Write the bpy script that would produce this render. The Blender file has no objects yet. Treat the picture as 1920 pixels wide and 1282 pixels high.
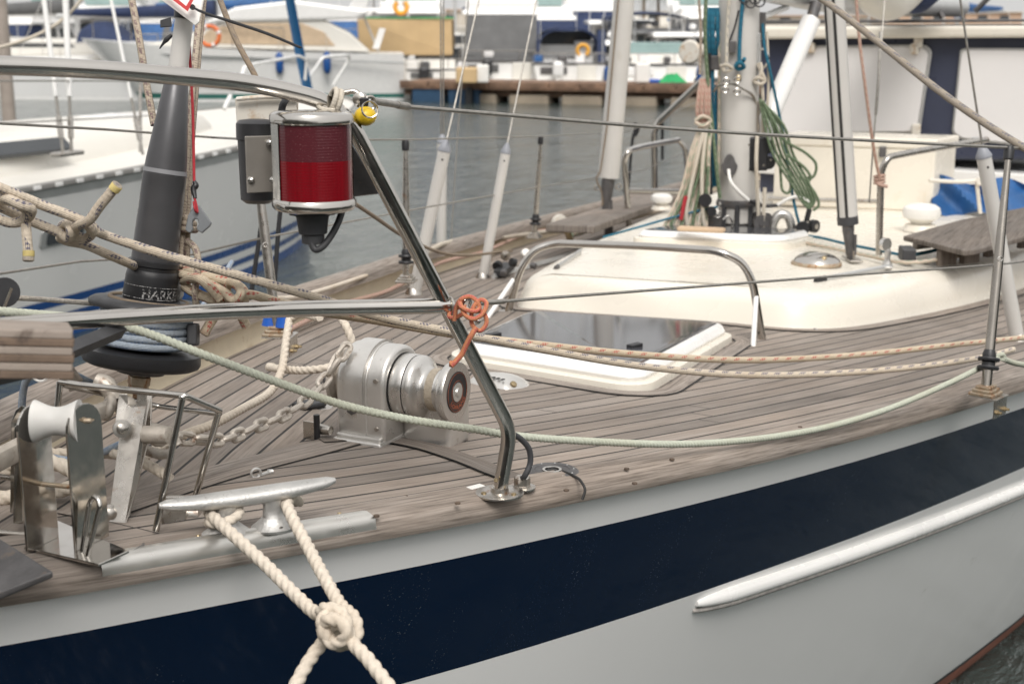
import bpy, bmesh, math, random
from mathutils import Vector, Matrix, Quaternion, noise
random.seed(7)
S = bpy.context.scene
COL = S.collection
PI = math.pi
# ---------------------------------------------------------------- camera
F = 2667.0
CAM = Vector((-1.1, -1.543, 2.4))
HEAD, PITCH = math.radians(26.2), math.radians(12.9)
FW = Vector((math.cos(HEAD)*math.cos(PITCH), math.sin(HEAD)*math.cos(PITCH), -math.sin(PITCH)))
RT = Vector((math.sin(HEAD), -math.cos(HEAD), 0))
UP = RT.cross(FW)
cd = bpy.data.cameras.new('camera')
cam = bpy.data.objects.new('camera', cd); COL.objects.link(cam)
cd.lens = 50; cd.sensor_width = 36; cd.clip_start = .05; cd.clip_end = 3000
cd.dof.use_dof = True; cd.dof.focus_distance = 2.6; cd.dof.aperture_fstop = 6.3; cd.dof.aperture_blades = 9
cam.matrix_world = Matrix.Translation(CAM) @ Matrix((RT, UP, -FW)).transposed().to_4x4()
S.camera = cam
# ---------------------------------------------------------------- world, sun, exposure
wd = bpy.data.worlds.new('World'); S.world = wd; wd.use_nodes = True
wn = wd.node_tree; bg = wn.nodes['Background']
sky = wn.nodes.new('ShaderNodeTexSky'); sky.sky_type = 'NISHITA'; sky.sun_disc = False
SUN_EL, SUN_AZ = math.radians(50), math.radians(214)
sky.sun_elevation = SUN_EL; sky.sun_rotation = math.radians(90)-SUN_AZ
sky.air_density = 1.0; sky.dust_density = 6.0; sky.ozone_density = 1.0
hs = wn.nodes.new('ShaderNodeHueSaturation'); hs.inputs['Saturation'].default_value = .10
mx = wn.nodes.new('ShaderNodeMixRGB'); mx.inputs[0].default_value = .72; mx.inputs[2].default_value = (5.25, 5.2, 5.12, 1)
wn.links.new(sky.outputs[0], hs.inputs['Color']); wn.links.new(hs.outputs[0], mx.inputs[1]); 
# overcast sky: brighter overhead than at the horizon
gm = wn.nodes.new('ShaderNodeTexCoord'); gs = wn.nodes.new('ShaderNodeSeparateXYZ'); wn.links.new(gm.outputs['Generated'], gs.inputs[0])
gr = wn.nodes.new('ShaderNodeMapRange'); wn.links.new(gs.outputs[2], gr.inputs[0]); gr.inputs[1].default_value = 0; gr.inputs[2].default_value = 1; gr.inputs[3].default_value = .94; gr.inputs[4].default_value = 1.22
g2_ = wn.nodes.new('ShaderNodeMixRGB'); g2_.blend_type = 'MULTIPLY'; g2_.inputs[0].default_value = 1; wn.links.new(mx.outputs[0], g2_.inputs[1]); wn.links.new(gr.outputs[0], g2_.inputs[2]); wn.links.new(g2_.outputs[0], bg.inputs[0])
bg.inputs[1].default_value = .14
sd = bpy.data.lights.new('sun', 'SUN'); sun = bpy.data.objects.new('sun', sd); COL.objects.link(sun)
sd.energy = 1.5; sd.angle = math.radians(24); sd.color = (1, .955, .90)
sdir = Vector((math.cos(SUN_AZ)*math.cos(SUN_EL), math.sin(SUN_AZ)*math.cos(SUN_EL), math.sin(SUN_EL)))
sun.rotation_euler = sdir.to_track_quat('Z', 'Y').to_euler(); sun.location = (0, 0, 30)
S.view_settings.view_transform = 'Standard'; S.view_settings.look = 'None'; S.view_settings.exposure = 0.40
S.render.engine = 'CYCLES'; S.cycles.use_denoising = True; S.cycles.max_bounces = 8; S.cycles.sample_clamp_indirect = 6
S.cycles.caustics_reflective = False; S.cycles.caustics_refractive = False
try: S.cycles.denoiser = 'OPENIMAGEDENOISE'
except Exception: pass

# ---------------------------------------------------------------- geometry of the view: real points from measurements of the photograph
def ray(x, y): return FW + RT*((x-960)/F) - UP*((y-641)/F)
def W(x, y, d): return CAM + ray(x, y)*d
def G(x, y, z):
    r = ray(x, y); return CAM + r*((z-CAM.z)/r.z)
def zs(x): return 1.685-.1*x+.004*x*x
HX = [0, .21, .5, 1, 1.8, 2.67, 4.17, 6.1, 8, 10, 13]; HY = [.03, .15, .28, .5, .8, 1.06, 1.42, 1.72, 1.88, 1.9, 1.6]
def interp(x, X, Y):
    # monotone-ish cubic (Catmull-Rom tangents)
    if x <= X[0]: return Y[0]
    if x >= X[-1]: return Y[-1]
    n = len(X)
    for i in range(n-1):
        if x <= X[i+1]: break
    def tg(k):
        if k == 0: return (Y[1]-Y[0])/(X[1]-X[0])
        if k == n-1: return (Y[-1]-Y[-2])/(X[-1]-X[-2])
        return (Y[k+1]-Y[k-1])/(X[k+1]-X[k-1])
    h = X[i+1]-X[i]; t = (x-X[i])/h
    return ((2*t**3-3*t*t+1)*Y[i]+(t**3-2*t*t+t)*h*tg(i)+(-2*t**3+3*t*t)*Y[i+1]+(t**3-t*t)*h*tg(i+1))
def hb(x): return interp(x, HX, HY)
def DK(x, y, h=0):
    z = 1.5
    for i in range(25):
        q = G(x, y, z); z = zs(q.x)+h
    return q
def wp(lst): return [W(*a) for a in lst]

# ---------------------------------------------------------------- scene graph helpers
OFF = {}
def tag(o, label=None, cat=None, group=None, kind=None):
    if label: o['label'] = label
    if cat: o['category'] = cat
    if group: o['group'] = group
    if kind: o['kind'] = kind
    return o
def thing(name, label, cat, loc=(0, 0, 0), group=None):
    o = bpy.data.objects.new(name, None); COL.objects.link(o); o.location = loc; o.empty_display_size = .1
    OFF[o.name] = Vector(loc); return tag(o, label, cat, group)
def copy_tree(o, shift, parent=None):
    c = o.copy(); COL.objects.link(c); c.parent = parent
    if parent is None: c.location = Vector(o.location)+Vector(shift)
    for ch in list(o.children): copy_tree(ch, shift, c)
    return c

SPLIT = {'wood_plug', 'tie_rod', 'pivot_bolt', 'tape', 'sheave_box', 'screw', 'rivet', 'bolt', 'mast_winch', 'stripe', 'side_plate', 'rope_scuff', 'blue_boot', 'cheek_plate', 'strap_toggle', 'roof_strut', 'black_loops'}
class MB:
    def __init__(s): s.v = []; s.f = []; s.m = []; s.uv = []; s.sm = []
    def add(s, vs, fs, mi=0, uvs=None, smooth=True):
        b = len(s.v); s.v += [Vector(p) for p in vs]
        for i, f in enumerate(fs):
            s.f.append([b+k for k in f]); s.m.append(mi if not isinstance(mi, list) else mi[i])
            s.uv.append(uvs[i] if uvs else [(s.v[b+k].x, s.v[b+k].y) for k in f]); s.sm.append(smooth)
        return s
    def box(s, c, size, rot=None, bev=.0, mi=0, seg=2):
        bm = bmesh.new(); bmesh.ops.create_cube(bm, size=1)
        for v in bm.verts: v.co = Vector((v.co.x*size[0], v.co.y*size[1], v.co.z*size[2]))
        if bev > 0: bmesh.ops.bevel(bm, geom=bm.edges[:], offset=bev, segments=seg, profile=.5, affect='EDGES')
        R = rot.to_3x3() if rot is not None else Matrix.Identity(3)
        bm.verts.index_update()
        s.add([R @ v.co + Vector(c) for v in bm.verts], [[v.index for v in f.verts] for f in bm.faces], mi, None, False)
        bm.free(); return s
    def prism(s, pts, ext, bev=0, mi=0, smooth=False, seg=2):
        """pts: closed planar 3D outline, ext: extrusion vector"""
        bm = bmesh.new(); ext = Vector(ext)
        a = [bm.verts.new(Vector(p)) for p in pts]; b = [bm.verts.new(Vector(p)+ext) for p in pts]
        bm.faces.new(a); bm.faces.new(b[::-1]); n = len(pts)
        for i in range(n): bm.faces.new([a[i], b[i], b[(i+1) % n], a[(i+1) % n]])
        bmesh.ops.recalc_face_normals(bm, faces=bm.faces[:])
        if bev > 0:
            ed = [e for e in bm.edges if len(e.link_faces) == 2 and e.calc_face_angle(0) > .5]
            bmesh.ops.bevel(bm, geom=ed, offset=bev, segments=seg, profile=.5, affect='EDGES')
        bm.verts.index_update()
        s.add([v.co for v in bm.verts], [[v.index for v in f.verts] for f in bm.faces], mi, None, smooth); bm.free(); return s
    def tube(s, pts, r, seg=12, mi=0, smooth_path=0, closed=False, twist=0, lobes=0, flat=1.0, caps=True, step=None, ref=None):
        P = [Vector(p) for p in pts]
        R = list(r) if isinstance(r, (list, tuple)) else [r]*len(P)
        if smooth_path: P, R = catmull(P, R, smooth_path, closed)
        if step: P, R = resample(P, R, step, closed)
        n = len(P); T = []
        for i in range(n):
            if closed: t = P[(i+1) % n]-P[i-1]
            else: t = P[min(i+1, n-1)]-P[max(i-1, 0)]
            T.append(t.normalized() if t.length > 1e-9 else Vector((0, 0, 1)))
        up = Vector(ref) if ref else (Vector((0, 0, 1)) if abs(T[0].z) < .9 else Vector((1, 0, 0)))
        nrm = (up-T[0]*up.dot(T[0])).normalized(); vs = []; L = 0; us = []
        for i in range(n):
            if i:
                nrm = (nrm-T[i]*nrm.dot(T[i])); nrm.normalize(); L += (P[i]-P[i-1]).length
            us.append(L); bn = T[i].cross(nrm)
            for k in range(seg):
                a = 2*PI*k/seg; rr = R[i]
                if lobes:
                    ph = a*lobes/2 - lobes/2*twist*L
                    rr = R[i]*(.66+.38*abs(math.cos(ph))**.55)
                vs.append(P[i]+nrm*(math.cos(a)*rr)+bn*(math.sin(a)*rr*flat))
        fs = []; uv = []; rng = n if closed else n-1
        for i in range(rng):
            j = (i+1) % n; u0 = us[i]; u1 = us[j] if j else us[i]+(P[0]-P[i]).length
            for k in range(seg):
                k2 = (k+1) % seg
                fs.append([i*seg+k, i*seg+k2, j*seg+k2, j*seg+k]); uv.append([(u0, k/seg), (u0, (k+1)/seg), (u1, (k+1)/seg), (u1, k/seg)])
        if caps and not closed:
            fs.append(list(range(seg))[::-1]); uv.append([(0, 0)]*seg)
            fs.append([(n-1)*seg+k for k in range(seg)]); uv.append([(L, 0)]*seg)
        return s.add(vs, fs, mi, uv, True)
    def lathe(s, prof, org, axis, seg=24, mi=0, ref=None, smooth=True, sq=None):
        """prof: [(dist along axis, radius)]"""
        ax = Vector(axis).normalized(); org = Vector(org)
        up = Vector(ref) if ref else (Vector((0, 0, 1)) if abs(ax.z) < .9 else Vector((1, 0, 0)))
        a = (up-ax*up.dot(ax)).normalized(); b = ax.cross(a); vs = []; fs = []; uv = []; mm = []
        for (t, r) in prof:
            for k in range(seg):
                th = 2*PI*k/seg; vs.append(org+ax*t+a*math.cos(th)*r+b*math.sin(th)*r*(sq or 1))
        for i in range(len(prof)-1):
            for k in range(seg):
                k2 = (k+1) % seg; fs.append([i*seg+k, i*seg+k2, (i+1)*seg+k2, (i+1)*seg+k])
                uv.append([(k/seg, prof[i][0]), ((k+1)/seg, prof[i][0]), ((k+1)/seg, prof[i+1][0]), (k/seg, prof[i+1][0])])
        if prof[0][1] > 1e-5: fs.append(list(range(seg))[::-1]); uv.append([(0, 0)]*seg)
        if prof[-1][1] > 1e-5: fs.append([(len(prof)-1)*seg+k for k in range(seg)]); uv.append([(0, 0)]*seg)
        return s.add(vs, fs, mi, uv, smooth)
    def ball(s, c, r, mi=0, sx=1, sy=1, sz=1, seg=14):
        prof = [(-math.cos(PI*i/(seg//2))*r, max(math.sin(PI*i/(seg//2))*r, 1e-6)) for i in range(seg//2+1)]
        n0 = len(s.v); s.lathe(prof, (0, 0, 0), (0, 0, 1), seg, mi)
        for i in range(n0, len(s.v)): p = s.v[i]; s.v[i] = Vector((p.x*sx, p.y*sy, p.z*sz))+Vector(c)
        return s
    def grid(s, fn, nu, nv, mi=0, uvf=None, smooth=True, flip=False):
        vs = [fn(i/nu, j/nv) for i in range(nu+1) for j in range(nv+1)]; fs = []; uv = []
        for i in range(nu):
            for j in range(nv):
                q = [(i, j), (i+1, j), (i+1, j+1), (i, j+1)]
                if flip: q = q[::-1]
                fs.append([a*(nv+1)+b for a, b in q])
                uv.append([uvf(a/nu, b/nv) if uvf else (a/nu, b/nv) for a, b in q])
        return s.add(vs, fs, mi, uv, smooth)
    def build(s, name, mats, parent=None, label=None, auto=40):
        if name in SPLIT and parent is not None:
            par = list(range(len(s.v)))
            def find(a):
                while par[a] != a: par[a] = par[par[a]]; a = par[a]
                return a
            for f in s.f:
                for k in f[1:]: par[find(k)] = find(f[0])
            groups = {}
            for i, f in enumerate(s.f): groups.setdefault(find(f[0]), []).append(i)
            if len(groups) > 1:
                last = None
                for g in groups.values():
                    m = MB(); mp = {}
                    for i in g:
                        for k in s.f[i]:
                            if k not in mp: mp[k] = len(m.v); m.v.append(s.v[k])
                        m.f.append([mp[k] for k in s.f[i]]); m.m.append(s.m[i]); m.uv.append(s.uv[i]); m.sm.append(s.sm[i])
                    last = m._build(name, mats, parent, label, auto)
                return last
        return s._build(name, mats, parent, label, auto)
    def _build(s, name, mats, parent=None, label=None, auto=40):
        if not isinstance(mats, (list, tuple)): mats = [mats]
        off = OFF.get(parent.name, Vector()) if parent else Vector()
        me = bpy.data.meshes.new(name)
        me.from_pydata([v-off for v in s.v], [], s.f)
        for m in mats: me.materials.append(m)
        uvl = me.uv_layers.new(name='UVMap'); k = 0
        try: me.set_sharp_from_angle(angle=math.radians(auto))
        except Exception: pass
        for i, p in enumerate(me.polygons):
            p.material_index = s.m[i]; p.use_smooth = s.sm[i]
            for j, l in enumerate(p.loop_indices): uvl.data[l].uv = s.uv[i][j]
        me.update()
        o = bpy.data.objects.new(name, me); COL.objects.link(o)
        if parent: o.parent = parent
        OFF[o.name] = off
        if label: o['label'] = label
        return o

def catmull(P, R, n, closed=False):
    out = []; ro = []; m = len(P)
    for i in range(m if closed else m-1):
        p0 = P[(i-1) % m] if (closed or i > 0) else P[0]*2-P[1]
        p1 = P[i]; p2 = P[(i+1) % m]; p3 = P[(i+2) % m] if (closed or i+2 < m) else P[-1]*2-P[-2]
        # centripetal parameterisation keeps rope bends free of loops
        t0 = 0; t1 = t0+max((p1-p0).length, 1e-6)**.5; t2 = t1+max((p2-p1).length, 1e-6)**.5; t3 = t2+max((p3-p2).length, 1e-6)**.5
        for k in range(n):
            t = t1+(t2-t1)*k/n
            a1 = p0*((t1-t)/(t1-t0))+p1*((t-t0)/(t1-t0)); a2 = p1*((t2-t)/(t2-t1))+p2*((t-t1)/(t2-t1)); a3 = p2*((t3-t)/(t3-t2))+p3*((t-t2)/(t3-t2))
            b1 = a1*((t2-t)/(t2-t0))+a2*((t-t0)/(t2-t0)); b2 = a2*((t3-t)/(t3-t1))+a3*((t-t1)/(t3-t1))
            out.append(b1*((t2-t)/(t2-t1))+b2*((t-t1)/(t2-t1))); ro.append(R[i]+(R[(i+1) % m]-R[i])*k/n)
    if not closed: out.append(P[-1].copy()); ro.append(R[-1])
    return out, ro
def resample(P, R, step, closed=False):
    if closed: P = P+[P[0]]; R = R+[R[0]]
    L = [0]
    for i in range(1, len(P)): L.append(L[-1]+(P[i]-P[i-1]).length)
    n = max(2, int(L[-1]/step)); o = []; r = []; j = 0
    for i in range(n+(0 if closed else 1)):
        s = L[-1]*i/n
        while j < len(L)-2 and L[j+1] < s: j += 1
        t = (s-L[j])/max(L[j+1]-L[j], 1e-9); o.append(P[j].lerp(P[j+1], t)); r.append(R[j]+(R[j+1]-R[j])*t)
    return o, r
def rope3(mb, pts, r, mi=0, sm=8, pitch=2.7):
    """three-strand laid rope"""
    p = pitch*2*r
    return mb.tube(pts, r, seg=24, mi=mi, smooth_path=sm, step=p/14, lobes=3, twist=2*PI/p)
def braid(mb, pts, r, mi=0, sm=8, seg=10, step=None):
    return mb.tube(pts, r, seg=seg, mi=mi, smooth_path=sm, step=step)
def loop(c, axis, rad, n=14, ref=None, sy=1, a0=0, a1=2*PI, pitch=0):
    ax = Vector(axis).normalized(); up = Vector(ref) if ref else (Vector((0, 0, 1)) if abs(ax.z) < .9 else Vector((1, 0, 0)))
    a = (up-ax*up.dot(ax)).normalized(); b = ax.cross(a)
    return [Vector(c)+a*math.cos(a0+(a1-a0)*k/n)*rad+b*math.sin(a0+(a1-a0)*k/n)*rad*sy+ax*pitch*k/n for k in range(n+(0 if abs(a1-a0-2*PI) < 1e-6 and pitch == 0 else 1))]

# ---------------------------------------------------------------- materials
class NT:
    def __init__(s, name):
        s.m = bpy.data.materials.new(name); s.m.use_nodes = True; s.t = s.m.node_tree; s.b = s.t.nodes['Principled BSDF']; s._uv = None
    def n(s, typ, **kw):
        nd = s.t.nodes.new('ShaderNode'+typ)
        for k, v in kw.items():
            if k.startswith('i_'):
                key = k[2:]; key = int(key) if key.isdigit() else key
                s.put(nd.inputs[key], v)
            else: setattr(nd, k, v)
        return nd
    def put(s, sock, v):
        if hasattr(v, 'links') or isinstance(v, bpy.types.NodeSocket): s.t.links.new(v, sock)
        elif isinstance(v, tuple) and len(v) == 3 and sock.type == 'RGBA': sock.default_value = (*v, 1)
        else: sock.default_value = v
    def math(s, op, a, b=0.0, c=None):
        nd = s.n('Math', operation=op); s.put(nd.inputs[0], a); s.put(nd.inputs[1], b)
        if c is not None: s.put(nd.inputs[2], c)
        return nd.outputs[0]
    def uv(s):
        if not s._uv:
            sp = s.n('SeparateXYZ'); s.t.links.new(s.n('UVMap').outputs[0], sp.inputs[0]); s._uv = (sp.outputs[0], sp.outputs[1])
        return s._uv
    def comb(s, x, y, z=0.0): return s.n('CombineXYZ', i_0=x, i_1=y, i_2=z).outputs[0]
    def obj(s): return s.n('TexCoord').outputs['Object']
    def noise(s, vec, scale=5, det=4, rough=.55, dist=0):
        return s.n('TexNoise', i_Vector=vec, i_Scale=scale, i_Detail=det, i_Roughness=rough, i_Distortion=dist).outputs[0]
    def ramp(s, f, stops):
        nd = s.n('ValToRGB'); s.put(nd.inputs[0], f); e = nd.color_ramp.elements
        while len(e) > 1: e.remove(e[-1])
        for i, (p, c) in enumerate(stops):
            el = e[0] if i == 0 else e.new(p)
            el.position = p; el.color = (*c, 1) if isinstance(c, tuple) else (c, c, c, 1)
        return nd.outputs[0]
    def mix(s, f, a, b, typ='MIX'):
        nd = s.n('MixRGB', blend_type=typ); s.put(nd.inputs[0], f); s.put(nd.inputs[1], a); s.put(nd.inputs[2], b); return nd.outputs[0]
    def bump(s, h, st=.3, d=.002):
        nd = s.n('Bump', i_Strength=st, i_Distance=d, i_Height=h); s.t.links.new(nd.outputs[0], s.b.inputs['Normal']); return nd
    def set(s, **kw):
        for k, v in kw.items(): s.put(s.b.inputs[k.replace('_', ' ')], v)
        return s.m
def plain(name, col, rough=.5, metal=0, var=.12, sc=6, bump=0, bs=60, dirt=None, **kw):
    t = NT(name); o = t.obj(); n = t.noise(o, sc, 5)
    c = t.mix(t.ramp(n, [(.3, 0.), (.7, 1.)]), tuple(x*(1-var) for x in col), tuple(min(1, x*(1+var)) for x in col))
    if dirt:
        d = t.ramp(t.noise(o, dirt[1], 8, .7, .4), [(dirt[2], 0.), (min(1, dirt[2]+.14), 1.)]); c = t.mix(d, c, dirt[0])
    r = t.n('MapRange', i_0=t.noise(o, sc*3, 4), i_1=.3, i_2=.7, i_3=max(0, rough-.08), i_4=min(1, rough+.08)).outputs[0]
    t.set(Base_Color=c, Roughness=r, Metallic=metal, **kw)
    if bump: t.bump(t.noise(o, bs, 4), bump, .002)
    return t.m
M = {}
M['steel'] = plain('polished steel', (.54, .515, .48), .13, 1, .05, 14, .008, 8, dirt=((.40, .30, .22), 22, .66))
M['steel_worn'] = plain('weathered steel', (.50, .47, .43), .30, 1, .12, 20, .08, 90, dirt=((.30, .16, .08), 18, .58))
M['rusty'] = plain('rust stained steel', (.48, .40, .30), .5, .7, .2, 40, .5, 160, dirt=((.28, .12, .04), 40, .48))
M['alu'] = plain('anodised aluminium', (.55, .55, .54), .38, .6, .06, 8, .03, 80)
M['cast'] = plain('cast aluminium', (.66, .64, .61), .34, .75, .08, 10, .10, 240, dirt=((.36, .32, .28), 26, .62))
M['machined'] = plain('machined aluminium', (.66, .64, .61), .30, .9, .05, 12, .008, 200, dirt=((.48, .44, .39), 24, .70))
M['cleat'] = plain('cleat alloy', (.55, .54, .52), .42, .65, .10, 30, .35, 260, dirt=((.33, .31, .29), 60, .56))
M['steel_dark'] = plain('darkened stanchion steel', (.30, .275, .245), .22, 1, .1, 14, .01, 20, dirt=((.22, .14, .08), 26, .62))  # base darkened to stand in for dark reflections on the port stanchion
M['galv'] = plain('galvanised iron', (.52, .47, .41), .5, .5, .16, 40, .35, 180, dirt=((.22, .13, .08), 45, .56))
M['cream'] = plain('cream gelcoat', (.75, .70, .61), .28, 0, .03, 2, .05, 300, dirt=((.70, .62, .50), 5, .62))
M['cream_dull'] = plain('dull cream paint', (.66, .57, .42), .6, 0, .08, 8, .15, 80, dirt=((.45, .32, .18), 14, .60))
M['gel'] = plain('white gelcoat', (.78, .77, .75), .25, 0, .02, 2)
M['warmwhite'] = plain('warm white gelcoat', (.70, .675, .62), .35, 0, .03, 2)
M['offwhite'] = plain('white plastic', (.80, .78, .74), .4, 0, .03, 6, dirt=((.6, .54, .45), 14, .68))
M['greyhull'] = plain('grey white gelcoat', (.86, .85, .835), .13, 0, .02, 1.2, dirt=((.58, .56, .52), 6, .66))
M['white_tube'] = plain('white pvc tube', (.55, .53, .50), .4, 0, .04, 5, dirt=((.5, .47, .42), 8, .62))
M['white_dirty'] = plain('stained white plastic', (.66, .62, .55), .5, 0, .08, 14, dirt=((.42, .26, .12), 16, .52))
M['black'] = plain('black plastic', (.018, .018, .02), .45, 0, .2, 20, .1, 120)
M['blackgrey'] = plain('anodised black tube', (.075, .074, .078), .36, .35, .2, 9, .05, 60, dirt=((.15, .14, .14), 22, .64))
M['rubber'] = plain('grey black rubber', (.045, .045, .048), .55, 0, .2, 20, .1, 90)
M['dkgrey'] = plain('dark grey metal', (.11, .105, .105), .5, .4, .25, 24, .3, 110, dirt=((.2, .15, .11), 30, .58))
M['green_glass'] = plain('dark tinted glazing', (.03, .045, .045), .08, 0, .1, 2)
M['window'] = plain('smoked window', (.05, .055, .06), .08, 0, .2, 1)
M['satin'] = plain('satin steel strip', (.66, .64, .60), .33, .85, .04, 10, .01, 60)
M['navyframe'] = plain('navy painted frame', (.045, .052, .085), .35, 0, .08, 3)
M['navycloth'] = plain('navy canvas', (.022, .035, .085), .85, 0, .2, 3, .3, 40)
M['bluecloth'] = plain('blue tarpaulin', (.018, .09, .25), .55, 0, .25, 6, .4, 12)
M['beigecloth'] = plain('beige canvas', (.52, .37, .20), .9, 0, .12, 1.2, .2, 8)
M['greycloth'] = plain('grey mesh canvas', (.12, .12, .12), .9, 0, .15, 2, .2, 20)
M['whitecloth'] = plain('white window cover', (.72, .70, .69), .8, 0, .03, 2.5, .3, 6)
M['brass'] = plain('tarnished brass', (.42, .33, .20), .35, .9, .2, 40, .1, 80)
M['yellow'] = plain('yellow plastic', (.75, .50, .02), .35, 0, .08, 40)
M['orange'] = plain('orange plastic', (.70, .16, .04), .5, 0, .08, 3)
M['amber'] = plain('amber foam', (.75, .38, .05), .6, 0, .08, 3)
M['red'] = plain('red paint', (.55, .03, .03), .5, 0, .08, 10)
M['green'] = plain('green net', (.02, .30, .10), .8, 0, .3, 10)
M['blueband'] = plain('blue stripe paint', (.01, .07, .25), .3, 0, .05, 3)
M['bluepaint'] = plain('blue plastic', (.01, .09, .42), .4, 0, .08, 20)
M['boot'] = plain('red brown antifouling', (.30, .11, .07), .75, 0, .25, 9, .6, 40, dirt=((.40, .30, .22), 20, .58))
M['bootblack'] = plain('black boot stripe', (.02, .022, .026), .6, 0, .3, 20, .3, 60, dirt=((.25, .22, .18), 60, .66))
M['dockwood'] = plain('dock timber', (.17, .105, .07), .85, 0, .35, 1.5, .5, 12, dirt=((.28, .17, .11), 3, .5))
M['dockconc'] = plain('dock float', (.30, .25, .19), .85, 0, .25, 1.2, .4, 8)
M['concrete'] = plain('pale wall', (.48, .44, .38), .9, 0, .12, .1)
M['terra'] = plain('warm wall', (.42, .30, .22), .9, 0, .15, .1)
M['palm'] = plain('palm leaf', (.07, .11, .035), .7, 0, .35, 2)
M['trunk'] = plain('trunk bark', (.16, .12, .08), .9, 0, .3, 4)
M['turq'] = plain('tinted screen', (.26, .36, .35), .2, 0, .1, 2)
M['seal'] = plain('black seam rubber', (.022, .021, .02), .7, 0, .2, 30)
M['redcord'] = plain('red cord', (.42, .03, .04), .8, 0, .2, 300, .5, 900)
M['wire'] = plain('steel wire', (.34, .32, .29), .42, .8, .2, 90, .3, 600)
def teak(name, w=.056, seams=True, dark=0.0, butt=2.3, gc=1.0, sk=.75):
    """weathered teak; uv = metres along the plank, metres across"""
    t = NT(name); u, v = t.uv()
    vs_ = t.math('DIVIDE', v, w); idx = t.math('FLOOR', vs_); fr = t.math('FRACT', vs_)
    rnd = t.n('TexWhiteNoise', noise_dimensions='1D', i_W=t.math('ADD', idx, .37)).outputs[0]
    g1 = t.noise(t.comb(t.math('MULTIPLY', u, 7.0), t.math('MULTIPLY', v, 150.0), t.math('MULTIPLY', rnd, 40.0)), 1.0, 6, .62, .08)
    g2 = t.noise(t.comb(t.math('MULTIPLY', u, 3.0), t.math('MULTIPLY', v, 420.0), rnd), 1.0, 4, .6, .1)
    big = t.noise(t.comb(t.math('MULTIPLY', u, 2.2), t.math('MULTIPLY', v, 7.0), t.math('MULTIPLY', rnd, 9.0)), 1.0, 5, .6)
    blot = t.noise(t.obj(), 2.4, 5, .6)
    k = (1-dark)*.93
    base = t.ramp(g1, [(.5-.16*gc, (.135*k, .113*k, .096*k)), (.5-.05*gc, (.245*k, .210*k, .181*k)), (.5+.06*gc, (.315*k, .274*k, .240*k)), (.5+.20*gc, (.385*k, .342*k, .304*k))])
    warm = t.mix(t.ramp(big, [(.35, 0.), (.75, .55)]), base, t.mix(1.0, base, (1.03, .92, .82), 'MULTIPLY'))
    tone = t.n('MapRange', i_0=rnd, i_1=0.0, i_2=1.0, i_3=.76, i_4=1.14).outputs[0]
    tv = t.mix(1.0, warm, t.comb(tone, tone, tone), 'MULTIPLY')
    bl = t.n('MapRange', i_0=blot, i_1=.3, i_2=.7, i_3=.86, i_4=1.10).outputs[0]
    tv = t.mix(1.0, tv, t.comb(bl, bl, bl), 'MULTIPLY')
    # wear: dark streaks along the grain and small scars
    st = t.ramp(t.noise(t.comb(t.math('MULTIPLY', u, 5.0), t.math('MULTIPLY', v, 90.0), 3.0), 1.0, 6, .75, .6), [(.62, 0.), (.72, sk)])
    tv = t.mix(st, tv, (.10, .075, .058))
    ck = t.ramp(t.noise(t.comb(t.math('MULTIPLY', u, 3.5), t.math('MULTIPLY', v, 420.0), 7.0), 1.0, 2, .5, .03), [(.60, 0.), (.68, .6)])
    tv = t.mix(t.math('MULTIPLY', ck, 1.0 if not seams else .55), tv, (.085, .066, .052))
    h = t.math('ADD', t.math('MULTIPLY', g1, .5), t.math('MULTIPLY', g2, .5))
    if seams:
        e = t.math('ABSOLUTE', t.math('SUBTRACT', fr, .5))
        sm = t.n('MapRange', i_0=e, i_1=.440, i_2=.455, i_3=0.0, i_4=1.0).outputs[0]
        bf = t.math('FRACT', t.math('DIVIDE', t.math('ADD', u, t.math('MULTIPLY', rnd, 7.0)), butt))
        bt = t.math('LESS_THAN', bf, .0035/butt*1.0)
        sm = t.math('MAXIMUM', sm, bt)
        scol = t.mix(t.noise(t.obj(), 60, 3), (.014, .013, .012), (.032, .029, .027))
        tv = t.mix(sm, tv, scol)
        h = t.math('SUBTRACT', h, t.math('MULTIPLY', sm, 1.2))
    t.bump(h, .55, .0022)
    return t.set(Base_Color=tv, Roughness=.82)
M['deck'] = teak('teak deck planking', gc=1.9, sk=.35)
M['teak'] = teak('weathered teak', .3, False, .10)
M['teakdark'] = teak('grey teak', .3, False, .45)
M['ply'] = teak('laminated board edge', .3, False, .42)

def navy():
    t = NT('navy stripe gloss'); o = t.obj()
    sp = t.n('SeparateXYZ'); t.t.links.new(o, sp.inputs[0])
    dr = t.ramp(t.noise(t.comb(t.math('MULTIPLY', sp.outputs[0], 14.0), t.math('MULTIPLY', sp.outputs[0], 3.0), t.math('MULTIPLY', sp.outputs[2], 3.0)), 1.0, 4), [(.52, 0.), (.70, 1.)])
    salt = t.ramp(t.noise(o, 260, 2, .6), [(.66, 0.), (.74, 1.)])
    c = t.mix(t.math('MULTIPLY', dr, salt), (.0010, .0095, .031), (.20, .22, .24))
    r = t.mix(dr, (.05, .05, .05), (.12, .12, .12))
    t.bump(t.noise(o, 1.6, 2), .05, .015)
    return t.set(Base_Color=c, Roughness=r, IOR=1.27)
M['navy'] = navy()

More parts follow.
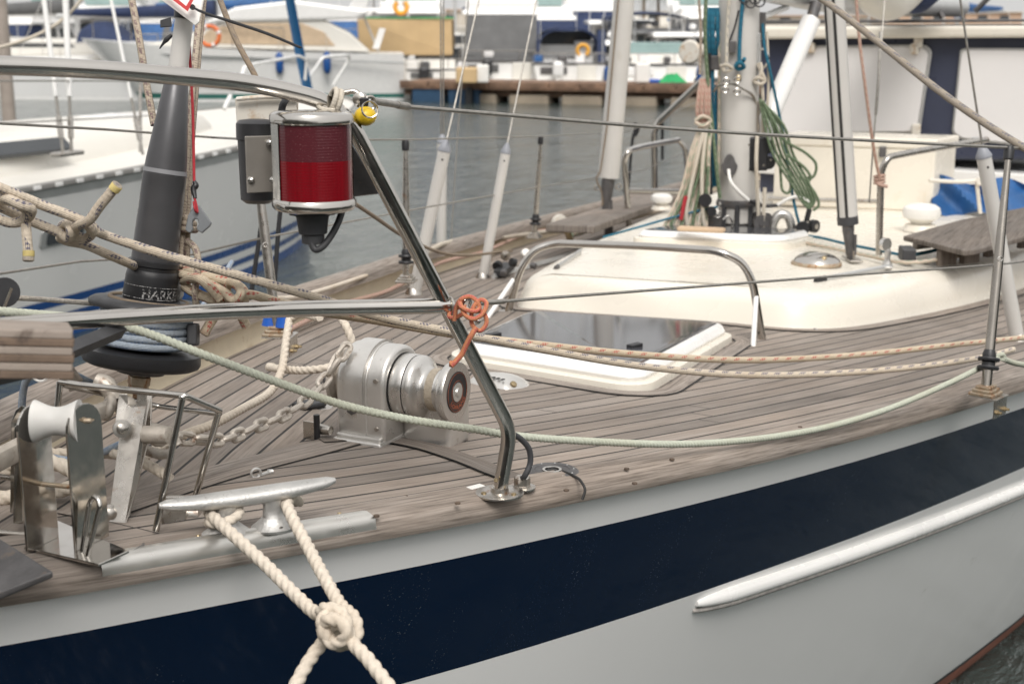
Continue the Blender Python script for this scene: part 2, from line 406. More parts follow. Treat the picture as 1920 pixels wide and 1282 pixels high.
def ropemat(name, base, fleck=None, mode='braid', dia=.014, fu=5.5, dark=None, fl=.36):
    """uv: u metres along, v 0..1 around; braid relief and coloured tracer yarns"""
    t = NT(name); u, v = t.uv(); r = dia/2
    us = t.math('DIVIDE', u, r)
    n = t.noise(t.obj(), 180, 3); big = t.noise(t.obj(), 7, 4)
    c = t.mix(t.ramp(n, [(.3, 0.), (.7, 1.)]), tuple(x*.80 for x in base), base)
    c = t.mix(t.ramp(big, [(.45, 0.), (.8, .55)]), c, tuple(x*y for x, y in zip(base, (.78, .70, .60))))
    if mode == 'laid':
        fib = t.n('TexWave', wave_type='BANDS', i_Vector=t.comb(t.math('MULTIPLY', us, 1.0), t.math('MULTIPLY', v, 9.0)), i_Scale=1.6, i_Distortion=1.5).outputs[1]
        hh = t.math('ADD', fib, n); t.bump(hh, .35, dia*.03)
        return t.set(Base_Color=c, Roughness=.9)
    a = t.math('SINE', t.math('MULTIPLY', t.math('ADD', t.math('MULTIPLY', v, 8.0), t.math('MULTIPLY', us, .55)), 2*PI))
    b = t.math('SINE', t.math('MULTIPLY', t.math('SUBTRACT', t.math('MULTIPLY', v, 8.0), t.math('MULTIPLY', us, .55)), 2*PI))
    weave = t.math('MULTIPLY', a, b)
    if fleck:
        band = t.math('FRACT', t.math('ADD', t.math('DIVIDE', us, fu), t.math('MULTIPLY', v, 2.0)))
        along = t.math('LESS_THAN', band, fl)
        lane = t.math('LESS_THAN', t.math('FRACT', t.math('MULTIPLY', v, 3.0)), .42)
        m = t.math('MULTIPLY', t.math('MULTIPLY', along, lane), t.n('MapRange', i_0=weave, i_1=-.35, i_2=.15, i_3=0.0, i_4=1.0).outputs[0])
        c = t.mix(t.math('MULTIPLY', m, .85), c, fleck)
    if dark:
        m2 = t.math('LESS_THAN', weave, -.35)
        m3 = t.ramp(t.noise(t.comb(t.math('MULTIPLY', us, .8), t.math('MULTIPLY', v, 6.0)), 1.0, 2), [(.44, 0.), (.54, 1.)])
        c = t.mix(t.math('MULTIPLY', t.math('MULTIPLY', m2, m3), .8), c, dark)
    t.bump(weave, .6, dia*.05)
    return t.set(Base_Color=c, Roughness=.88)
CR = (.66, .55, .42)
M['r_blue'] = ropemat('cream rope with blue tracer', (.64, .55, .44), (.03, .04, .11), dia=.016, fl=.46)
M['r_red'] = ropemat('cream rope with red tracer', (.60, .50, .37), (.40, .03, .03), dia=.016, fl=.36)
M['r_blue2'] = ropemat('pale rope with blue tracer', (.60, .55, .46), (.10, .12, .17), dia=.014)
M['r_green'] = ropemat('pale green rope', (.50, .52, .43), dia=.014, mode='laid')
M['r_white'] = ropemat('undyed three strand rope', (.70, .62, .52), dia=.02, mode='laid')
M['r_grey'] = ropemat('blue grey braided line', (.34, .39, .45), (.16, .22, .34), dia=.013, fl=.6)
M['r_mottle'] = ropemat('mottled braid', (.48, .40, .31), (.12, .06, .08), dia=.012, dark=(.06, .04, .05), fl=.55, fu=3.2)
M['r_blackfleck'] = ropemat('white line with black tracer', (.62, .57, .50), None, dia=.009, dark=(.02, .02, .03))
M['r_brown'] = ropemat('dirty brown braid', (.27, .21, .15), (.12, .10, .10), dia=.012)
M['r_teal'] = ropemat('teal braid', (.015, .14, .22), (.01, .05, .1), dia=.010)
M['r_olive'] = ropemat('olive green braid', (.13, .18, .105), (.30, .34, .24), dia=.010, fl=.3)
M['r_pink'] = ropemat('cream and pink braid', (.52, .36, .29), (.34, .10, .09), dia=.010)
M['r_gw'] = ropemat('white braid with green tracer', (.62, .52, .42), (.02, .20, .11), dia=.011, fl=.5, fu=9)
M['r_white2'] = ropemat('plain white braid', (.60, .54, .45), None, dia=.01)
M['r_orange'] = ropemat('orange and red braid', (.62, .24, .12), (.45, .05, .09), dia=.008, fl=.75, fu=9)
M['r_black'] = ropemat('black braid', (.02, .02, .022), None, dia=.01, mode='laid')

M['r_greyfleck'] = ropemat('grey brown braid with blue tracer', (.36, .31, .25), (.09, .10, .15), dia=.02, fl=.5)
def smoke():
    t = NT('smoked acrylic'); n = t.noise(t.obj(), 5, 4)
    c = t.mix(n, (.05, .052, .058), (.07, .07, .078))
    return t.set(Base_Color=c, Roughness=.08, IOR=1.30)
M['smoke'] = smoke()
def lensm(name, c1, c2, split):
    t = NT(name); sp = t.n('SeparateXYZ'); u, v = t.uv()
    t.t.links.new(t.obj(), sp.inputs[0])
    up = t.math('GREATER_THAN', v, split)
    streak = t.noise(t.comb(t.math('MULTIPLY', u, 30.0), t.math('MULTIPLY', v, 3.0)), 1.0, 3)
    cc = t.mix(up, t.mix(streak, c1, tuple(min(1, x*2.2) for x in c1)), c2)
    scr = t.ramp(t.noise(t.comb(t.math('MULTIPLY', u, 40.0), t.math('MULTIPLY', v, 600.0)), 1.0, 4), [(.62, 0.), (.7, .35)])
    cc = t.mix(t.math('MULTIPLY', scr, up), cc, (.45, .25, .24))
    t.bump(t.math('SINE', t.math('MULTIPLY', v, 1400.0)), .15, .0004)
    return t.set(Base_Color=cc, Roughness=.14, IOR=1.5, Coat_Weight=.6, Coat_Roughness=.05)
M['lens'] = lensm('red lens', (.105, .001, .004), (.085, .016, .022), .062)

def water():
    t = NT('harbour water'); o = t.obj()
    mp = t.n('Mapping', i_Vector=o); mp.inputs['Scale'].default_value = (1.0, 1.7, 1.0); mp.inputs['Rotation'].default_value = (0, 0, math.radians(-26))
    w1 = t.noise(mp.outputs[0], 2.2, 6, .60, .7); w2 = t.noise(mp.outputs[0], .5, 4, .55, .4)
    w3 = t.noise(mp.outputs[0], 7.0, 4, .6, .3)
    h = t.math('ADD', t.math('ADD', t.math('MULTIPLY', w1, .5), t.math('MULTIPLY', w2, 1.1)), t.math('MULTIPLY', w3, .16))
    t.bump(h, 1.0, .12)
    c = t.mix(w2, (.034, .047, .044), (.050, .066, .061))
    return t.set(Base_Color=c, Roughness=.05, IOR=1.72)
M['water'] = water()
# ================================================================= setting
mb = MB()
mb.grid(lambda a, b: Vector((-60+1260*a, -600+1800*b, -.085)), 40, 40)
w_ = mb.build('water', M['water']); tag(w_, 'rippled grey green harbour water', kind='structure')
# ================================================================= the sailing yacht: hull
YO = Vector((5.0, 0, 0))
Y = thing('sailboat', 'big moored sailboat with weathered teak deck and navy striped hull, filling the near view', 'sailboat', YO)
WX = [1.3, 2, 3, 4.5, 6, 8, 10, 13]; WY = [.02, .22, .56, 1.0, 1.33, 1.62, 1.68, 1.2]
def wb(x): return interp(x, WX, WY) if x > 1.3 else .02
XS = [0.0, .05, .12, .21, .32, .45, .6, .75, .9, 1.05, 1.2, 1.35, 1.5, 1.7, 1.9, 2.1, 2.35, 2.6, 2.85, 3.1, 3.4, 3.7, 4.0, 4.4, 4.8, 5.2, 5.7, 6.3, 7, 8, 9, 10, 11, 12, 13]
def zbot(x): return zs(x)*max(0, 1-x/1.3)**1.15 if x < 1.3 else 0.0
def sect(x, dz, side, out=0.0):
    """point of the topside dz metres below the sheer"""
    z0 = zs(x); zb = zbot(x); z = max(z0-dz, zb) if x < 1.3 else z0-dz
    if x >= 1.3 and z < 0:
        y = wb(x)*(1+z*.9)
    else:
        t = (z-zb)/max(z0-zb, 1e-4); y = wb(x)+(hb(x)-wb(x))*max(t, 0)**.92
    return Vector((x, side*(y+out), z))
ROWS = [0, .02, .108, .21, .355, .40, .45, .52, .6, .75, .9, 1.05, 1.2]
mb = MB()
for side in (-1, 1):
    rows = []
    for x in XS:
        f = zs(x)
        zz = [min(d, f*.93 if x < 1.3 else 9) for d in ROWS]
        rows.append([sect(x, d, side) if f-d > .14 or x < 1.3 else None for d in ROWS])
    def pt(i, j):
        x = XS[i]; d = ROWS[j]; lim = zs(x)-.13
        if j >= len(ROWS): return None
        return sect(x, min(d, lim) if x >= 1.3 else d, side)
    n = len(ROWS)
    vs = [pt(i, j) for i in range(len(XS)) for j in range(n)]
    # boot stripe rows follow the waterline, not the sheer
    ext = [.115, .088, .066, -.03, -.35]
    fs = []; ms = []
    for i in range(len(XS)): vs += [sect(XS[i], zs(XS[i])-z, side) for z in ext]
    base = len(XS)*n; m = len(ext)
    for i in range(len(XS)-1):
        for j in range(n-1):
            q = [i*n+j, (i+1)*n+j, (i+1)*n+j+1, i*n+j+1]; fs.append(q if side < 0 else q[::-1])
            ms.append(1 if 2 <= j <= 3 else 0)
        q = [i*n+n-1, (i+1)*n+n-1, base+(i+1)*m, base+i*m]; fs.append(q if side < 0 else q[::-1]); ms.append(0)
        for j in range(m-1):
            q = [base+i*m+j, base+(i+1)*m+j, base+(i+1)*m+j+1, base+i*m+j+1]; fs.append(q if side < 0 else q[::-1])
            ms.append(0 if j == 0 else (2 if j == 1 else 3))
    mb.add(vs, fs, ms)
hull = mb.build('hull', [M['greyhull'], M['navy'], M['bootblack'], M['boot']], Y)
# rubbing strake on the port side
def strake(dz, r, out, x0, x1, n=60):
    P = []; R = []; dz0 = dz
    for i in range(n+1):
        x = x0+(x1-x0)*(i/n)**2; dz = dz0+.035*(x-x0) if x < 4 else dz0+.035*(4-x0); k = min(1, ((x-x0)/.12))**.5
        P.append(sect(x, dz, -1, out*k)); R.append(r*(.35+.65*k))
    return P, R
SX0 = 1.70
mb = MB(); P, R = strake(.385, .0185, .006, SX0, 12)
mb.tube(P, R, 16, flat=1.0, ref=(0, 0, 1))
st = mb.build('rubbing_strake', M['gel'], Y)
mb = MB(); P, R = strake(.404, .0105, .014, SX0, 12); mb.tube(P, R, 10); mb.build('rubber_edge', plain('dirty strake edge', (.32, .30, .28), .8, 0, .25, 60, .5, 200), st)

# ---------------------------------------------------------------- deck
CW = .066       # covering board width
BH = .072      # height of the starboard bulwark rail over the deck
def ddeck(x, y): return zs(x)+.012*(1-min(1, abs(y)/max(hb(x), .05))**2)
mb = MB()
NXD = 150
for side in (-1, 1):
    def fn(a, b, side=side):
        x = .10+12.4*a**1.35; y = side*(hb(x)-.015)*b; return Vector((x, y, ddeck(x, y)))
    def uvf(a, b):
        x = .10+12.4*a**1.35; sl = (hb(x+.02)-hb(x-.02))/.04
        return (x*math.sqrt(1+sl*sl), hb(x)*(1-b)/math.sqrt(1+sl*sl))
    mb.grid(fn, NXD, 24, uvf=uvf, flip=(side < 0))
deck = mb.build('deck', M['deck'], Y)
# bulwark (starboard, cream inner face) and rails
def capline(side, inset, dz, x0=.02, x1=12.4, n=90):
    return [Vector((x0+(x1-x0)*(i/n)**1.3, side*(hb(x0+(x1-x0)*(i/n)**1.3)-inset), zs(x0+(x1-x0)*(i/n)**1.3)+dz)) for i in range(n+1)]
def sweep(mb, prof, side, x0=.02, x1=12.4, n=110, mi=0):
    """prof: [(inset, dz)] open outline swept along the sheer"""
    m = len(prof); vs = []; fs = []; uv = []; L = 0; last = None
    d = [0]
    for k in range(1, m): d.append(d[-1]+math.hypot(prof[k][0]-prof[k-1][0], prof[k][1]-prof[k-1][1]))
    ls = []
    for i in range(n+1):
        x = x0+(x1-x0)*(i/n)**1.3
        sl = (hb(x+.01)-hb(x-.01))/.02; q = 1/math.sqrt(1+sl*sl)
        c = Vector((x, side*hb(x), 0))
        if last is not None: L += (c-last).length
        last = c; ls.append(L)
        for (ins, dz) in prof:
            px = x+ins*sl*q; py = side*(hb(x)-ins*q)
            if side*py < 0: py = 0
            vs.append(Vector((px, py, zs(x)+dz)))
    for i in range(n):
        for k in range(m-1):
            q = [i*m+k, (i+1)*m+k, (i+1)*m+k+1, i*m+k+1]
            fs.append(q if side < 0 else q[::-1]); u = [(ls[i], d[k]), (ls[i+1], d[k]), (ls[i+1], d[k+1]), (ls[i], d[k+1])]
            uv.append(u if side < 0 else u[::-1])
    return mb.add(vs, fs, mi, uv, True)
def arc(cx, cz, r, a0, a1, n=6): return [(cx+r*math.cos(math.radians(a0+(a1-a0)*k/n)), cz+r*math.sin(math.radians(a0+(a1-a0)*k/n))) for k in range(n+1)]
# port covering board, rounded outer edge standing 12 mm proud of the hull
pr = [(.0, -.034), (-.010, -.034)] + [(-.010-.003*math.sin(PI*k/6), -.034+.024*k/6) for k in range(1, 6)] + [(-.010+.022*(1-math.cos(PI/2*k/6)), -.010+.016*math.sin(PI/2*k/6)) for k in range(7)] + [(.04, .008), (CW, .008), (CW, -.01)]
mb = MB(); sweep(mb, pr, -1); mb.build('covering_board', M['teak'], Y)
mb = MB(); sweep(mb, [(CW, -.01), (CW, .0065), (CW+.006, .0065), (CW+.006, -.01)], -1)
mb.build('board_seam', M['seal'], Y)
mb = MB(); sweep(mb, [(-.002, -.05), (-.002, BH)], 1); sweep(mb, [(.045, BH), (.045, .02), (.055, 0), (.055, -.02)], 1)
bw = mb.build('bulwark', M['cream_dull'], Y)
pr = [(-.016, BH-.002), (-.020, BH+.016)]+[(.022-.040*math.cos(PI*k/8), BH+.018+.026*math.sin(PI*k/8)) for k in range(9)]+[(.066, BH-.002), (-.016, BH-.002)]
mb = MB(); sweep(mb, [(p[0]*1.08, p[1]) for p in pr], 1); mb.build('toe_rail', M['teak'], Y)
def strip(mb, pts, w, h, uv0=0, mi=0, n=8):
    """flat board laid on the deck along a centre line of points"""
    P, _ = catmull([Vector(p) for p in pts], [0]*len(pts), n); vs = []; fs = []; uv = []; L = 0
    for i, p in enumerate(P):
        t = (P[min(i+1, len(P)-1)]-P[max(i-1, 0)]); t.z = 0; t.normalize(); nn = Vector((-t.y, t.x, 0))
        if i: L += (P[i]-P[i-1]).length
        ww = w(i/(len(P)-1)) if callable(w) else w
        for s in (-1, 1):
            q = p+nn*(s*ww/2); vs.append(Vector((q.x, q.y, ddeck(q.x, q.y)+h)))
        uv.append(L)
    f2 = []; u2 = []
    for i in range(len(P)-1):
        f2.append([i*2, (i+1)*2, (i+1)*2+1, i*2+1][::-1]); u2.append([(uv[i], uv0), (uv[i+1], uv0), (uv[i+1], uv0+.09), (uv[i], uv0+.09)][::-1])
    return mb.add(vs, f2, mi, u2)
def board(pts, w, uv0, lvl=0):
    a = MB(); strip(a, pts, (lambda t: w(t)+.010) if callable(w) else w+.005, .0015+.002*lvl); a.build('board_seam', M['seal'], Y)
    b = MB(); strip(b, pts, w, .0025+.002*lvl, uv0); b.build('king_plank', M['teak'], Y)
board([DK(150, 985), DK(300, 935), DK(430, 895), DK(620, 845), DK(700, 822)], .085, .4)
board([DK(600, 838), DK(690, 833), DK(780, 845), DK(870, 870), DK(935, 893), DK(1000, 912)], .052, .9, 1)
# ================================================================= pulpit
AX = lambda a, b: (Vector(b)-Vector(a)).normalized()
SIDE = Vector((0, 1, 0))
def fillet(pts, rad, n=6):
    """polyline with rounded corners (3D)"""
    P = [Vector(p) for p in pts]; out = [P[0]]
    for i in range(1, len(P)-1):
        a = (P[i-1]-P[i]); b = (P[i+1]-P[i]); la, lb = a.length, b.length; a.normalize(); b.normalize()
        r = rad[i-1] if isinstance(rad, (list, tuple)) else rad
        d = min(r, la*.48, lb*.48)
        p0 = P[i]+a*d; p2 = P[i]+b*d
        for k in range(n+1):
            t = k/n; out.append(p0*(1-t)**2+P[i]*2*t*(1-t)+p2*t*t)
    out.append(P[-1]); return out
foot = DK(937, 922, .010); bend = W(957, 806, 2.42); top = W(640, 196, 2.13)
rr = .0128
upath = fillet([foot, bend, top, W(480, 156, 2.07), W(200, 131, 1.95), W(0, 122, 1.87), W(-330, 122, 1.76), Vector((.20, .21, 2.32)), Vector((.42, .33, 2.29)), Vector((.60, .35, 2.26)), Vector((.56, .27, 1.72))], [.03, .055, .2, .3, .2, .15, .10, .10, .10])
pmb = MB(); pmb.tube(upath, rr, 20)
pul = pmb.build('pulpit', M['steel'], Y, 'port bow rail of polished steel tube carrying the red lamp')
lp = [W(848, 573, 2.30), W(600, 578, 2.22), W(400, 585, 2.12), W(200, 597, 2.02), W(0, 612, 1.92), W(-300, 640, 1.8), Vector((.15, .17, 1.99)), Vector((.36, .31, 1.98)), Vector((.578, .310, 1.97))]
mb = MB(); mb.tube(lp, rr*.98, 20, smooth_path=5); mb.build('lower_rail', M['steel'], pul)
mb = MB(); mb.lathe([(0, .042), (.003, .042), (.0045, .038), (.0046, .016), (.012, .0145)], foot-Vector((0, 0, .003)), (0, 0, 1), 28); mb.build('foot_plate', M['steel_worn'], pul)
mb = MB()
for a in (20, 140, 260): mb.lathe([(0, .005), (.002, .0045), (.003, .002)], foot+Vector((.030*math.cos(math.radians(a)), .030*math.sin(math.radians(a)), .0015)), (0, 0, 1), 10)
mb.lathe([(0, .004), (.003, .003)], W(930, 900, 2.43), -FW, 10)
mb.build('screw', M['brass'], pul)
mb = MB(); mb.box((.03, .0, 1.668), (.20, .15, .085), None, .03, seg=4); mb.build('stem_cap', M['steel_worn'], Y)
# weld seam where the lower rail meets the leg
mb = MB(); mb.tube(loop(W(845, 573, 2.297), W(700, 575, 2.26)-W(845, 573, 2.297), .0138, 18), .0014, 6, closed=True); mb.build('weld', M['steel_worn'], pul)
# black cable and its deck gland
g0 = DK(979, 915, .006)
mb = MB(); mb.lathe([(0, .024), (.003, .024), (.004, .021), (.004, .015), (.006, .015)], g0, (0, 0, 1), 24); mb.lathe([(.004, .0145), (.020, .0145), (.022, .012)], g0, (0, 0, 1), 6)
gl = mb.build('cable_gland', M['steel_worn'], Y)
mb = MB(); mb.tube([g0+Vector((0, 0, .018)), W(984, 892, 2.475), W(994, 868, 2.475), W(992, 842, 2.47), W(978, 824, 2.46), W(960, 812, 2.445)], .0052, 12, smooth_path=6); mb.build('cable', M['rubber'], gl)
# deck filler
f0 = DK(1035, 886, .004)
mb = MB(); mb.lathe([(0, .050), (.003, .050), (.006, .045), (.0062, .034), (.0052, .033), (.0052, .019), (.0068, .018), (.0068, .013), (.001, .0125)], f0, (0, 0, 1), 36)
df = mb.build('deck_filler', M['dkgrey'], Y)
mb = MB(); mb.lathe([(.0058, .0185), (.0075, .018), (.0075, .0135), (.0058, .013)], f0, (0, 0, 1), 28); mb.build('rim', M['steel'], df)
mb = MB()
star = []
for k in range(16): a = 2*PI*k/16; q = .0115 if k % 2 else .0085; star.append(f0+Vector((math.cos(a)*q, math.sin(a)*q, .0058)))
mb.prism(star, (0, 0, .0006)); mb.build('key_socket', M['seal'], df)
mb = MB()
for k in range(10):
    a = 2*PI*k/10+.3; mb.lathe([(0, .0016), (.0006, .0012)], f0+Vector((math.cos(a)*.041, math.sin(a)*.041, .0061)), (0, 0, 1), 8)
mb.build('rivet', M['alu'], df)
# plug screws of the covering board
mb = MB()
for (px, py) in [(760, 930), (858, 942), (1062, 918), (1175, 878), (1190, 905), (706, 966), (1260, 860), (1500, 800), (1620, 778)]:
    q = DK(px, py, .0095); mb.lathe([(-.002, .0052), (.0008, .0048), (.0009, .0001)], q, (0, 0, 1), 10)
mb.build('wood_plug', plain('filled screw hole', (.10, .07, .05), .8, 0, .3, 60), Y)
mb = MB(); q = DK(892, 912, .011); mb.box(q, (.030, .016, .002), Matrix.Rotation(math.radians(-25), 4, 'Z'), .001); mb.lathe([(0, .004), (.002, .003)], q, (0, 0, 1), 10); mb.build('bond_strap', M['offwhite'], Y)
q0, q1 = DK(1062, 884, .0105), DK(1093, 902, .0105)
mb = MB(); mb.tube([DK(1055, 883, .0095), DK(1078, 893, .0095), DK(1090, 903, .0095), W(1097, 918, 2.54), W(1092, 936, 2.535)], .0026, 8, smooth_path=5); mb.build('scarf_joint', M['seal'], Y)

# ================================================================= navigation lamp on the pulpit
LC = W(585, 300, 2.09)
lax = Vector((0.03, .02, 1)).normalized()
face = (CAM-LC); face.z = 0; face.normalize()
face = (Matrix.Rotation(math.radians(20), 3, 'Z') @ face)
side = lax.cross(face).normalized()
def lampring(t, a, b, z, n=26):
    """D shaped plan: rounded front, flat back"""
    out = []
    for k in range(n):
        th = 2*PI*k/n; c, s_ = math.cos(th), math.sin(th)
        r = 1.0
        x = c*b*(1.0 if c > 0 else .62); y = (abs(s_)**.8)*math.copysign(1, s_)*a
        out.append(LC+lax*z+face*x+side*y)
    return out
def loftrings(mb, rings, mi=0, caps=True, smooth=True):
    n = len(rings[0]); vs = [p for r in rings for p in r]; fs = []; uv = []
    for i in range(len(rings)-1):
        for k in range(n):
            k2 = (k+1) % n; fs.append([i*n+k, i*n+k2, (i+1)*n+k2, (i+1)*n+k])
            uv.append([(k/n, i), (k2/n, i), (k2/n, i+1), (k/n, i+1)])
    if caps: fs += [list(range(n))[::-1], [(len(rings)-1)*n+k for k in range(n)]]; uv += [[(0, 0)]*n]*2
    return mb.add(vs, fs, mi, uv, smooth)
A_, B_ = .0585, .060
mb = MB(); loftrings(mb, [lampring(0, A_-.004, B_-.004, z) for z in (-.060, .060)])
lamp = mb.build('navigation_light', M['steel_worn'], Y, 'port navigation lamp with red lens hung under the bow rail')
def lenspart(z0, z1):
    mb = MB(); n = 22; vs = []; fs = []; uv = []
    for j, z in enumerate((z0, z1)):
        for k in range(n+1):
            th = math.radians(-72+150*k/n); c, s_ = math.cos(th), math.sin(th)
            x = c*(B_-.0008)*(1.0 if c > 0 else .62); y = (abs(s_)**.8)*math.copysign(1, s_)*(A_-.0008)
            vs.append(LC+lax*z+face*x+side*y)
    for k in range(n): fs.append([k, k+1, n+2+k, n+1+k]); uv.append([(k/n, 0), ((k+1)/n, 0), ((k+1)/n, .12), (k/n, .12)])
    return mb.add(vs, fs, 0, uv)
lenspart(-.056, .056).build('red_lens', M['lens'], lamp)
mb = MB()
for sgn in (-1, 1):
    th0 = -78 if sgn < 0 else 78
    rings = []
    pts = []
    for z in (-.058, .058):
        r = []
        for th in ((th0-30, th0+6) if sgn < 0 else (th0-3, th0+34)):
            th = math.radians(th); c, s_ = math.cos(th), math.sin(th)
            x = c*(B_+.0012)*(1.0 if c > 0 else .62); y = (abs(s_)**.8)*math.copysign(1, s_)*(A_+.0012); r.append(LC+lax*z+face*x+side*y)
        rings.append(r)
    mb.add(rings[0]+rings[1], [[0, 1, 3, 2]], 0, None, False)
mb.build('side_plate', M['steel'], lamp)
for nm, z0 in (('top_cap', .056), ('bottom_cap', -.074)):
    mb = MB(); s1 = 1
    if nm == 'top_cap': zz = [(.054, 1.03), (.056, 1.06), (.064, 1.06), (.068, 1.03), (.071, .92), (.072, .5)]
    else: zz = [(-.055, 1.03), (-.058, 1.07), (-.066, 1.07), (-.071, 1.0), (-.074, .85), (-.075, .4)]
    loftrings(mb, [lampring(0, A_*k, B_*k, z) for z, k in zz]); mb.build(nm, M['steel'], lamp)
mb = MB(); b0 = LC-lax*.074
mb.lathe([(0, .034), (-.006, .034), (-.007, .026), (-.010, .024), (-.034, .021), (-.036, .017), (-.048, .017), (-.050, .011)], b0-side*.002, lax, 24)
mb.build('cable_plug', M['rubber'], lamp)
mb = MB(); mb.tube([W(586, 435, 2.10), W(586, 460, 2.10), W(592, 468, 2.10), W(603, 464, 2.10), W(622, 440, 2.11), W(636, 412, 2.12), W(643, 385, 2.13), W(640, 360, 2.16)], .0052, 12, smooth_path=6); mb.build('cable', M['rubber'], lamp)
# the second lamp body seen end on beside it, its clamp plate, and the bracket above
gc = W(482, 300, 2.17)
mb = MB(); mb.lathe([(-.066, .018), (-.060, .026), (.030, .029), (.031, .031), (.055, .031), (.060, .026), (.062, .01)], gc, lax+side*.02, 24)
ml = mb.build('lamp_back', M['blackgrey'], lamp)
q = W(490, 308, 2.13); R = Matrix((side, -face, lax)).transposed()
mb = MB(); mb.box(q, (.048, .003, .084), R, .0012)
mb.build('clamp_plate', plain('grey brown plate', (.32, .295, .265), .42, .5, .08, 20), lamp)
mb = MB()
for px, py in ((467, 270), (471, 338), (506, 268), (512, 338)): mb.lathe([(0, .0055), (.003, .005), (.0045, .0025), (.005, .0001)], W(px, py, 2.125), -FW, 12)
mb.build('screw', M['steel'], lamp)
mb = MB(); a = [W(440, 184, 2.18), W(556, 184, 2.17), W(556, 222, 2.17), W(500, 232, 2.18), W(452, 262, 2.19), W(444, 240, 2.19)]
mb.prism(a, FW*.02, .002); mb.tube([W(444, 186, 2.17), W(500, 182, 2.165), W(560, 184, 2.16), W(610, 192, 2.15)], .0035, 8, smooth_path=4)
mb.build('bracket', M['white_dirty'], lamp)
mb = MB(); a = [W(655, 262, 2.2), W(712, 362, 2.24), W(662, 368, 2.24), W(650, 330, 2.22)]
mb.prism(a, FW*.012, .001); mb.build('gusset', M['dkgrey'], lamp)
mb = MB(); mb.tube([W(540, 182, 2.14), W(530, 198, 2.12), W(527, 216, 2.12)], .0055, 10, smooth_path=4); mb.build('cable', M['rubber'], lamp)

# lashing round the corner of the bow rail
mb = MB(); c = W(622, 190, 2.12)
ax = AX(W(560, 172, 2.1), W(650, 205, 2.13))
rope_pts = loop(c, ax, .0185, 14, pitch=.0)+[]
mb.tube(rope_pts, .0042, 10, closed=True, smooth_path=2); mb.tube([p+ax*.008 for p in rope_pts], .0042, 10, closed=True, smooth_path=2)
mb.tube([W(628, 208, 2.10), W(606, 206, 2.10), W(596, 200, 2.11)], .004, 8, smooth_path=4)
tag(mb.build('lashing', M['r_white2']), 'white cord lashed round the corner of the upper bow rail above the red lamp', 'cord')

# snap hook, ring and yellow ball at the forward end of the upper lifeline
mb = MB(); mb.tube(fillet([W(636, 176, 2.16), W(665, 170, 2.16), W(678, 182, 2.16), W(668, 200, 2.16)], .012), .0042, 10)
mb.tube(loop(W(692, 196, 2.17), (.3, 1, .2), .012, 16), .003, 8, closed=True)
mb.lathe([(-.012, .006), (-.010, .010), (.008, .010), (.012, .006)], W(676, 186, 2.165), AX(W(660, 185, 2.1), W(700, 190, 2.2)), 14)
eye = mb.build('lifeline_eye', M['steel_worn'], Y)
yb = thing('marker_float', 'small yellow plastic ball hanging on a key ring from the lifeline end', 'float', W(685, 218, 2.15))
mb = MB(); mb.ball(W(685, 218, 2.15), .0150, sz=1.0, sx=1.15, sy=1.15); mb.build('ball', M['yellow'], yb)
mb = MB(); mb.lathe([(0, .006), (.014, .0075), (.016, .004)], W(683, 203, 2.15), (0, 0, 1), 12); mb.build('cap', M['black'], yb)
mb = MB(); mb.tube(loop(W(693, 206, 2.13), -FW+RT*.4, .0125, 24), .0009, 6, closed=True); mb.tube(loop(W(694, 205, 2.128), -FW+RT*.3, .0122, 24), .0009, 6, closed=True); mb.build('ring', M['steel'], yb)
# ---------------------------------------------------------------- lifelines, port side
stT = W(1893, 274, 3.55); stB = DK(1848, 737, .03)
mb = MB()
mb.tube([W(700, 190, 2.17), W(745, 197, 2.24)], .0052, 10); mb.tube([W(745, 197, 2.24), W(765, 200, 2.27)], .0062, 10)
mb.tube([W(760, 200, 2.27), W(1300, 244, 2.83), W(1600, 262, 3.18), stT+Vector((0, 0, -.004)), W(2400, 300, 4.9)], .0036, 8, smooth_path=4)
mb.build('lifeline', M['wire'], Y, 'port upper lifeline of thick steel wire')
mb = MB()
mb.tube([W(905, 568, 2.36), W(945, 565, 2.41)], .0046, 10)
mb.tube([W(900, 568, 2.35), W(1300, 538, 2.80), W(1600, 515, 3.20), W(1868, 496, 3.62), W(2000, 480, 3.9), W(2500, 440, 5)], .0028, 8, smooth_path=4)
mb.build('lifeline', M['wire'], Y, 'port lower lifeline of thin steel wire')

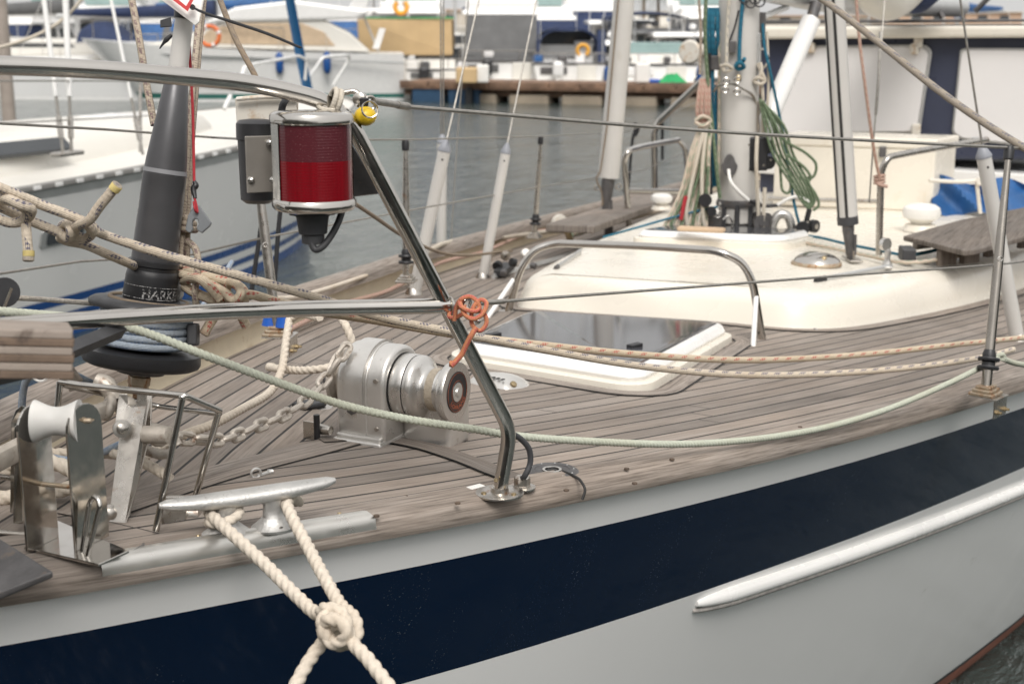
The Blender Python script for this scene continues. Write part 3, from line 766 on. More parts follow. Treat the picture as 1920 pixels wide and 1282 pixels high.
# ---------------------------------------------------------------- stanchions
def stanchion(base, topp, mid, r=.0125, rusty=True, boots=2, label=None, bracket=-1, big=True, mat=None):
    d = (topp-base).normalized(); L = (topp-base).length
    mb = MB(); mb.tube([base+d*.012, base+d*(L*.55), topp-d*.03], [r, r*.98, r*.62], 16)
    s = mb.build('stanchion', M[mat] if mat else M['steel_worn'], Y, label)
    mb = MB(); mb.lathe([(L-.036, r*.66), (L-.034, r*.98), (L-.012, r*1.05), (L-.002, r*.85), (L, r*.3)], base, d, 16); mb.build('cap', M['black'], s)
    if mid:
        mb = MB(); tn = (Vector(mid)-base).dot(d); q = base+d*tn
        mb.tube(loop(q-FW*r*.95, -FW, .0055, 16), .0018, 8, closed=True); mb.build('eyelet', M['steel'], s)
    if boots:
        mb = MB(); prof = []
        for k in range(boots):
            z = .058+k*.021
            prof += [(z, r*1.15), (z+.001, r*2.0), (z+.006, r*2.15), (z+.010, r*2.0), (z+.011, r*1.3), (z+.019, r*1.3)]
        mb.lathe(prof+[(.058+boots*.021+.008, r*1.05)], base, d, 22); mb.build('rubber_rings', M['black'], s)
    R = Matrix.Rotation(math.atan2((hb(base.x+.05)-hb(base.x-.05))*(1 if base.y > 0 else -1), .1), 4, 'Z')
    mb = MB(); w0 = r*5.2
    mb.box(base+Vector((0, 0, .001)), (w0, w0*.95, .008), R, .002); mb.box(base+Vector((0, 0, .009)), (w0*.82, w0*.76, .008), R, .002); mb.box(base+Vector((0, 0, .017)), (w0*.62, w0*.58, .008), R, .002)
    mb.build('stepped_base', M['rusty'] if rusty else M['steel_worn'], s)
    if bracket:
        mb = MB(); o = R.to_3x3() @ Vector((.002, bracket*.006, 0)); out = R.to_3x3() @ Vector((0, bracket, 0))
        mb.box(base+o*1-Vector((0, 0, .0045)), (w0*1.12, w0*1.15, .003), R, .001)
        mb.box(base+out*(w0*.60)-Vector((0, 0, .028)), (w0*1.12, .003, .048), R, .001)
        b = mb.build('bracket', M['steel_worn'], s)
        mb = MB()
        for k in (-1, 1):
            p = base+out*(w0*.61)-Vector((0, 0, .037))+(R.to_3x3() @ Vector((k*w0*.34, 0, 0)))
            mb.lathe([(0, .0062), (.006, .0062), (.007, .0035), (.014, .0035), (.015, .001)], p, out, 8)
        mb.build('bolt', M['brass'], s)
    return s
stanchion(stB, stT, W(1868, 496, 3.62), mat='steel_dark', label='port stanchion with rusty stepped base and black rubber rings')
far = [((520, 625), (474, 262), (500, 460), 4.02, 'starboard stanchion nearest the bow, behind the red lamp'),
       ((762, 527), (760, 262), None, None, 'starboard stanchion left of the white shroud tube'),
       ((1002, 445), (1014, 256), None, None, 'starboard stanchion right of the grey shroud tubes')]
SB = []
for i, (b, t, m, d, lab) in enumerate(far):
    bp = DK(b[0], b[1], BH+.04); dd = (bp-CAM).dot(FW); tp = W(t[0], t[1], dd*.985)
    tp.z = min(tp.z, bp.z+.64)
    s = stanchion(bp, tp, W(m[0], m[1], dd*.99) if m else None, r=.0125, rusty=(i == 0), boots=0 if i == 0 else 2, label=lab, bracket=-1 if i == 0 else 0, big=False); SB.append((bp, tp))
mb = MB(); q = SB[0][0]
for k in (-1, 1): mb.lathe([(.02, .022), (.05, .014), (.085, .012)], q+Vector((.0, k*.02, 0)), (0, 0, 1), 10)
mb.build('blue_boot', M['bluepaint'], Y)
aft = Vector((9.0, hb(9)-.06, zs(9)+.70))
mb = MB(); mb.tube([W(-60, 228, 2.8), W(200, 243, 3.2), W(400, 258, 3.75), SB[0][1], SB[1][1], SB[2][1], W(1180, 246, 9.0), aft], .003, 6); mb.build('lifeline', M['wire'], Y, 'starboard upper lifeline over the water')
mb = MB(); mid = lambda a: a[0].lerp(a[1], .5)
mb.tube([W(-60, 522, 2.6), W(150, 490, 3.0), W(360, 477, 3.55), mid(SB[0]), mid(SB[1]), mid(SB[2]), W(1210, 318, 9.0), aft-Vector((0, 0, .33))], .0028, 6); mb.build('lifeline', M['wire'], Y, 'starboard lower lifeline over the water')

# ================================================================= mooring cleat, chafe strip
hz = zs(.6)+.008+.060; cA, cB = G(298, 948, hz+.006), G(628, 900, hz+.006); cax = (cB-cA).normalized(); cn = Vector((-cax.y, cax.x, 0))
c0 = (cA+cB)/2; c0.z = zs(c0.x)+.008; LH_ = (cB-cA).length/2; print('CLEAT', c0, LH_)
mb = MB(); Lh = LH_; n = 22; rings = []
for k in range(n+1):
    t = -1+2*k/n; w_ = .0175*(1-abs(t)**3.2*.55)+.001; h_ = .0125*(1-abs(t)**2.2*.52)+.0008
    if abs(t) > .97: w_ *= .55; h_ *= .6
    cc = Vector((c0.x, c0.y, hz))+cax*(t*Lh)+Vector((0, 0, .006*abs(t)**2))
    rings.append([cc+cn*math.cos(2*PI*j/16)*w_+Vector((0, 0, math.sin(2*PI*j/16)*h_)) for j in range(16)])
loftrings(mb, rings)
for sg in (-1, 1):
    b = c0+cax*(sg*.040); rings = []
    H = hz-c0.z
    for z, rx, ry in [(0, .030, .026), (.004, .031, .027), (.009, .026, .020), (.02, .015, .012), (.035, .0125, .011), (.05, .014, .012), (H, .021, .014)]:
        rx *= 1.25; ry *= 1.15
        rings.append([b+cax*(math.cos(2*PI*j/18)*rx-sg*.006*(z/H))+cn*math.sin(2*PI*j/18)*ry+Vector((0, 0, z)) for j in range(18)])
    loftrings(mb, rings)
cl = mb.build('mooring_cleat', M['cleat'], Y, 'cast alloy horn cleat on the port covering board')
mb = MB()
for sg in (-1, 1):
    for k in (-1, 1): mb.lathe([(0, .0055), (.002, .005), (.003, .002)], c0+cax*(sg*.040+k*.0)+cn*(k*.021)+Vector((0, 0, .006)), (0, 0, 1), 10)
mb.build('screw', M['steel'], cl)
mb = MB()
a0, a1 = DK(255, 1068, .006), DK(742, 978, .008); m_ = 24; vs = []; rings = []
x0, x1 = .315, .735
for i in range(m_+1):
    x = x0+(x1-x0)*i/m_; e = 1
    ring = []
    for k in range(9):
        a = PI*k/8
        ins = .006-.0185*math.cos(a)*e; dz = .0045+.0105*math.sin(a)-.010*(1 if k == 0 else 0)-.006*(math.cos(a) > 0)*math.cos(a)
        ring.append(Vector((x, -(hb(x)-ins), zs(x)+dz)))
    for k in range(8, -1, -1): ring.append(ring[k]-Vector((0, 0, .0022)))
    rings.append(ring)
loftrings(mb, rings)
ch = mb.build('chafe_strip', M['satin'], Y)
mb = MB()
for x in (.345, .48, .61, .705):
    for ins in (.022,): mb.lathe([(0, .0038), (.0012, .003)], Vector((x, -(hb(x)-ins-.002), zs(x)+(.0125 if ins > 0 else .008))), (0, -.3 if ins < 0 else .1, 1), 8)
mb.build('screw', M['brass'], ch)
mb = MB()
for x, s_ in ((.40, 1), (.52, 1)):
    mb.tube([Vector((x, -(hb(x)-.026), zs(x)+.0130)), Vector((x-.008, -(hb(x-.008)-.012), zs(x)+.0158)), Vector((x-.03, -(hb(x-.03)-.002), zs(x)+.0135)), Vector((x-.055, -(hb(x-.055)+.006), zs(x)+.009))], [.0008, .0035, .003, .0005], 8, smooth_path=5, flat=.25)
mb.build('rope_scuff', plain('rope scuff mark', (.16, .15, .14), .6, 0, .2, 60), ch)

# ================================================================= bow roller stand (port), white roller
rb = [DK(45, 1030, .012), DK(105, 990, .012), DK(243, 1043, .012), DK(185, 1062, .012)]
z0 = rb[0].z
for p in rb: p.z = z0
mb = MB(); mb.prism(rb, (0, 0, .004), .001); rs = mb.build('bow_roller', M['steel'], Y, 'stainless stand with white roller on the stemhead')
def upright(pa, pb, H, thick, nm='side_plate', mat='steel', lean=Vector((0, 0, 0)), th_dir=None):
    """plate between two base points with a half round head"""
    a, b = Vector(pa), Vector(pb); u = (b-a); w = u.length; u.normalize(); upv = (Vector((0, 0, 1))+lean).normalized()
    pts = [a, b]
    for k in range(11):
        t = PI*k/10; pts.append(a+u*(w/2+w/2*math.cos(t))+upv*(H-w/2+w/2*math.sin(t)))
    nn = u.cross(upv).normalized()*thick
    m = MB(); m.prism(pts, nn, .0008); return m.build(nm, M[mat], rs), nn
pL0, pL1 = W(48, 1035, 1.985), W(106, 1000, 2.04)
pR0, pR1 = W(140, 1058, 1.99), W(203, 1032, 2.05)
for p in (pL0, pL1, pR0, pR1): p.z = z0+.004
upright(pL0, pL1, .205, .004); upright(pR0, pR1, .205, .004)
ra, rb_ = W(78, 805, 2.03), W(172, 822, 2.035)
ra = pL0.lerp(pL1, .5)+Vector((0, 0, .180)); rb_ = pR0.lerp(pR1, .5)+Vector((0, 0, .180)); ax = (rb_-ra); Lr = ax.length; ax.normalize()
R0 = .030
mb = MB(); mb.lathe([(.004, R0*.3), (.004, R0)]+[(.004+(Lr-.008)*k/16, R0*(1-.34*math.sin(PI*k/16)**1.2)) for k in range(1, 16)]+[(Lr-.004, R0), (Lr-.004, R0*.3)], ra, ax, 36)
mb.build('roller', M['offwhite'], rs)
mb = MB(); mb.lathe([(-.006, .004), (Lr+.012, .004), (Lr+.013, .002)], ra, ax, 12); mb.tube(loop(rb_+ax*.010, (0, .2, 1), .006, 10), .0012, 6, closed=True); mb.build('axle_pin', M['rusty'], rs)
ma, mb2 = pL0.lerp(pL1, .6)+Vector((0, 0, .087)), pR0.lerp(pR1, .3)+Vector((0, 0, .087))
mb = MB(); mb.tube([ma, mb2], .0036, 12); mb.build('tie_rod', M['rusty'], rs)
mb = MB(); q = pR0.lerp(pR1, .35); mb.tube(fillet([W(152, 1048, 1.985), W(168, 940, 1.98), W(180, 928, 1.97), W(188, 945, 1.965), W(162, 1052, 1.97)], .008), .0038, 10); mb.build('keeper_pin', M['steel'], rs)
# outboard cheek plates at the left edge
mb = MB()
P = lambda *a: [W(x, y, d) for x, y, d in a]
mb.prism(P((20, 960, 2.12), (22, 790, 2.12), (30, 768, 2.12), (42, 760, 2.12), (58, 768, 2.13), (62, 800, 2.14), (60, 965, 2.15)), -FW*.003, .0008)
mb.prism(P((30, 980, 2.09), (32, 800, 2.09), (40, 790, 2.09), (46, 800, 2.09), (48, 980, 2.1)), -FW*.012, .0008)
mb.build('cheek_plate', M['steel'], rs)
mb = MB(); mb.tube(P((-60, 885, 2.05), (48, 900, 2.10)), .0045, 10); mb.tube(P((-60, 993, 2.05), (45, 1002, 2.08)), .0042, 10); mb.build('tie_rod', M['steel_worn'], rs)

# second fairlead: two long strap plates with pivot bolt, and tube guard
mb = MB()
def strapplate(pts, d0, th): mb.prism([W(x, y, d0+dd) for x, y, dd in pts], -FW*th, .0010)
strapplate([(203, 982, 0), (236, 985, 0), (262, 900, .02), (276, 760, .03), (276, 738, .03), (258, 738, .03), (257, 757, .03), (247, 762, .03), (240, 757, .03), (240, 738, .03), (224, 738, .03), (216, 800, .02), (224, 822, .02)], 2.17, .004)
strapplate([(212, 980, 0), (240, 982, 0), (284, 810, .02), (286, 738, .03), (268, 738, .03), (262, 800, .02)], 2.20, .004)
sp_ = mb.build('strap_toggle', M['steel_worn'], rs)
mb = MB()
for px, py, r_ in ((228, 803, .0105), (205, 962, .0105)): mb.lathe([(0, r_*1.35), (.003, r_*1.35), (.0035, r_*.85), (.009, r_*.8), (.011, r_*.4)], W(px, py, 2.17), -FW+RT*.6, 18)
mb.build('pivot_bolt', M['steel_worn'], rs)
mb = MB(); mb.lathe([(-.02, .014), (.022, .014), (.024, .010)], W(293, 815, 2.19), RT-FW*.3, 16); mb.build('pivot_barrel', M['galv'], rs)

gd = [P((112, 716, 2.20), (150, 722, 2.19), (347, 742, 2.12), (412, 770, 2.20)), P((342, 745, 2.12), (292, 995, 2.12)), P((410, 772, 2.20), (352, 985, 2.24)), P((112, 716, 2.2), (107, 770, 2.2)), P((118, 722, 2.2), (255, 752, 2.30), (300, 762, 2.32), (412, 776, 2.2))]
mb = MB(); rt_ = .0052
mb.tube(fillet(gd[0], .004), rt_, 12)
for g in gd[1:4]: mb.tube(g, rt_, 12)
mb.tube(fillet(gd[4], .01), rt_*.8, 12); mb.ball(gd[1][0], rt_*1.15); mb.ball(gd[2][0], rt_*1.1)
mb.build('tube_guard', M['steel'], Y, 'bent stainless tube guard over the anchor chain')
mb = MB(); mb.prism([W(302, 930, 2.18), W(300, 990, 2.17), W(345, 995, 2.2), W(352, 930, 2.21)], FW*.02, .002)
mb.lathe([(-.012, .022), (.012, .022)], W(362, 965, 2.24), RT, 18)
mb.build('guard_base', M['steel_worn'], Y)

# anchor: shank and fluke
an = thing('anchor', 'galvanised anchor lying on the stemhead with its flat fluke over the port edge', 'anchor', W(120, 820, 2.15))
mb = MB(); mb.tube(P((-80, 905, 1.98), (0, 860, 2.06), (110, 802, 2.14), (205, 765, 2.22)), [.019, .019, .017, .014], 8, flat=.75); mb.build('shank', M['galv'], an)
mb = MB(); mb.tube(loop(W(203, 764, 2.22), RT*.9-UP*.3+FW*.5, .014, 14), .0075, 10, closed=True); mb.tube(P((180, 712, 2.24), (200, 722, 2.24), (215, 750, 2.24)), [.012, .015, .012], 12, smooth_path=4); mb.ball(W(235, 762, 2.25), .019, sz=.9); mb.build('shackle_eye', M['galv'], an)
mb = MB(); fp = [G(-60, 980, 1.70), G(0, 1008, 1.70), G(100, 1070, 1.69), G(0, 1108, 1.67), G(-90, 1130, 1.67)]; mb.prism(fp, (0, 0, -.010), .003, seg=3); mb.build('fluke', M['dkgrey'], an)
mb = MB(); mb.prism([W(90, 660, 2.2), W(108, 655, 2.2), W(150, 712, 2.3), W(130, 735, 2.3)], FW*.02, .002); mb.build('stock', M['galv'], an)

# laminated board across the bow rail and the dark bar under it
mb = MB(); bp_ = [W(-160, 580, 1.60), W(120, 590, 1.62), W(134, 600, 1.60), W(135, 618, 1.56), W(-160, 612, 1.48)]
for k in range(6): mb.prism([p-UP*(.0088*k)+(RT*.0015 if k % 2 else RT*0) for p in [W(-200, 590, 1.66), W(128, 604, 1.66), W(137, 616, 1.56), W(136, 622, 1.55), W(-200, 612, 1.47)]], -UP*.0084, .0016, mi=k % 2)
bs = mb.build('bow_seat', [plain('weathered ply face', (.27, .225, .19), .85, 0, .16, 9, .4, 90, dirt=((.14, .11, .09), 30, .55)), plain('dark ply layer', (.15, .105, .075), .85, 0, .25, 12, .4, 90, dirt=((.07, .05, .04), 30, .52))], Y, 'weathered laminated seat board at the bow rail')
mb = MB(); mb.tube(P((-120, 730, 1.75), (60, 690, 1.85), (135, 655, 1.92), (225, 618, 2.05)), .0125, 4, flat=.9, ref=UP); mb.tube(P((-120, 690, 1.8), (160, 640, 1.98), (215, 612, 2.08)), .0045, 8); mb.build('seat_strut', M['rubber'], bs)
# ================================================================= headsail furler on the centreline
fb = W(258, 735, 2.40); ft = W(345, 40, 2.33); fa = (ft-fb).normalized(); Lf = (ft-fb).length
def onf(px_y):  # distance along the furler for an image height
    lo, hi = -.3, 1.2
    for _ in range(30):
        m = (lo+hi)/2; q = fb+fa*m; v = q-CAM; y = 641-F*v.dot(UP)/v.dot(FW)
        if y > px_y: lo = m
        else: hi = m
    return lo
z = onf
mb = MB(); mb.lathe([(z(548), .0385), (z(330), .0355), (z(328), .0358), (z(318), .0345), (z(300), .0335), (z(160), .0200), (z(155), .017)], fb, fa, 40)
fu = mb.build('furler', M['blackgrey'], Y, 'black headsail furling gear with drum at the bow')
mb = MB(); mb.lathe([(z(325), .0362), (z(317), .0352)], fb, fa, 40); mb.build('torque_ring', plain('grey band', (.22, .22, .23), .5), fu)
mb = MB(); mb.lathe([(z(150), .0155), (z(158), .0165), (z(32), .0145), (z(28), .006)], fb, fa, 28); mb.build('foil', M['white_tube'], fu)
mb = MB(); mb.lathe([(z(36), .017), (z(22), .0175), (z(8), .016), (z(6), .008)], fb, fa, 20)
mb.prism(P((300, 38, 2.55), (320, 32, 2.55), (322, 50, 2.55), (300, 52, 2.55)), FW*.003, .001)
mb.tube(P((322, 66, 2.53), (312, 75, 2.53), (306, 82, 2.53), (299, 92, 2.53)), [.003, .0045, .0025, .001], 8, smooth_path=4, flat=.4); mb.build('tape', M['black'], fu)
mb = MB(); mb.lathe([(z(560), .0435), (z(556), .0445), (z(518), .0430), (z(508), .0415), (z(506), .0395), (z(500), .0395), (z(498), .042), (z(489), .042), (z(487), .0385)], fb, fa, 40)
col_ = mb.build('collar', M['black'], fu)
# disks
def disk(c, r, h, ax): return [(-h, r*.90), (-h*.6, r*.985), (0, r), (h*.5, r*.985), (h, r*.92), (h*1.3, r*.3)]
dax = (fa+Vector((0, .03, 0))).normalized()
mb = MB(); mb.lathe(disk(0, .098, .0075, 0), fb+fa*z(571), dax, 48); mb.build('upper_flange', M['rubber'], fu)
mb = MB(); mb.lathe([(0, .028), (.0, .086), (.004, .095), (.010, .098), (.026, .097), (.028, .088), (.030, .02)], fb+fa*(z(686)), dax, 48); mb.build('lower_flange', M['black'], fu)
mb = MB(); mb.lathe([(z(640), .06), (z(612), .06)], fb, fa, 30); mb.build('drum_core', M['dkgrey'], fu)
mb = MB(); pts = []
for k in range(5*22): a = 2*PI*k/22; pts.append((a, k/22))
base = fb+fa*z(648); up0 = (Vector((1, 0, 0))-fa*fa.x).normalized(); b0 = fa.cross(up0)
mb.tube([base+up0*math.cos(a)*.070+b0*math.sin(a)*.070+fa*(.0125*t) for a, t in pts], .0068, 10)
tag(mb.build('furling_line', M['r_grey']), 'blue grey furling line wound on the black furler drum at the bow', 'rope')
mb = MB()
for k in range(4): mb.tube([base+up0*math.cos(2*PI*j/24)*.064+b0*math.sin(2*PI*j/24)*.064+fa*(.052+.0085*k) for j in range(24)], .0042, 8, closed=True)
mb.build('webbing_turns', M['r_brown'], fu)
mb = MB(); mb.prism([W(348, 607, 2.36), W(368, 605, 2.36), W(368, 648, 2.36), W(350, 648, 2.36)], FW*.03, .004); mb.box(fb+fa*(z(588)), (.06, .06, .02), None, .004); mb.build('frame_post', M['rubber'], fu)
mb = MB(); mb.lathe([(z(728), .017), (z(722), .017), (z(720), .019), (z(706), .019), (z(704), .016), (z(696), .016)], fb, fa, 6); mb.lathe([(z(700), .012), (z(698), .040), (z(690), .042), (z(684), .034)], fb, fa, 24, mi=1)
mb.tube(P((262, 770, 2.42), (262, 725, 2.40)), .012, 10); mb.build('toggle', [M['rusty'], M['dkgrey']], fu)
# worn maker's lettering on the collar, wrapped round it
def text_mesh(txt, size):
    cu = bpy.data.curves.new('lettering', 'FONT'); cu.body = txt; cu.size = size; cu.align_x = 'CENTER'; cu.align_y = 'CENTER'; cu.resolution_u = 3; cu.offset = size*.02
    o = bpy.data.objects.new('lettering', cu); COL.objects.link(o)
    dg = bpy.context.evaluated_depsgraph_get(); dg.update(); me = bpy.data.meshes.new_from_object(o.evaluated_get(dg))
    bm = bmesh.new(); bm.from_mesh(me); bmesh.ops.triangulate(bm, faces=bm.faces[:]); bmesh.ops.subdivide_edges(bm, edges=[e for e in bm.edges if e.calc_length() > size*.15], cuts=2)
    vs = [v.co.copy() for v in bm.verts]; bm.verts.index_update(); fs = [[v.index for v in f.verts] for f in bm.faces]
    bm.free(); bpy.data.objects.remove(o); bpy.data.meshes.remove(me); return vs, fs
vs, fs = text_mesh('HARKEN', .021)
toC = (CAM-(fb+fa*z(545))); toC = (toC-fa*toC.dot(fa)).normalized(); sd2 = fa.cross(toC)
rad = .0450; out = []
for v in vs:
    a = v.x/rad+.62; out.append(fb+fa*(z(547)+v.y)+toC*math.cos(a)*rad+sd2*math.sin(a)*rad)
mb = MB(); mb.add(out, fs, 0, None, False)
tw = NT('worn white print'); nz = tw.noise(tw.obj(), 320, 3); tw.set(Base_Color=tw.mix(tw.ramp(nz, [(.47, 0.), (.54, 1.)]), (.03, .03, .03), (.45, .44, .43)), Roughness=.6)
mb.build('lettering', tw.m, fu)
mb = MB(); mb.tube([fb+fa*z(534)+toC*math.cos(a/20)*.0444+sd2*math.sin(a/20)*.0444 for a in range(-28, 29)], .0006, 4, caps=False); mb.tube([fb+fa*z(556)+toC*math.cos(a/20)*.0448+sd2*math.sin(a/20)*.0448 for a in range(-28, 29)], .0006, 4, caps=False); mb.build('print_line', tw.m, fu)

# sign board fixed at the top of the foil, with its black tie
sg = thing('sign_board', 'white sign board edged in red tied to the top of the furler', 'sign', W(340, 10, 2.5))
mb = MB(); mb.prism(P((262, -50, 2.27), (284, -14, 2.27), (366, 48, 2.28), (373, 42, 2.28), (384, -10, 2.28), (390, -60, 2.29)), FW*.004, .0008); mb.build('board', M['offwhite'], sg)
mb = MB()
mb.prism([W(x, y, 2.262) for x, y in ((300, -20), (318, -14), (349, 12), (360, -6), (372, -12), (372, -7), (363, 0), (352, 22), (310, -10))], -FW*.0008); mb.build('red_border', M['red'], sg)
mb = MB(); mb.lathe([(-.002, .0045), (.001, .0045)], W(361, 14, 2.265), FW, 12); mb.build('hole', M['seal'], sg)
mb = MB(); mb.tube(P((360, 12, 2.255), (372, 20, 2.25), (440, 43, 2.24), (500, 63, 2.22), (560, 88, 2.20), (566, 90, 2.20)), [.0012, .0022, .0026, .0026, .0022, .001], 8, smooth_path=3); mb.build('tie', M['black'], sg)

# red cord with grey plastic hook
rc = thing('hook_cord', 'thin red cord holding a grey plastic hook beside the black furler', 'cord', W(365, 300, 2.365))
mb = MB(); mb.tube(P((349, -20, 2.44), (352, 30, 2.37), (357, 130, 2.41), (361, 200, 2.39), (364, 340, 2.37)), .0024, 8, smooth_path=5)
mb.tube(P((364, 370, 2.365), (367, 380, 2.365), (370, 398, 2.363), (366, 394, 2.355), (363, 378, 2.355)), .0020, 8, smooth_path=4); mb.build('cord', M['redcord'], rc)
mb = MB(); mb.tube(P((364, 340, 2.37), (367, 348, 2.37), (363, 353, 2.37), (366, 372, 2.365)), [.003, .0055, .0055, .003], 10, smooth_path=4); mb.build('whipping', M['black'], rc)
hk = [(363, 386), (372, 384), (382, 398), (396, 418), (393, 424), (378, 437), (370, 432), (368, 427), (372, 420), (370, 411), (365, 410), (361, 414), (360, 422), (361, 431), (356, 437), (350, 434), (347, 430), (352, 404)]
bm_ = MB(); bm_.prism([W(x, y, 2.365) for x, y in hk], FW*.008, .0015, seg=2); bm_.build('hook', plain('grey nylon', (.16, .17, .18), .5), rc)
# ================================================================= ropes at the bow
def rope(name, mbs, mat, label, cat='rope', group=None):
    return tag(mbs.build(name, M[mat]), label, cat, group)
def knotball(mb, c, r, rr_, ax, turns=3, seed=1, fnc=braid):
    rnd = random.Random(seed)
    for k in range(turns):
        a = Vector(ax).normalized(); a = (a+Vector((rnd.uniform(-.35, .35), rnd.uniform(-.35, .35), rnd.uniform(-.35, .35)))).normalized()
        cc = Vector(c)+Vector(ax).normalized()*(k-(turns-1)/2)*rr_*1.7
        pts = loop(cc, a, r, 10); mb.tube(pts, rr_, 10, closed=True, smooth_path=3)
# cream rope with blue tracer: the long one from the knot to the first stanchion
mb = MB(); r = .0078
braid(mb, P((112, 448, 2.26), (135, 428, 2.235), (165, 418, 2.22), (182, 434, 2.23), (200, 442, 2.25), (300, 475, 2.25), (460, 520, 2.30), (600, 560, 2.36), (700, 592, 2.50), (860, 625, 2.62), (1000, 652, 2.78), (1200, 686, 3.0), (1400, 703, 3.22), (1600, 698, 3.45), (1750, 684, 3.62), (1842, 670, 3.74), (1900, 655, 3.86)), r)
rope('jib_sheet', mb, 'r_blue', 'long cream rope with blue flecks sagging from the bow knot to the port stanchion')
mb = MB()
braid(mb, P((-80, 322, 2.1), (0, 352, 2.14), (80, 385, 2.18), (158, 417, 2.20), (172, 436, 2.22), (160, 447, 2.235), (140, 440, 2.23), (143, 425, 2.20), (168, 412, 2.17), (188, 385, 2.16), (218, 349, 2.15)), r)
mb.lathe([(0, .0086), (.006, .0090), (.009, .0084), (.0095, .004)], W(214, 354, 2.152), AX(W(190, 384, 2.16), W(218, 349, 2.15)), 14)
rope('sheet_end', mb, 'r_blue', 'cream rope from the left edge with a short upright end above its knot')
mb = MB()
braid(mb, P((-80, 350, 2.14), (0, 388, 2.18), (60, 415, 2.2), (112, 437, 2.22), (128, 447, 2.22), (133, 432, 2.205), (126, 420, 2.22), (115, 428, 2.24), (118, 448, 2.25), (160, 459, 2.26), (200, 476, 2.28), (246, 496, 2.33), (262, 505, 2.42)), r)
rope('lower_sheet', mb, 'r_blue', 'cream rope running from the left edge through the knot to the black furler tube')
mb = MB()
braid(mb, P((-70, 385, 2.15), (-10, 408, 2.16), (20, 418, 2.17), (45, 412, 2.165), (50, 395, 2.15), (30, 381, 2.15), (5, 376, 2.16), (-30, 380, 2.17)), r); braid(mb, P((-30, 372, 2.18), (10, 372, 2.15), (38, 384, 2.13), (58, 392, 2.14), (56, 404, 2.16), (49, 412, 2.17), (50, 440, 2.16), (54, 484, 2.155)), r)
mb.lathe([(0, .0085), (.010, .0088), (.012, .006)], W(53, 476, 2.155), -UP, 14)
rope('sheet_tail', mb, 'r_blue', 'knotted cream rope at the left edge with its taped end hanging straight down')
tip = plain('yellow taped end', (.62, .50, .20), .7, 0, .2, 60)
# yellow heat sealed ends
mb = MB(); mb.lathe([(0, .0089), (.009, .0092), (.0095, .0088)], W(213, 356, 2.151), AX(W(190, 384, 2.16), W(218, 349, 2.15)), 14)
o = mb.build('whipping', tip, bpy.data.objects['sheet_end'])
mb = MB(); mb.lathe([(0, .0088), (.008, .0090), (.0085, .0088)], W(53.5, 470, 2.155), -UP, 14); mb.build('whipping', tip, bpy.data.objects['sheet_tail'])

# cream rope with red tracer, doubled and knotted right of the furler
mb = MB(); r = .0085
braid(mb, P((332, 512, 2.40), (380, 527, 2.36), (420, 548, 2.34), (440, 562, 2.33), (452, 550, 2.32), (446, 535, 2.33), (430, 530, 2.355), (424, 548, 2.37), (432, 566, 2.37), (445, 560, 2.345), (462, 552, 2.34), (520, 566, 2.38), (600, 584, 2.44), (700, 600, 2.55), (860, 628, 2.68), (1000, 645, 2.82), (1200, 665, 3.05), (1400, 675, 3.28), (1600, 666, 3.5), (1800, 645, 3.75), (1900, 635, 3.95), (2050, 618, 4.3)), r*.92)
rope('red_sheet', mb, 'r_red', 'cream rope with red flecks passing above the hatch to the port stanchion')
mb = MB()
braid(mb, P((330, 503, 2.44), (370, 514, 2.38), (410, 524, 2.36), (440, 532, 2.36), (456, 545, 2.37), (458, 562, 2.38), (448, 572, 2.385), (452, 590, 2.39), (462, 612, 2.40)), r)
braid(mb, P((332, 522, 2.44), (360, 546, 2.38), (398, 562, 2.36), (418, 570, 2.38), (404, 590, 2.39), (384, 622, 2.39)), r)
braid(mb, P((336, 530, 2.42), (372, 522, 2.34), (392, 536, 2.325), (412, 560, 2.34)), r)
mb.lathe([(0, .009), (.006, .0093), (.008, .006)], W(386, 620, 2.39), AX(W(404, 590, 2.39), W(384, 622, 2.39)), 14)
rope('red_sheet_bight', mb, 'r_red', 'knotted bights of red flecked rope beside the furler with two cut ends below')

# mottled halyards right of the furler
mb = MB(); r = .0062
braid(mb, P((378, -20, 2.60), (371, 60, 2.57), (360, 180, 2.50), (350, 300, 2.45), (343, 400, 2.42), (338, 470, 2.40), (336, 500, 2.40)), r)
braid(mb, P((384, -20, 2.62), (376, 60, 2.585), (366, 180, 2.515), (357, 300, 2.465), (352, 400, 2.435), (350, 500, 2.42)), r*.9)
for k, (cx, cy, rx) in enumerate(((345, 407, 13), (348, 418, 14), (350, 430, 15))): mb.tube(loop(W(cx, cy, 2.41), fa+Vector((0, .12*(k-1), 0)), .0125+.001*k, 12), r, 10, closed=True, smooth_path=2)
braid(mb, P((335, 440, 2.41), (330, 465, 2.41), (333, 485, 2.41), (326, 505, 2.41), (334, 522, 2.42)), r)
braid(mb, P((352, 452, 2.40), (366, 466, 2.38), (371, 490, 2.365), (368, 520, 2.36), (366, 545, 2.36), (368, 575, 2.37)), r*.95)
rope('halyard', mb, 'r_mottle', 'speckled double line coming down behind the red cord and hitched beside the furler')
mb = MB(); braid(mb, P((243, -20, 2.45), (262, 80, 2.40), (275, 160, 2.38), (289, 235, 2.37)), .0062)
rope('guard_line', mb, 'r_mottle', 'speckled single line running down to the left side of the black furler tube')
mb = MB(); braid(mb, P((405, -20, 3.0), (440, 70, 2.95), (478, 142, 2.9), (500, 190, 2.9)), .0062, step=None)
rope('brown_line', mb, 'r_brown', 'dirty brown line slanting down to the bow rail left of the blue furled sail')
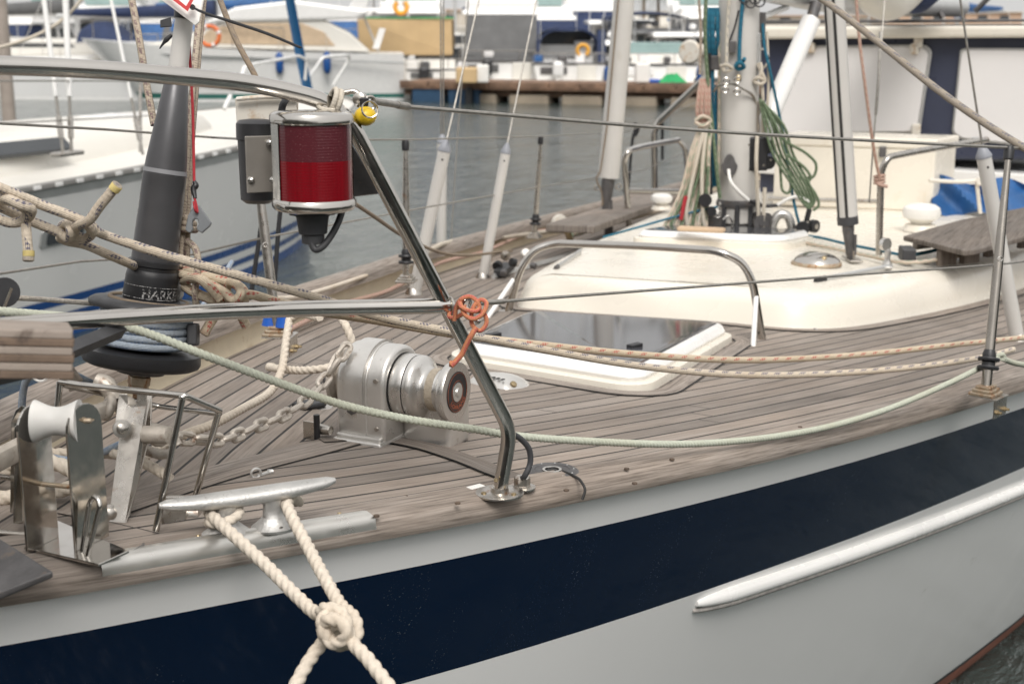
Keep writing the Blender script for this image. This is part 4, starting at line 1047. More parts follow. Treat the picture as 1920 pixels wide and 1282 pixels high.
mb = MB(); mb.tube(fillet(P((330, 512, 2.43), (342, 520, 2.40), (338, 536, 2.40), (325, 560, 2.42)), .01), .006, 10); mb.tube(loop(W(332, 518, 2.41), RT+FW*.4, .012, 14), .0035, 8, closed=True); mb.tube(loop(W(330, 548, 2.41), RT*.5+FW, .013, 14), .0035, 8, closed=True)
tag(mb.build('shackle', M['cleat']), 'bright metal shackle joining the red flecked bights to the furler collar', 'shackle')
# wire along the neighbour's side, white black line with block
mb = MB(); braid(mb, P((10, 558, 2.2), (60, 560, 2.25), (165, 568, 2.36), (230, 574, 2.40)), .0042, seg=8)
rope('reefing_line', mb, 'r_blackfleck', 'white line with black tracer from the small block to the furler drum')
bl = thing('block', 'small black and white sheave block at the left edge above the seat board', 'block', W(6, 548, 2.18))
mb = MB(); mb.lathe([(-.004, .004), (-.004, .021), (.0, .017), (.004, .021), (.004, .004)], W(6, 548, 2.18), -FW+RT*.5, 26); mb.build('sheave', M['offwhite'], bl)
mb = MB(); mb.lathe([(.005, .005), (.005, .023), (.008, .022), (.008, .01)], W(8, 548, 2.18), -FW+RT*.5, 26); mb.build('cheek', M['black'], bl)
mb = MB(); mb.tube(P((22, 540, 2.16), (6, 580, 2.16), (-6, 600, 2.16)), .0035, 6, flat=.5); mb.build('strap', M['steel_worn'], bl)
# green laid line, in front of everything, from the left edge to the stanchion
mb = MB(); rope3(mb, P((-60, 578, 2.02), (0, 584, 2.05), (70, 590, 2.10), (180, 600, 2.18), (262, 620, 2.22), (400, 672, 2.25), (560, 731, 2.33), (640, 758, 2.38), (760, 785, 2.43), (880, 803, 2.48), (960, 816, 2.52), (1100, 827, 2.62), (1300, 832, 2.80), (1500, 811, 3.03), (1650, 772, 3.25), (1780, 718, 3.45), (1872, 672, 3.60)), .0070, pitch=1.9)
mb.tube(P((1868, 668, 3.60), (1880, 664, 3.60), (1884, 676, 3.61)), .006, 8, smooth_path=3)
rope3(mb, P((1880, 672, 3.60), (1900, 680, 3.7), (1960, 690, 3.95)), .0070, pitch=1.9)
rope('green_line', mb, 'r_green', 'pale green twisted line sagging across the deck in front of the windlass')
# blue grey line round the small block under the seat board
mb = MB(); braid(mb, P((46, 850, 2.34), (42, 800, 2.33), (42, 745, 2.30), (52, 708, 2.27), (75, 690, 2.25), (105, 688, 2.26), (135, 700, 2.32), (165, 715, 2.38), (190, 725, 2.45)), .0062)
rope('furler_lead', mb, 'r_grey', 'blue grey line looping over the small black block under the seat board')
bl = thing('lead_block', 'round black block under the seat board carrying the blue grey line', 'block', W(80, 693, 2.24))
mb = MB(); mb.lathe([(-.006, .005), (-.006, .018), (.006, .018), (.006, .005)], W(79, 692, 2.24), -FW+RT*.3, 22); mb.box(W(82, 676, 2.24), (.02, .012, .03), None, .004); mb.build('cheek', M['black'], bl)
mb = MB(); mb.tube(loop(W(76, 697, 2.23), -FW, .0145, 16, a0=2.2, a1=4.6), .002, 6); mb.build('rim', M['offwhite'], bl)
mb = MB(); braid(mb, P((100, 858, 2.3), (130, 862, 2.28), (165, 858, 2.3), (230, 830, 2.4)), .006); braid(mb, P((-20, 870, 2.35), (40, 862, 2.34), (80, 866, 2.33)), .006)
rope('deck_line', mb, 'r_grey', 'blue grey line lying on the stemhead behind the white roller')
# three strand bow line along the chain
mb = MB(); rope3(mb, P((543, 596, 3.1), (536, 640, 3.05), (530, 685, 3.0), (524, 705, 2.97), (506, 735, 2.90), (455, 766, 2.76), (400, 795, 2.62), (345, 815, 2.52), (300, 838, 2.44), (262, 862, 2.36)), .0085)
rope3(mb, P((545, 600, 3.1), (560, 590, 3.08), (600, 596, 3.0)), .008)
rope('bow_line', mb, 'r_white', 'undyed three strand rope running down the foredeck beside the anchor chain')
mb = MB(); rope3(mb, P((504, 688, 3.12), (530, 692, 3.04), (570, 694, 2.98), (610, 690, 2.96), (628, 684, 2.98)), .0085)
mb.lathe([(-.004, .0095), (.012, .0098), (.014, .006)], W(506, 688, 3.12), AX(W(504, 688, 3.1), W(560, 693, 3.0)), 12)
rope('short_tail', mb, 'r_white', 'short undyed rope end lying crossways on deck behind the windlass')
mb = MB(); rope3(mb, P((640, 596, 2.98), (652, 618, 2.96), (660, 645, 2.96), (656, 665, 2.97)), .0085)
rope('gypsy_rope', mb, 'r_white', 'undyed rope coming down onto the top of the windlass')
mb = MB(); rope3(mb, P((-20, 852, 2.42), (40, 850, 2.40), (200, 850, 2.36), (245, 858, 2.32), (290, 878, 2.27), (318, 896, 2.25)), .0085)
rope3(mb, P((-20, 930, 2.3), (30, 930, 2.28)), .009)
rope('coiled_line', mb, 'r_white', 'undyed rope lying across the stemhead behind the steel fairlead plates')
mb = MB(); rope3(mb, P((-40, 900, 2.35), (10, 880, 2.30), (60, 860, 2.28), (130, 880, 2.27), (150, 905, 2.26), (80, 925, 2.25), (-20, 935, 2.24)), .012)
rope('white_coil', mb, 'r_white', 'thick pale rope bundled behind the white roller stand')

# mooring lines from the cleat with their big knot
mb = MB(); r = .0093
kc = W(632, 1172, 1.90)
rope3(mb, P((412, 952, 2.20), (396, 950, 2.165), (394, 962, 2.13), (412, 980, 2.10), (440, 1005, 2.07), (500, 1060, 2.02), (560, 1120, 1.96), (596, 1150, 1.92), (612, 1140, 1.895), (640, 1148, 1.885), (650, 1170, 1.875), (655, 1195, 1.87), (690, 1235, 1.84), (740, 1300, 1.80), (800, 1380, 1.75)), r)
rope('mooring_line', mb, 'r_white', 'thick undyed mooring rope from the forward cleat leg, leaving the knot downwards right')
mb = MB()
rope3(mb, P((560, 940, 2.22), (545, 935, 2.19), (538, 945, 2.16), (548, 970, 2.13), (575, 1020, 2.08), (610, 1085, 2.01), (640, 1135, 1.95), (665, 1160, 1.915), (668, 1190, 1.90), (652, 1206, 1.895), (625, 1205, 1.885), (608, 1185, 1.875), (606, 1160, 1.88), (622, 1150, 1.90), (636, 1165, 1.925), (620, 1190, 1.93), (600, 1210, 1.92), (575, 1245, 1.90), (545, 1300, 1.87), (500, 1380, 1.83)), r*1.0)
rope('mooring_line', mb, 'r_white', 'thick undyed mooring rope from the after cleat leg, leaving the knot downwards left')
mb = MB()
rope3(mb, P((604, 1176, 1.885), (618, 1160, 1.865), (640, 1166, 1.86), (650, 1184, 1.86), (640, 1202, 1.868), (622, 1204, 1.875), (610, 1192, 1.88), (604, 1176, 1.89)), r*.98)
rope('knot_turn', mb, 'r_white', 'tight round turn in the middle of the big mooring rope knot')
# frayed turns of rope under the cleat
mb = MB(); rope3(mb, [c0+cax*(-.04)+Vector((math.cos(a)*.024, math.sin(a)*.022, .014+.004*a)) for a in [k*.4 for k in range(17)]], .0075)
rope('cleat_turns', mb, 'r_white', 'undyed rope turns packed round the forward leg of the cleat')
# orange cord at the joint of the bow rail
mb = MB(); r = .0036
braid(mb, P((852, 600, 2.27), (856, 575, 2.26), (866, 560, 2.25), (880, 556, 2.25), (893, 563, 2.25), (899, 577, 2.25), (892, 583, 2.245), (878, 582, 2.24), (865, 575, 2.245), (862, 568, 2.25), (867, 562, 2.26)), r)
braid(mb, P((862, 566, 2.25), (872, 590, 2.245), (888, 598, 2.24), (905, 588, 2.24), (912, 568, 2.245), (902, 562, 2.25), (890, 572, 2.25), (884, 590, 2.25), (886, 610, 2.25), (900, 620, 2.25), (912, 606, 2.25), (908, 588, 2.25), (893, 580, 2.26)), r)
braid(mb, P((893, 614, 2.24), (884, 628, 2.24), (875, 645, 2.245), (865, 665, 2.25), (848, 684, 2.25)), r*1.25)
mb.tube(loop(W(858, 585, 2.285), AX(bend, top), .0155, 14), r, 8, closed=True, smooth_path=2)
mb.tube(P((850, 678, 2.25), (846, 684, 2.25), (842, 684, 2.25)), [.005, .0062, .003], 8)
rope('orange_cord', mb, 'r_orange', 'orange and red cord knotted at the joint of the bow rail, its end hanging left', 'cord')
mb = MB(); mb.tube(loop(W(874, 570, 2.27), (.2, 1, .3), .010, 14), .0028, 8, closed=True); mb.lathe([(-.008, .005), (.008, .005)], W(893, 582, 2.262), RT, 10); mb.ball(W(896, 602, 2.27), .005); mb.build('lifeline_pin', M['steel'], pul)

# ---------------------------------------------------------------- loose shackle on deck
mb = MB(); q = DK(480, 893, .012); d_ = AX(DK(455, 900), DK(515, 885))
mb.tube(loop(q+Vector((0, 0, .006)), cn, .0085, 14), .0024, 8, closed=True); mb.tube([q-d_*.02-Vector((0, 0, .004)), q+d_*.012-Vector((0, 0, .003))], .0032, 8); mb.tube([q+d_*.004, q+d_*.032+Vector((0, 0, .002))], [.003, .0035], 8); mb.lathe([(0, .0045), (.002, .0055), (.004, .004), (.006, .0055), (.008, .0035), (.010, .005)], q+d_*.030+Vector((0, 0, .002)), d_, 10)
tag(mb.build('loose_shackle', M['cleat']), 'small loose snap shackle lying on the teak behind the cleat', 'shackle')

# ================================================================= anchor chain
def link(mb, c, t, nrm, L=.047, Wd=.027, r=.0054):
    t = Vector(t).normalized(); n = (Vector(nrm)-t*Vector(nrm).dot(t)).normalized(); s_ = t.cross(n)
    pts = []; h = L/2-Wd/2
    for k in range(6): a = PI*k/5-PI/2; pts.append(c+t*(h+math.cos(a)*(Wd/2-r))+s_*math.sin(a)*(Wd/2-r))
    for k in range(6): a = PI*k/5+PI/2; pts.append(c+t*(-h+math.cos(a)*(Wd/2-r))+s_*math.sin(a)*(Wd/2-r))
    mb.tube(pts, r, 8, closed=True)
CP, _ = catmull(P((654, 645, 2.78), (640, 668, 2.77), (618, 700, 2.77), (590, 735, 2.73), (560, 762, 2.68), (520, 785, 2.62), (480, 800, 2.56), (440, 818, 2.50), (400, 826, 2.43), (350, 822, 2.38), (300, 822, 2.32), (265, 822, 2.26)), [0]*12, 14)
CP, _ = resample(CP, [0]*len(CP), .0365)
chn = None
for i in range(len(CP)-1):
    c = (CP[i]+CP[i+1])/2; t = CP[i+1]-CP[i]; n_ = Vector((0, 0, 1)) if i % 2 else Vector((.5, .8, .1))
    n_ = (Matrix.Rotation(.55+random.uniform(-.2, .2), 3, t.normalized()) @ n_)
    if chn is None: chn = thing('anchor_chain', 'rusty grey anchor chain from the windlass to the bow roller', 'chain', c)
    lb = MB(); link(lb, c, t, n_); lb.build('link', M['galv'], chn)
mb = MB(); mb.tube(fillet(P((262, 800, 2.26), (285, 800, 2.26), (320, 812, 2.28), (332, 835, 2.28)), .01), .0085, 10); mb.tube(P((262, 840, 2.24), (300, 852, 2.24), (318, 850, 2.24)), .0085, 10); mb.build('swivel', M['galv'], chn)

# ================================================================= windlass
WO = Vector((1.345, -.015, 0)); WO.z = ddeck(WO.x, WO.y)
ydir = Vector((0, -1, 0)); cz = WO+Vector((0, 0, .134))
ft_ = lambda x, y, z: WO+Vector((x, y, z))
def arch(hw, top, y, foot=0.0, n=18, z0=0.0):
    """upright housing outline: straight sides under a round head"""
    pts = [ft_(-hw, y, z0), ft_(-hw, y, top-hw)]
    for k in range(1, n): a = PI*k/n; pts.append(ft_(-hw*math.cos(a), y, top-hw+hw*math.sin(a)))
    return pts+[ft_(hw, y, top-hw), ft_(hw, y, z0)]
mb = MB(); mb.prism(arch(.082, .222, .046), (0, -.120, 0), .010, smooth=True, seg=3)
mb.prism([ft_(-.104, .046, 0), ft_(-.104, -.076, 0), ft_(.104, -.076, 0), ft_(.104, .046, 0)], (0, 0, .030), .007, seg=3)
mb.prism([ft_(-.092, .042, .028), ft_(-.092, -.070, .028), ft_(.092, -.070, .028), ft_(.092, .042, .028)], (0, 0, .010), .004)
mb.prism([ft_(-.006, -.070, .0), ft_(-.006, -.190, .0), ft_(.090, -.190, .0), ft_(.090, -.070, .0)], (0, 0, .125), .014, smooth=True, seg=4)
wi = mb.build('windlass', M['cast'], Y, 'cast aluminium anchor windlass on the foredeck')
mb = MB()  # raised flat pad running up the front and over the head
o1_ = arch(.0885, .2285, .022, n=18)[1:14]; low = ft_(-.0885, .022, .105); o1_ = [low]+o1_; i1_ = [WO+(p-WO)*1.0 for p in arch(.079, .219, .022, n=18)[1:14]]; i1_ = [ft_(-.079, .022, .095)]+i1_
m_n = len(o1_); wv = Vector((0, -.046, 0)); vs = o1_+[p+wv for p in o1_]+i1_+[p+wv for p in i1_]
f2 = []
for k in range(m_n-1): f2 += [[k, k+1, m_n+k+1, m_n+k], [k, 2*m_n+k, 2*m_n+k+1, k+1], [m_n+k, m_n+k+1, 3*m_n+k+1, 3*m_n+k]]
f2 += [[0, m_n, 3*m_n, 2*m_n], [m_n-1, 3*m_n-1, 4*m_n-1, 2*m_n-1][::-1]]
mb.add(vs, f2); mb.build('rib', M['cast'], wi, auto=35)
mb = MB(); mb.lathe([(0, .0125), (.005, .0125), (.007, .009)], ft_(-.082, .004, .092), (-1, 0, 0), 6); mb.build('bolt', M['dkgrey'], wi)
mb = MB(); mb.lathe([(0, .0062), (.0012, .006)], ft_(-.071, .002, .180), (-.8, 0, .55), 14); mb.build('oil_hole', M['seal'], wi)
for zz in (.055, .16):
    mb = MB(); mb.lathe([(0, .0055), (.003, .005), (.004, .002)], ft_(-.082, -.055, zz), (-1, 0, 0), 10); mb.build('bolt', M['steel_worn'], wi)
mb = MB(); mb.tube([ft_(-.0825, -.030, .04), ft_(-.0825, -.030, .140)]+[p+Vector((-.0005, -.088, 0)) for p in arch(.0825, .2225, .058)[2:12]], .0022, 6); mb.build('casting_seam', M['cast'], wi)
mb = MB(); mb.lathe([(.074, .060), (.076, .0690), (.078, .0705), (.104, .0705), (.106, .069)], cz, ydir, 48); mb.build('clutch_ring', M['machined'], wi)
mb = MB(); mb.lathe([(.1065, .067), (.1090, .067)], cz, ydir, 48); mb.lathe([(.070, .072), (.0755, .072)], cz, ydir, 48); mb.build('gap_ring', M['seal'], wi)
mb = MB(); dp = [(0.1085, 0.069), (0.1103, 0.07), (0.1197, 0.0695), (0.1261, 0.066), (0.1305, 0.058), (0.1341, 0.05), (0.1398, 0.046), (0.1456, 0.0445), (0.1485, 0.0455), (0.1693, 0.0455), (0.1715, 0.0445), (0.1765, 0.0455), (0.1809, 0.054), (0.1852, 0.062), (0.1888, 0.0645), (0.2003, 0.065), (0.2039, 0.063), (0.2046, 0.03)]
mb.lathe(dp, cz, ydir, 56); dr = mb.build('warping_drum', M['machined'], wi)
mb = MB(); mb.lathe([(0.1499, .0463), (0.1679, .0463)], cz, ydir, 48); mb.build('knurled_band', plain('knurled band', (.50, .43, .34), .5, .3, .15, 120, .8, 500), dr)
E2 = cz+ydir*(0.2046-.002)
mb = MB(); mb.lathe([(0, .044), (.0030, .044), (.0031, .022)], E2, ydir, 40); mb.build('badge', M['black'], dr)
mb = MB(); mb.lathe([(0, .021), (.0040, .0205), (.0050, .017), (.0035, .010), (.0070, .008), (.0075, .003)], E2, ydir, 30); mb.build('hub', M['cast'], dr)
mb = MB(); mb.tube(loop(E2+ydir*.0032, ydir, .0415, 40), .0005, 5, closed=True); mb.tube(loop(E2+ydir*.0032, ydir, .0245, 32), .0005, 5, closed=True); mb.build('badge_line', plain('orange print', (.38, .10, .04), .6), dr)
out = []
vs, fs = text_mesh('LOFRANS', .013)
for v in vs:
    a = v.x/.033*1.25; rr2 = .033-v.y; out.append(E2+ydir*.0035+Vector((1, 0, 0))*(math.sin(a)*rr2)+Vector((0, 0, -1))*(math.cos(a)*rr2))
mb = MB(); mb.add(out, fs, 0, None, False); mb.build('lettering', plain('red orange print', (.42, .11, .05), .6), dr)
# chain gypsy on the far end, chain stripper, lever
mb = MB(); mb.lathe([(-.048, .05), (-.050, .064), (-.056, .066), (-.062, .048), (-.070, .046), (-.076, .064), (-.082, .066), (-.085, .05)], cz, ydir, 20); mb.build('gypsy', M['galv'], wi)
mb = MB(); mb.tube(P((600, 665, 3.0), (612, 695, 3.0)), .009, 10); mb.build('lever', M['dkgrey'], wi)
mb = MB(); mb.prism([ft_(-.125, .062, 0), ft_(-.125, .108, 0), ft_(-.095, .108, 0), ft_(-.095, .062, 0)], (0, 0, .004)); mb.prism([ft_(-.122, .075, .002), ft_(-.122, .105, .002), ft_(-.119, .105, .002), ft_(-.119, .075, .002)], (0, 0, .062), .001)
mb.lathe([(0, .012), (.03, .010), (.032, .004)], ft_(-.105, .075, .045), ydir, 12); mb.build('chain_stripper', M['steel_worn'], wi)
mb = MB(); mb.tube([ft_(-.118, .072, 0), ft_(-.118, .072, .080)], .007, 10); mb.tube([ft_(-.118, .072, .008), ft_(-.095, .03, .008)], .004, 8); mb.build('sensor', M['black'], wi)
s_ = .92; wr = WO-YO; wi.scale = (s_,)*3; wi.location = wr*(1-s_)+Vector((-.098, -.066, -.004))
# foot switch with cover
sw = DK(580, 768, .006); R = Matrix.Rotation(math.radians(-20), 4, 'Z')
mb = MB(); mb.lathe([(0, .036), (.004, .036), (.006, .032)], sw+Vector((.012, -.01, 0)), (0, 0, 1), 24); fs_ = mb.build('foot_switch', M['steel_worn'], Y)
mb = MB(); mb.box(sw+Vector((0, 0, .012)), (.062, .050, .012), R, .005); mb.build('rubber_cover', M['black'], fs_)
# stainless clamshell vent and its grille
v0 = DK(932, 726, .004); R = Matrix.Rotation(math.radians(-15), 3, 'Z')
def dr_(th, k=1.0):
    x = .088*math.cos(th); y = .078*math.sin(th)
    if x < -.040: x = -.040-.012*(abs(x)-.040)/.048
    return x*k, y*k
def dome(a, b):
    th = 2*PI*b; x, y = dr_(th, a); q = (1-a**3.2)**.8
    return v0+R @ Vector((x, y, .034*q*(1-.25*max(0, x)/.088)))
mb = MB(); mb.grid(lambda a, b: dome(a, b), 10, 40); vt = mb.build('clam_vent', M['cast'], Y, 'cast alloy clamshell vent behind the windlass')
mb = MB(); mb.prism([v0+R @ Vector((*dr_(2*PI*k/40, 1.07), -.003)) for k in range(40)], (0, 0, .005), .001); mb.build('flange', M['steel_worn'], vt)
for k in range(7):
    mb = MB(); mb.box(v0+R @ Vector((-.030, -.045+.015*k, .0335)), (.010, .007, .002), R, 0); mb.build('slot', M['seal'], vt)
mb = MB(); mb.lathe([(0, .009), (.004, .008), (.006, .003)], v0+R @ Vector((-.01, -.062, .020)), (-.2, -.6, .8), 12); mb.build('knob', M['brass'], vt)
# ================================================================= fittings aft of the windlass
FH = Vector((FW.x, FW.y, 0)).normalized()
def VP(P, px, py, dd=0.0):
    r = ray(px, py); D = (Vector(P)-CAM).dot(FH)-dd; return CAM+r*(D/Vector((r.x, r.y, 0)).dot(FH))
def rquad(pts, rad, n=6):
    """rounded corner outline through four corner points"""
    P = [Vector(p) for p in pts]; out = []; m = len(P)
    for i in range(m):
        a = P[i-1]-P[i]; b = P[(i+1) % m]-P[i]; d = min(rad, a.length*.45, b.length*.45); a.normalize(); b.normalize()
        p0 = P[i]+a*d; p2 = P[i]+b*d
        for k in range(n+1): t = k/n; out.append(p0*(1-t)**2+P[i]*2*t*(1-t)+p2*t*t)
    return out
def inset(pts, d):
    m = len(pts); out = []
    c = sum(pts, Vector())/m
    for i in range(m):
        t = (pts[(i+1) % m]-pts[i-1]); t.z = 0; t.normalize(); n = Vector((-t.y, t.x, 0))
        if n.dot(c-pts[i]) < 0: n = -n
        out.append(pts[i]+n*d)
    return out
def hatch(corners, rad, h, par, lab, base_mat='cream', glass='smoke', hf=.03):
    """corners at glass level"""
    g = rquad(corners, rad); U = Vector((0, 0, 1))
    mb = MB(); loftrings(mb, [[p-U*h for p in inset(g, -.045)], [p-U*(h*.55) for p in inset(g, -.042)], [p-U*(h*.50) for p in inset(g, -.030)], [p-U*(h*.50) for p in inset(g, .01)]])
    hh = mb.build('deck_hatch', M[base_mat], par, lab)
    mb = MB(); loftrings(mb, [[p-U*(h*.50) for p in inset(g, -.018)], [p-U*(h*.35) for p in inset(g, -.022)], [p-U*(h*.12) for p in inset(g, -.014)], [p-U*.001 for p in inset(g, -.003)], [p for p in inset(g, .004)]]); mb.build('frame', M['gel'], hh)
    mb = MB(); loftrings(mb, [[p-U*.004 for p in inset(g, .004)], [p+U*.001 for p in inset(g, .004)], [p+U*.0025 for p in inset(g, .012)], [p+U*.0026 for p in inset(g, .02)]], smooth=False); mb.build('glazing', M[glass], hh)
    return hh, g
gc4 = [DK(*a) for a in ((868, 640, .065), (1190, 690, .065), (1352, 604, .065), (1000, 582, .065))]
hh, g = hatch(gc4, .05, .065, Y, 'smoked acrylic foredeck hatch in white frame')
for px, py in ((1190, 648), (925, 628)):
    q = DK(px, py, .072); mb = MB(); mb.box(q, (.045, .022, .012), Matrix.Rotation(math.radians(-20), 4, 'Z'), .003); mb.build('hinge', M['black'], hh)
# margin board round the hatch and cabin
o_ = inset([Vector((p.x, p.y, 0)) for p in g], -.055); o1 = inset(o_, -.052)
def ringboard(a, b, nm, mat, h, uvv=.3):
    mb = MB(); m = len(a); L = 0; vs = []; us = []
    for i in range(m+1):
        p, q = a[i % m], b[i % m]; vs += [Vector((p.x, p.y, ddeck(p.x, p.y)+h)), Vector((q.x, q.y, ddeck(q.x, q.y)+h))]
        if i: L += (a[i % m]-a[i-1]).length
        us.append(L)
    mb.add(vs, [[2*i, 2*i+1, 2*i+3, 2*i+2] for i in range(m)], 0, [[(us[i], uvv), (us[i], uvv+.05), (us[i+1], uvv+.05), (us[i+1], uvv)] for i in range(m)]); return mb.build(nm, M[mat], Y)
ringboard(inset(o_, .004), inset(o1, -.0045), 'board_seam', 'seal', .0022); ringboard(o_, o1, 'margin_board', 'teak', .0035)
# ---------------------------------------------------------------- coachroof
cr = [Vector(p) for p in ((7.4, 1.22, 0), (6.2, 1.12, 0), (5.1, .98, 0), (4.1, .80, 0), (3.55, .68, 0), (3.34, .62, 0), (3.26, .56, 0), (3.26, .46, 0), (3.30, .2, 0), (3.36, -.1, 0), (3.38, -.36, 0), (3.47, -.47, 0), (3.92, -.625, 0), (4.5, -.765, 0), (5.09, -.872, 0), (6.2, -1.06, 0), (7.4, -1.2, 0))]
CRP, _ = catmull(cr, [0]*len(cr), 7)
def crn():
    out = []
    for i in range(len(CRP)):
        t = CRP[min(i+1, len(CRP)-1)]-CRP[max(i-1, 0)]; t.normalize(); out.append(Vector((-t.y, t.x, 0)))
    return out
CN = crn()
if CN[20].dot(Vector((5, 0, 0))-CRP[20]) < 0: CN = [-n for n in CN]
def croof(ins, h, k=1.0):
    out = []
    for p, n in zip(CRP, CN):
        q = p+n*ins; out.append(Vector((q.x, q.y, zs(q.x)+h+max(0, .018*(q.x-3.3))*(h > .02))))
    return out
lev = [(-.006, .0), (0, .010), (.006, .025), (.026, .078), (.034, .092), (.046, .105), (.064, .115), (.088, .122), (.12, .127)]
mb = MB(); R_ = [croof(a, b) for a, b in lev]; n = len(CRP); vs = [p for r in R_ for p in r]; fs = []
for i in range(len(R_)-1):
    for k in range(n-1): fs.append([i*n+k, i*n+k+1, (i+1)*n+k+1, (i+1)*n+k])
i0 = (len(R_)-1)*n
mid0 = len(vs)
for k in range(n//2+1): a, b = vs[i0+k], vs[i0+n-1-k]; c = (a+b)/2; c.z += .018*max(0, min(1, (c.x-3.50)/.7)); vs.append(c)
for k in range(n//2): fs.append([i0+k, i0+k+1, mid0+k+1, mid0+k]); fs.append([mid0+k, mid0+k+1, i0+n-2-k, i0+n-1-k])
mb.add(vs, fs); cab = mb.build('coachroof', M['cream'], Y, 'low cream coachroof with rounded edges', auto=85)
def RZ(x): return zs(x)+.127+.018*max(0, x-3.3)+.016*max(0, min(1, (x-3.5)/.7))
def CRX(px, py, h=0):
    z = 1.5
    for _ in range(20): q = G(px, py, z); z = RZ(q.x)+h
    return q
mb = MB(); b_ = croof(-.010, .002); b2 = croof(.0, .006); vs = b_+b2; mb.add(vs, [[k, k+1, n+k+1, n+k] for k in range(n-1)]); mb.build('sealant_bead', plain('old sealant', (.45, .32, .20), .7, 0, .3, 30), cab)
a_ = [Vector((p.x, p.y, 0)) for p in croof(-.012, 0)]; b2 = [Vector((p.x, p.y, 0)) for p in croof(-.062, 0)]; c2_ = [Vector((p.x, p.y, 0)) for p in croof(-.068, 0)]
def openboard(a, b, nm, mat, h):
    mb = MB(); vs = []; L = 0; us = []
    for i in range(len(a)):
        if i: L += (a[i]-a[i-1]).length
        us.append(L)
        for p in (a[i], b[i]): vs.append(Vector((p.x, p.y, ddeck(p.x, p.y)+h)))
    mb.add(vs, [[2*i, 2*i+1, 2*i+3, 2*i+2] for i in range(len(a)-1)], 0, [[(us[i], .2), (us[i], .25), (us[i+1], .25), (us[i+1], .2)] for i in range(len(a)-1)]); mb.build(nm, M[mat], Y)
openboard(a_, c2_, 'board_seam', 'seal', .0025); openboard(a_, b2, 'margin_board', 'teak', .004)
# ---------------------------------------------------------------- stainless hoop with braces
fL, fR = DK(952, 588), DK(1430, 642)
hp = [fL, VP(fL, 975, 505), VP(fL, 1000, 468), VP(fL, 1040, 456), VP(fL.lerp(fR, .5), 1200, 461), VP(fR, 1345, 470), VP(fR, 1392, 490), VP(fR, 1412, 530), fR]
mb = MB(); mb.tube(fillet(hp, [.04, .05, .06, .1, .06, .05, .05]), .0125, 16); ho = mb.build('guard_hoop', M['steel'], Y, 'polished tube hoop between hatch and coachroof')
mb = MB(); mb.tube([DK(915, 600), DK(915, 600)+Vector((0, 0, .01)), VP(fL, 962, 525)], .008, 12, mi=0); mb.build('brace', M['gel'], ho)
mb = MB(); mb.tube([DK(1412, 655), DK(1412, 655)+Vector((0, 0, .01)), VP(fR, 1418, 553)], .008, 12); mb.build('brace', M['gel'], ho)
for b, c in ((fL, DK(930, 597)), (fR, DK(1420, 650))):
    mb = MB(); mb.box((b+c)/2+Vector((0, 0, .003)), (.16, .05, .005), Matrix.Rotation(math.radians(15), 4, 'Z'), .002); mb.build('base_plate', M['steel_worn'], ho)
# pad eye
mb = MB(); q = DK(1528, 626); mb.box(q+Vector((0, 0, .003)), (.04, .016, .004), Matrix.Rotation(-.3, 4, 'Z'), .002); mb.tube(loop(q+Vector((0, 0, .008)), (1, 0, 0), .009, 10, a0=-PI/2, a1=PI/2, ref=(0, 0, 1)), .003, 8); mb.build('pad_eye', M['steel'], Y)
# ---------------------------------------------------------------- shroud covers and wires
def shroud(base, top, wtop, r, lab, mat='white_tube', wires=1):
    d = (top-base).normalized(); L = (top-base).length
    mb = MB(); mb.tube([base+d*.02, base+d*L*.5, top], r, 20); s = mb.build('shroud_cover', M[mat], Y, lab)
    mb = MB(); mb.lathe([(L-.002, r*1.06), (L+.004, r*1.1), (L+.022, r*.72), (L+.040, r*.3), (L+.041, .001)], base, d, 20); mb.build('cone', plain('grey cone', (.28, .29, .32), .5), s)
    mb = MB(); mb.lathe([(.0, .004), (.0012, .0035)], base+d*(L-.03)-FH*r, -FH, 8); mb.build('vent_hole', M['seal'], s)
    mb = MB(); mb.lathe([(0, r*1.5), (.012, r*1.35), (.03, r*.9)], base, (0, 0, 1), 18); mb.build('chain_plate', M['steel_worn'], s)
    mb = MB(); rt2 = RT*.006
    for k in range(wires): mb.tube([top+rt2*(k*2-(wires-1)), wtop+rt2*(k*2-(wires-1))], .0036, 8)
    mb.build('wire', M['wire'], s); return s
b1 = DK(776, 553); shroud(b1, VP(b1, 833, 283), VP(b1, 905, -30, -.25), .023, 'leaning white tube over the foremost starboard shroud')
b3 = DK(827, 474); shroud(b3, VP(b3, 829, 268), VP(b3, 829, -30, 0), .024, 'upright grey white tube with twin wires over the middle starboard shroud', wires=2)
b2 = DK(905, 523); shroud(b2, VP(b2, 948, 287), VP(b2, 1012, -30, -.25), .020, 'leaning grey white tube over the after starboard shroud')
b4 = DK(1908, 640); shroud(b4, VP(b4, 1845, 295), VP(b4, 1796, -30, 0), .0235, 'leaning white tube over the port shroud behind the stanchion')
mb = MB(); mb.tube([VP(b3, 880, -20, -.3), VP(b3, 858, 250, -.3), VP(b3, 843, 500, -.2)], .003, 6); mb.build('backing_wire', M['wire'], Y)
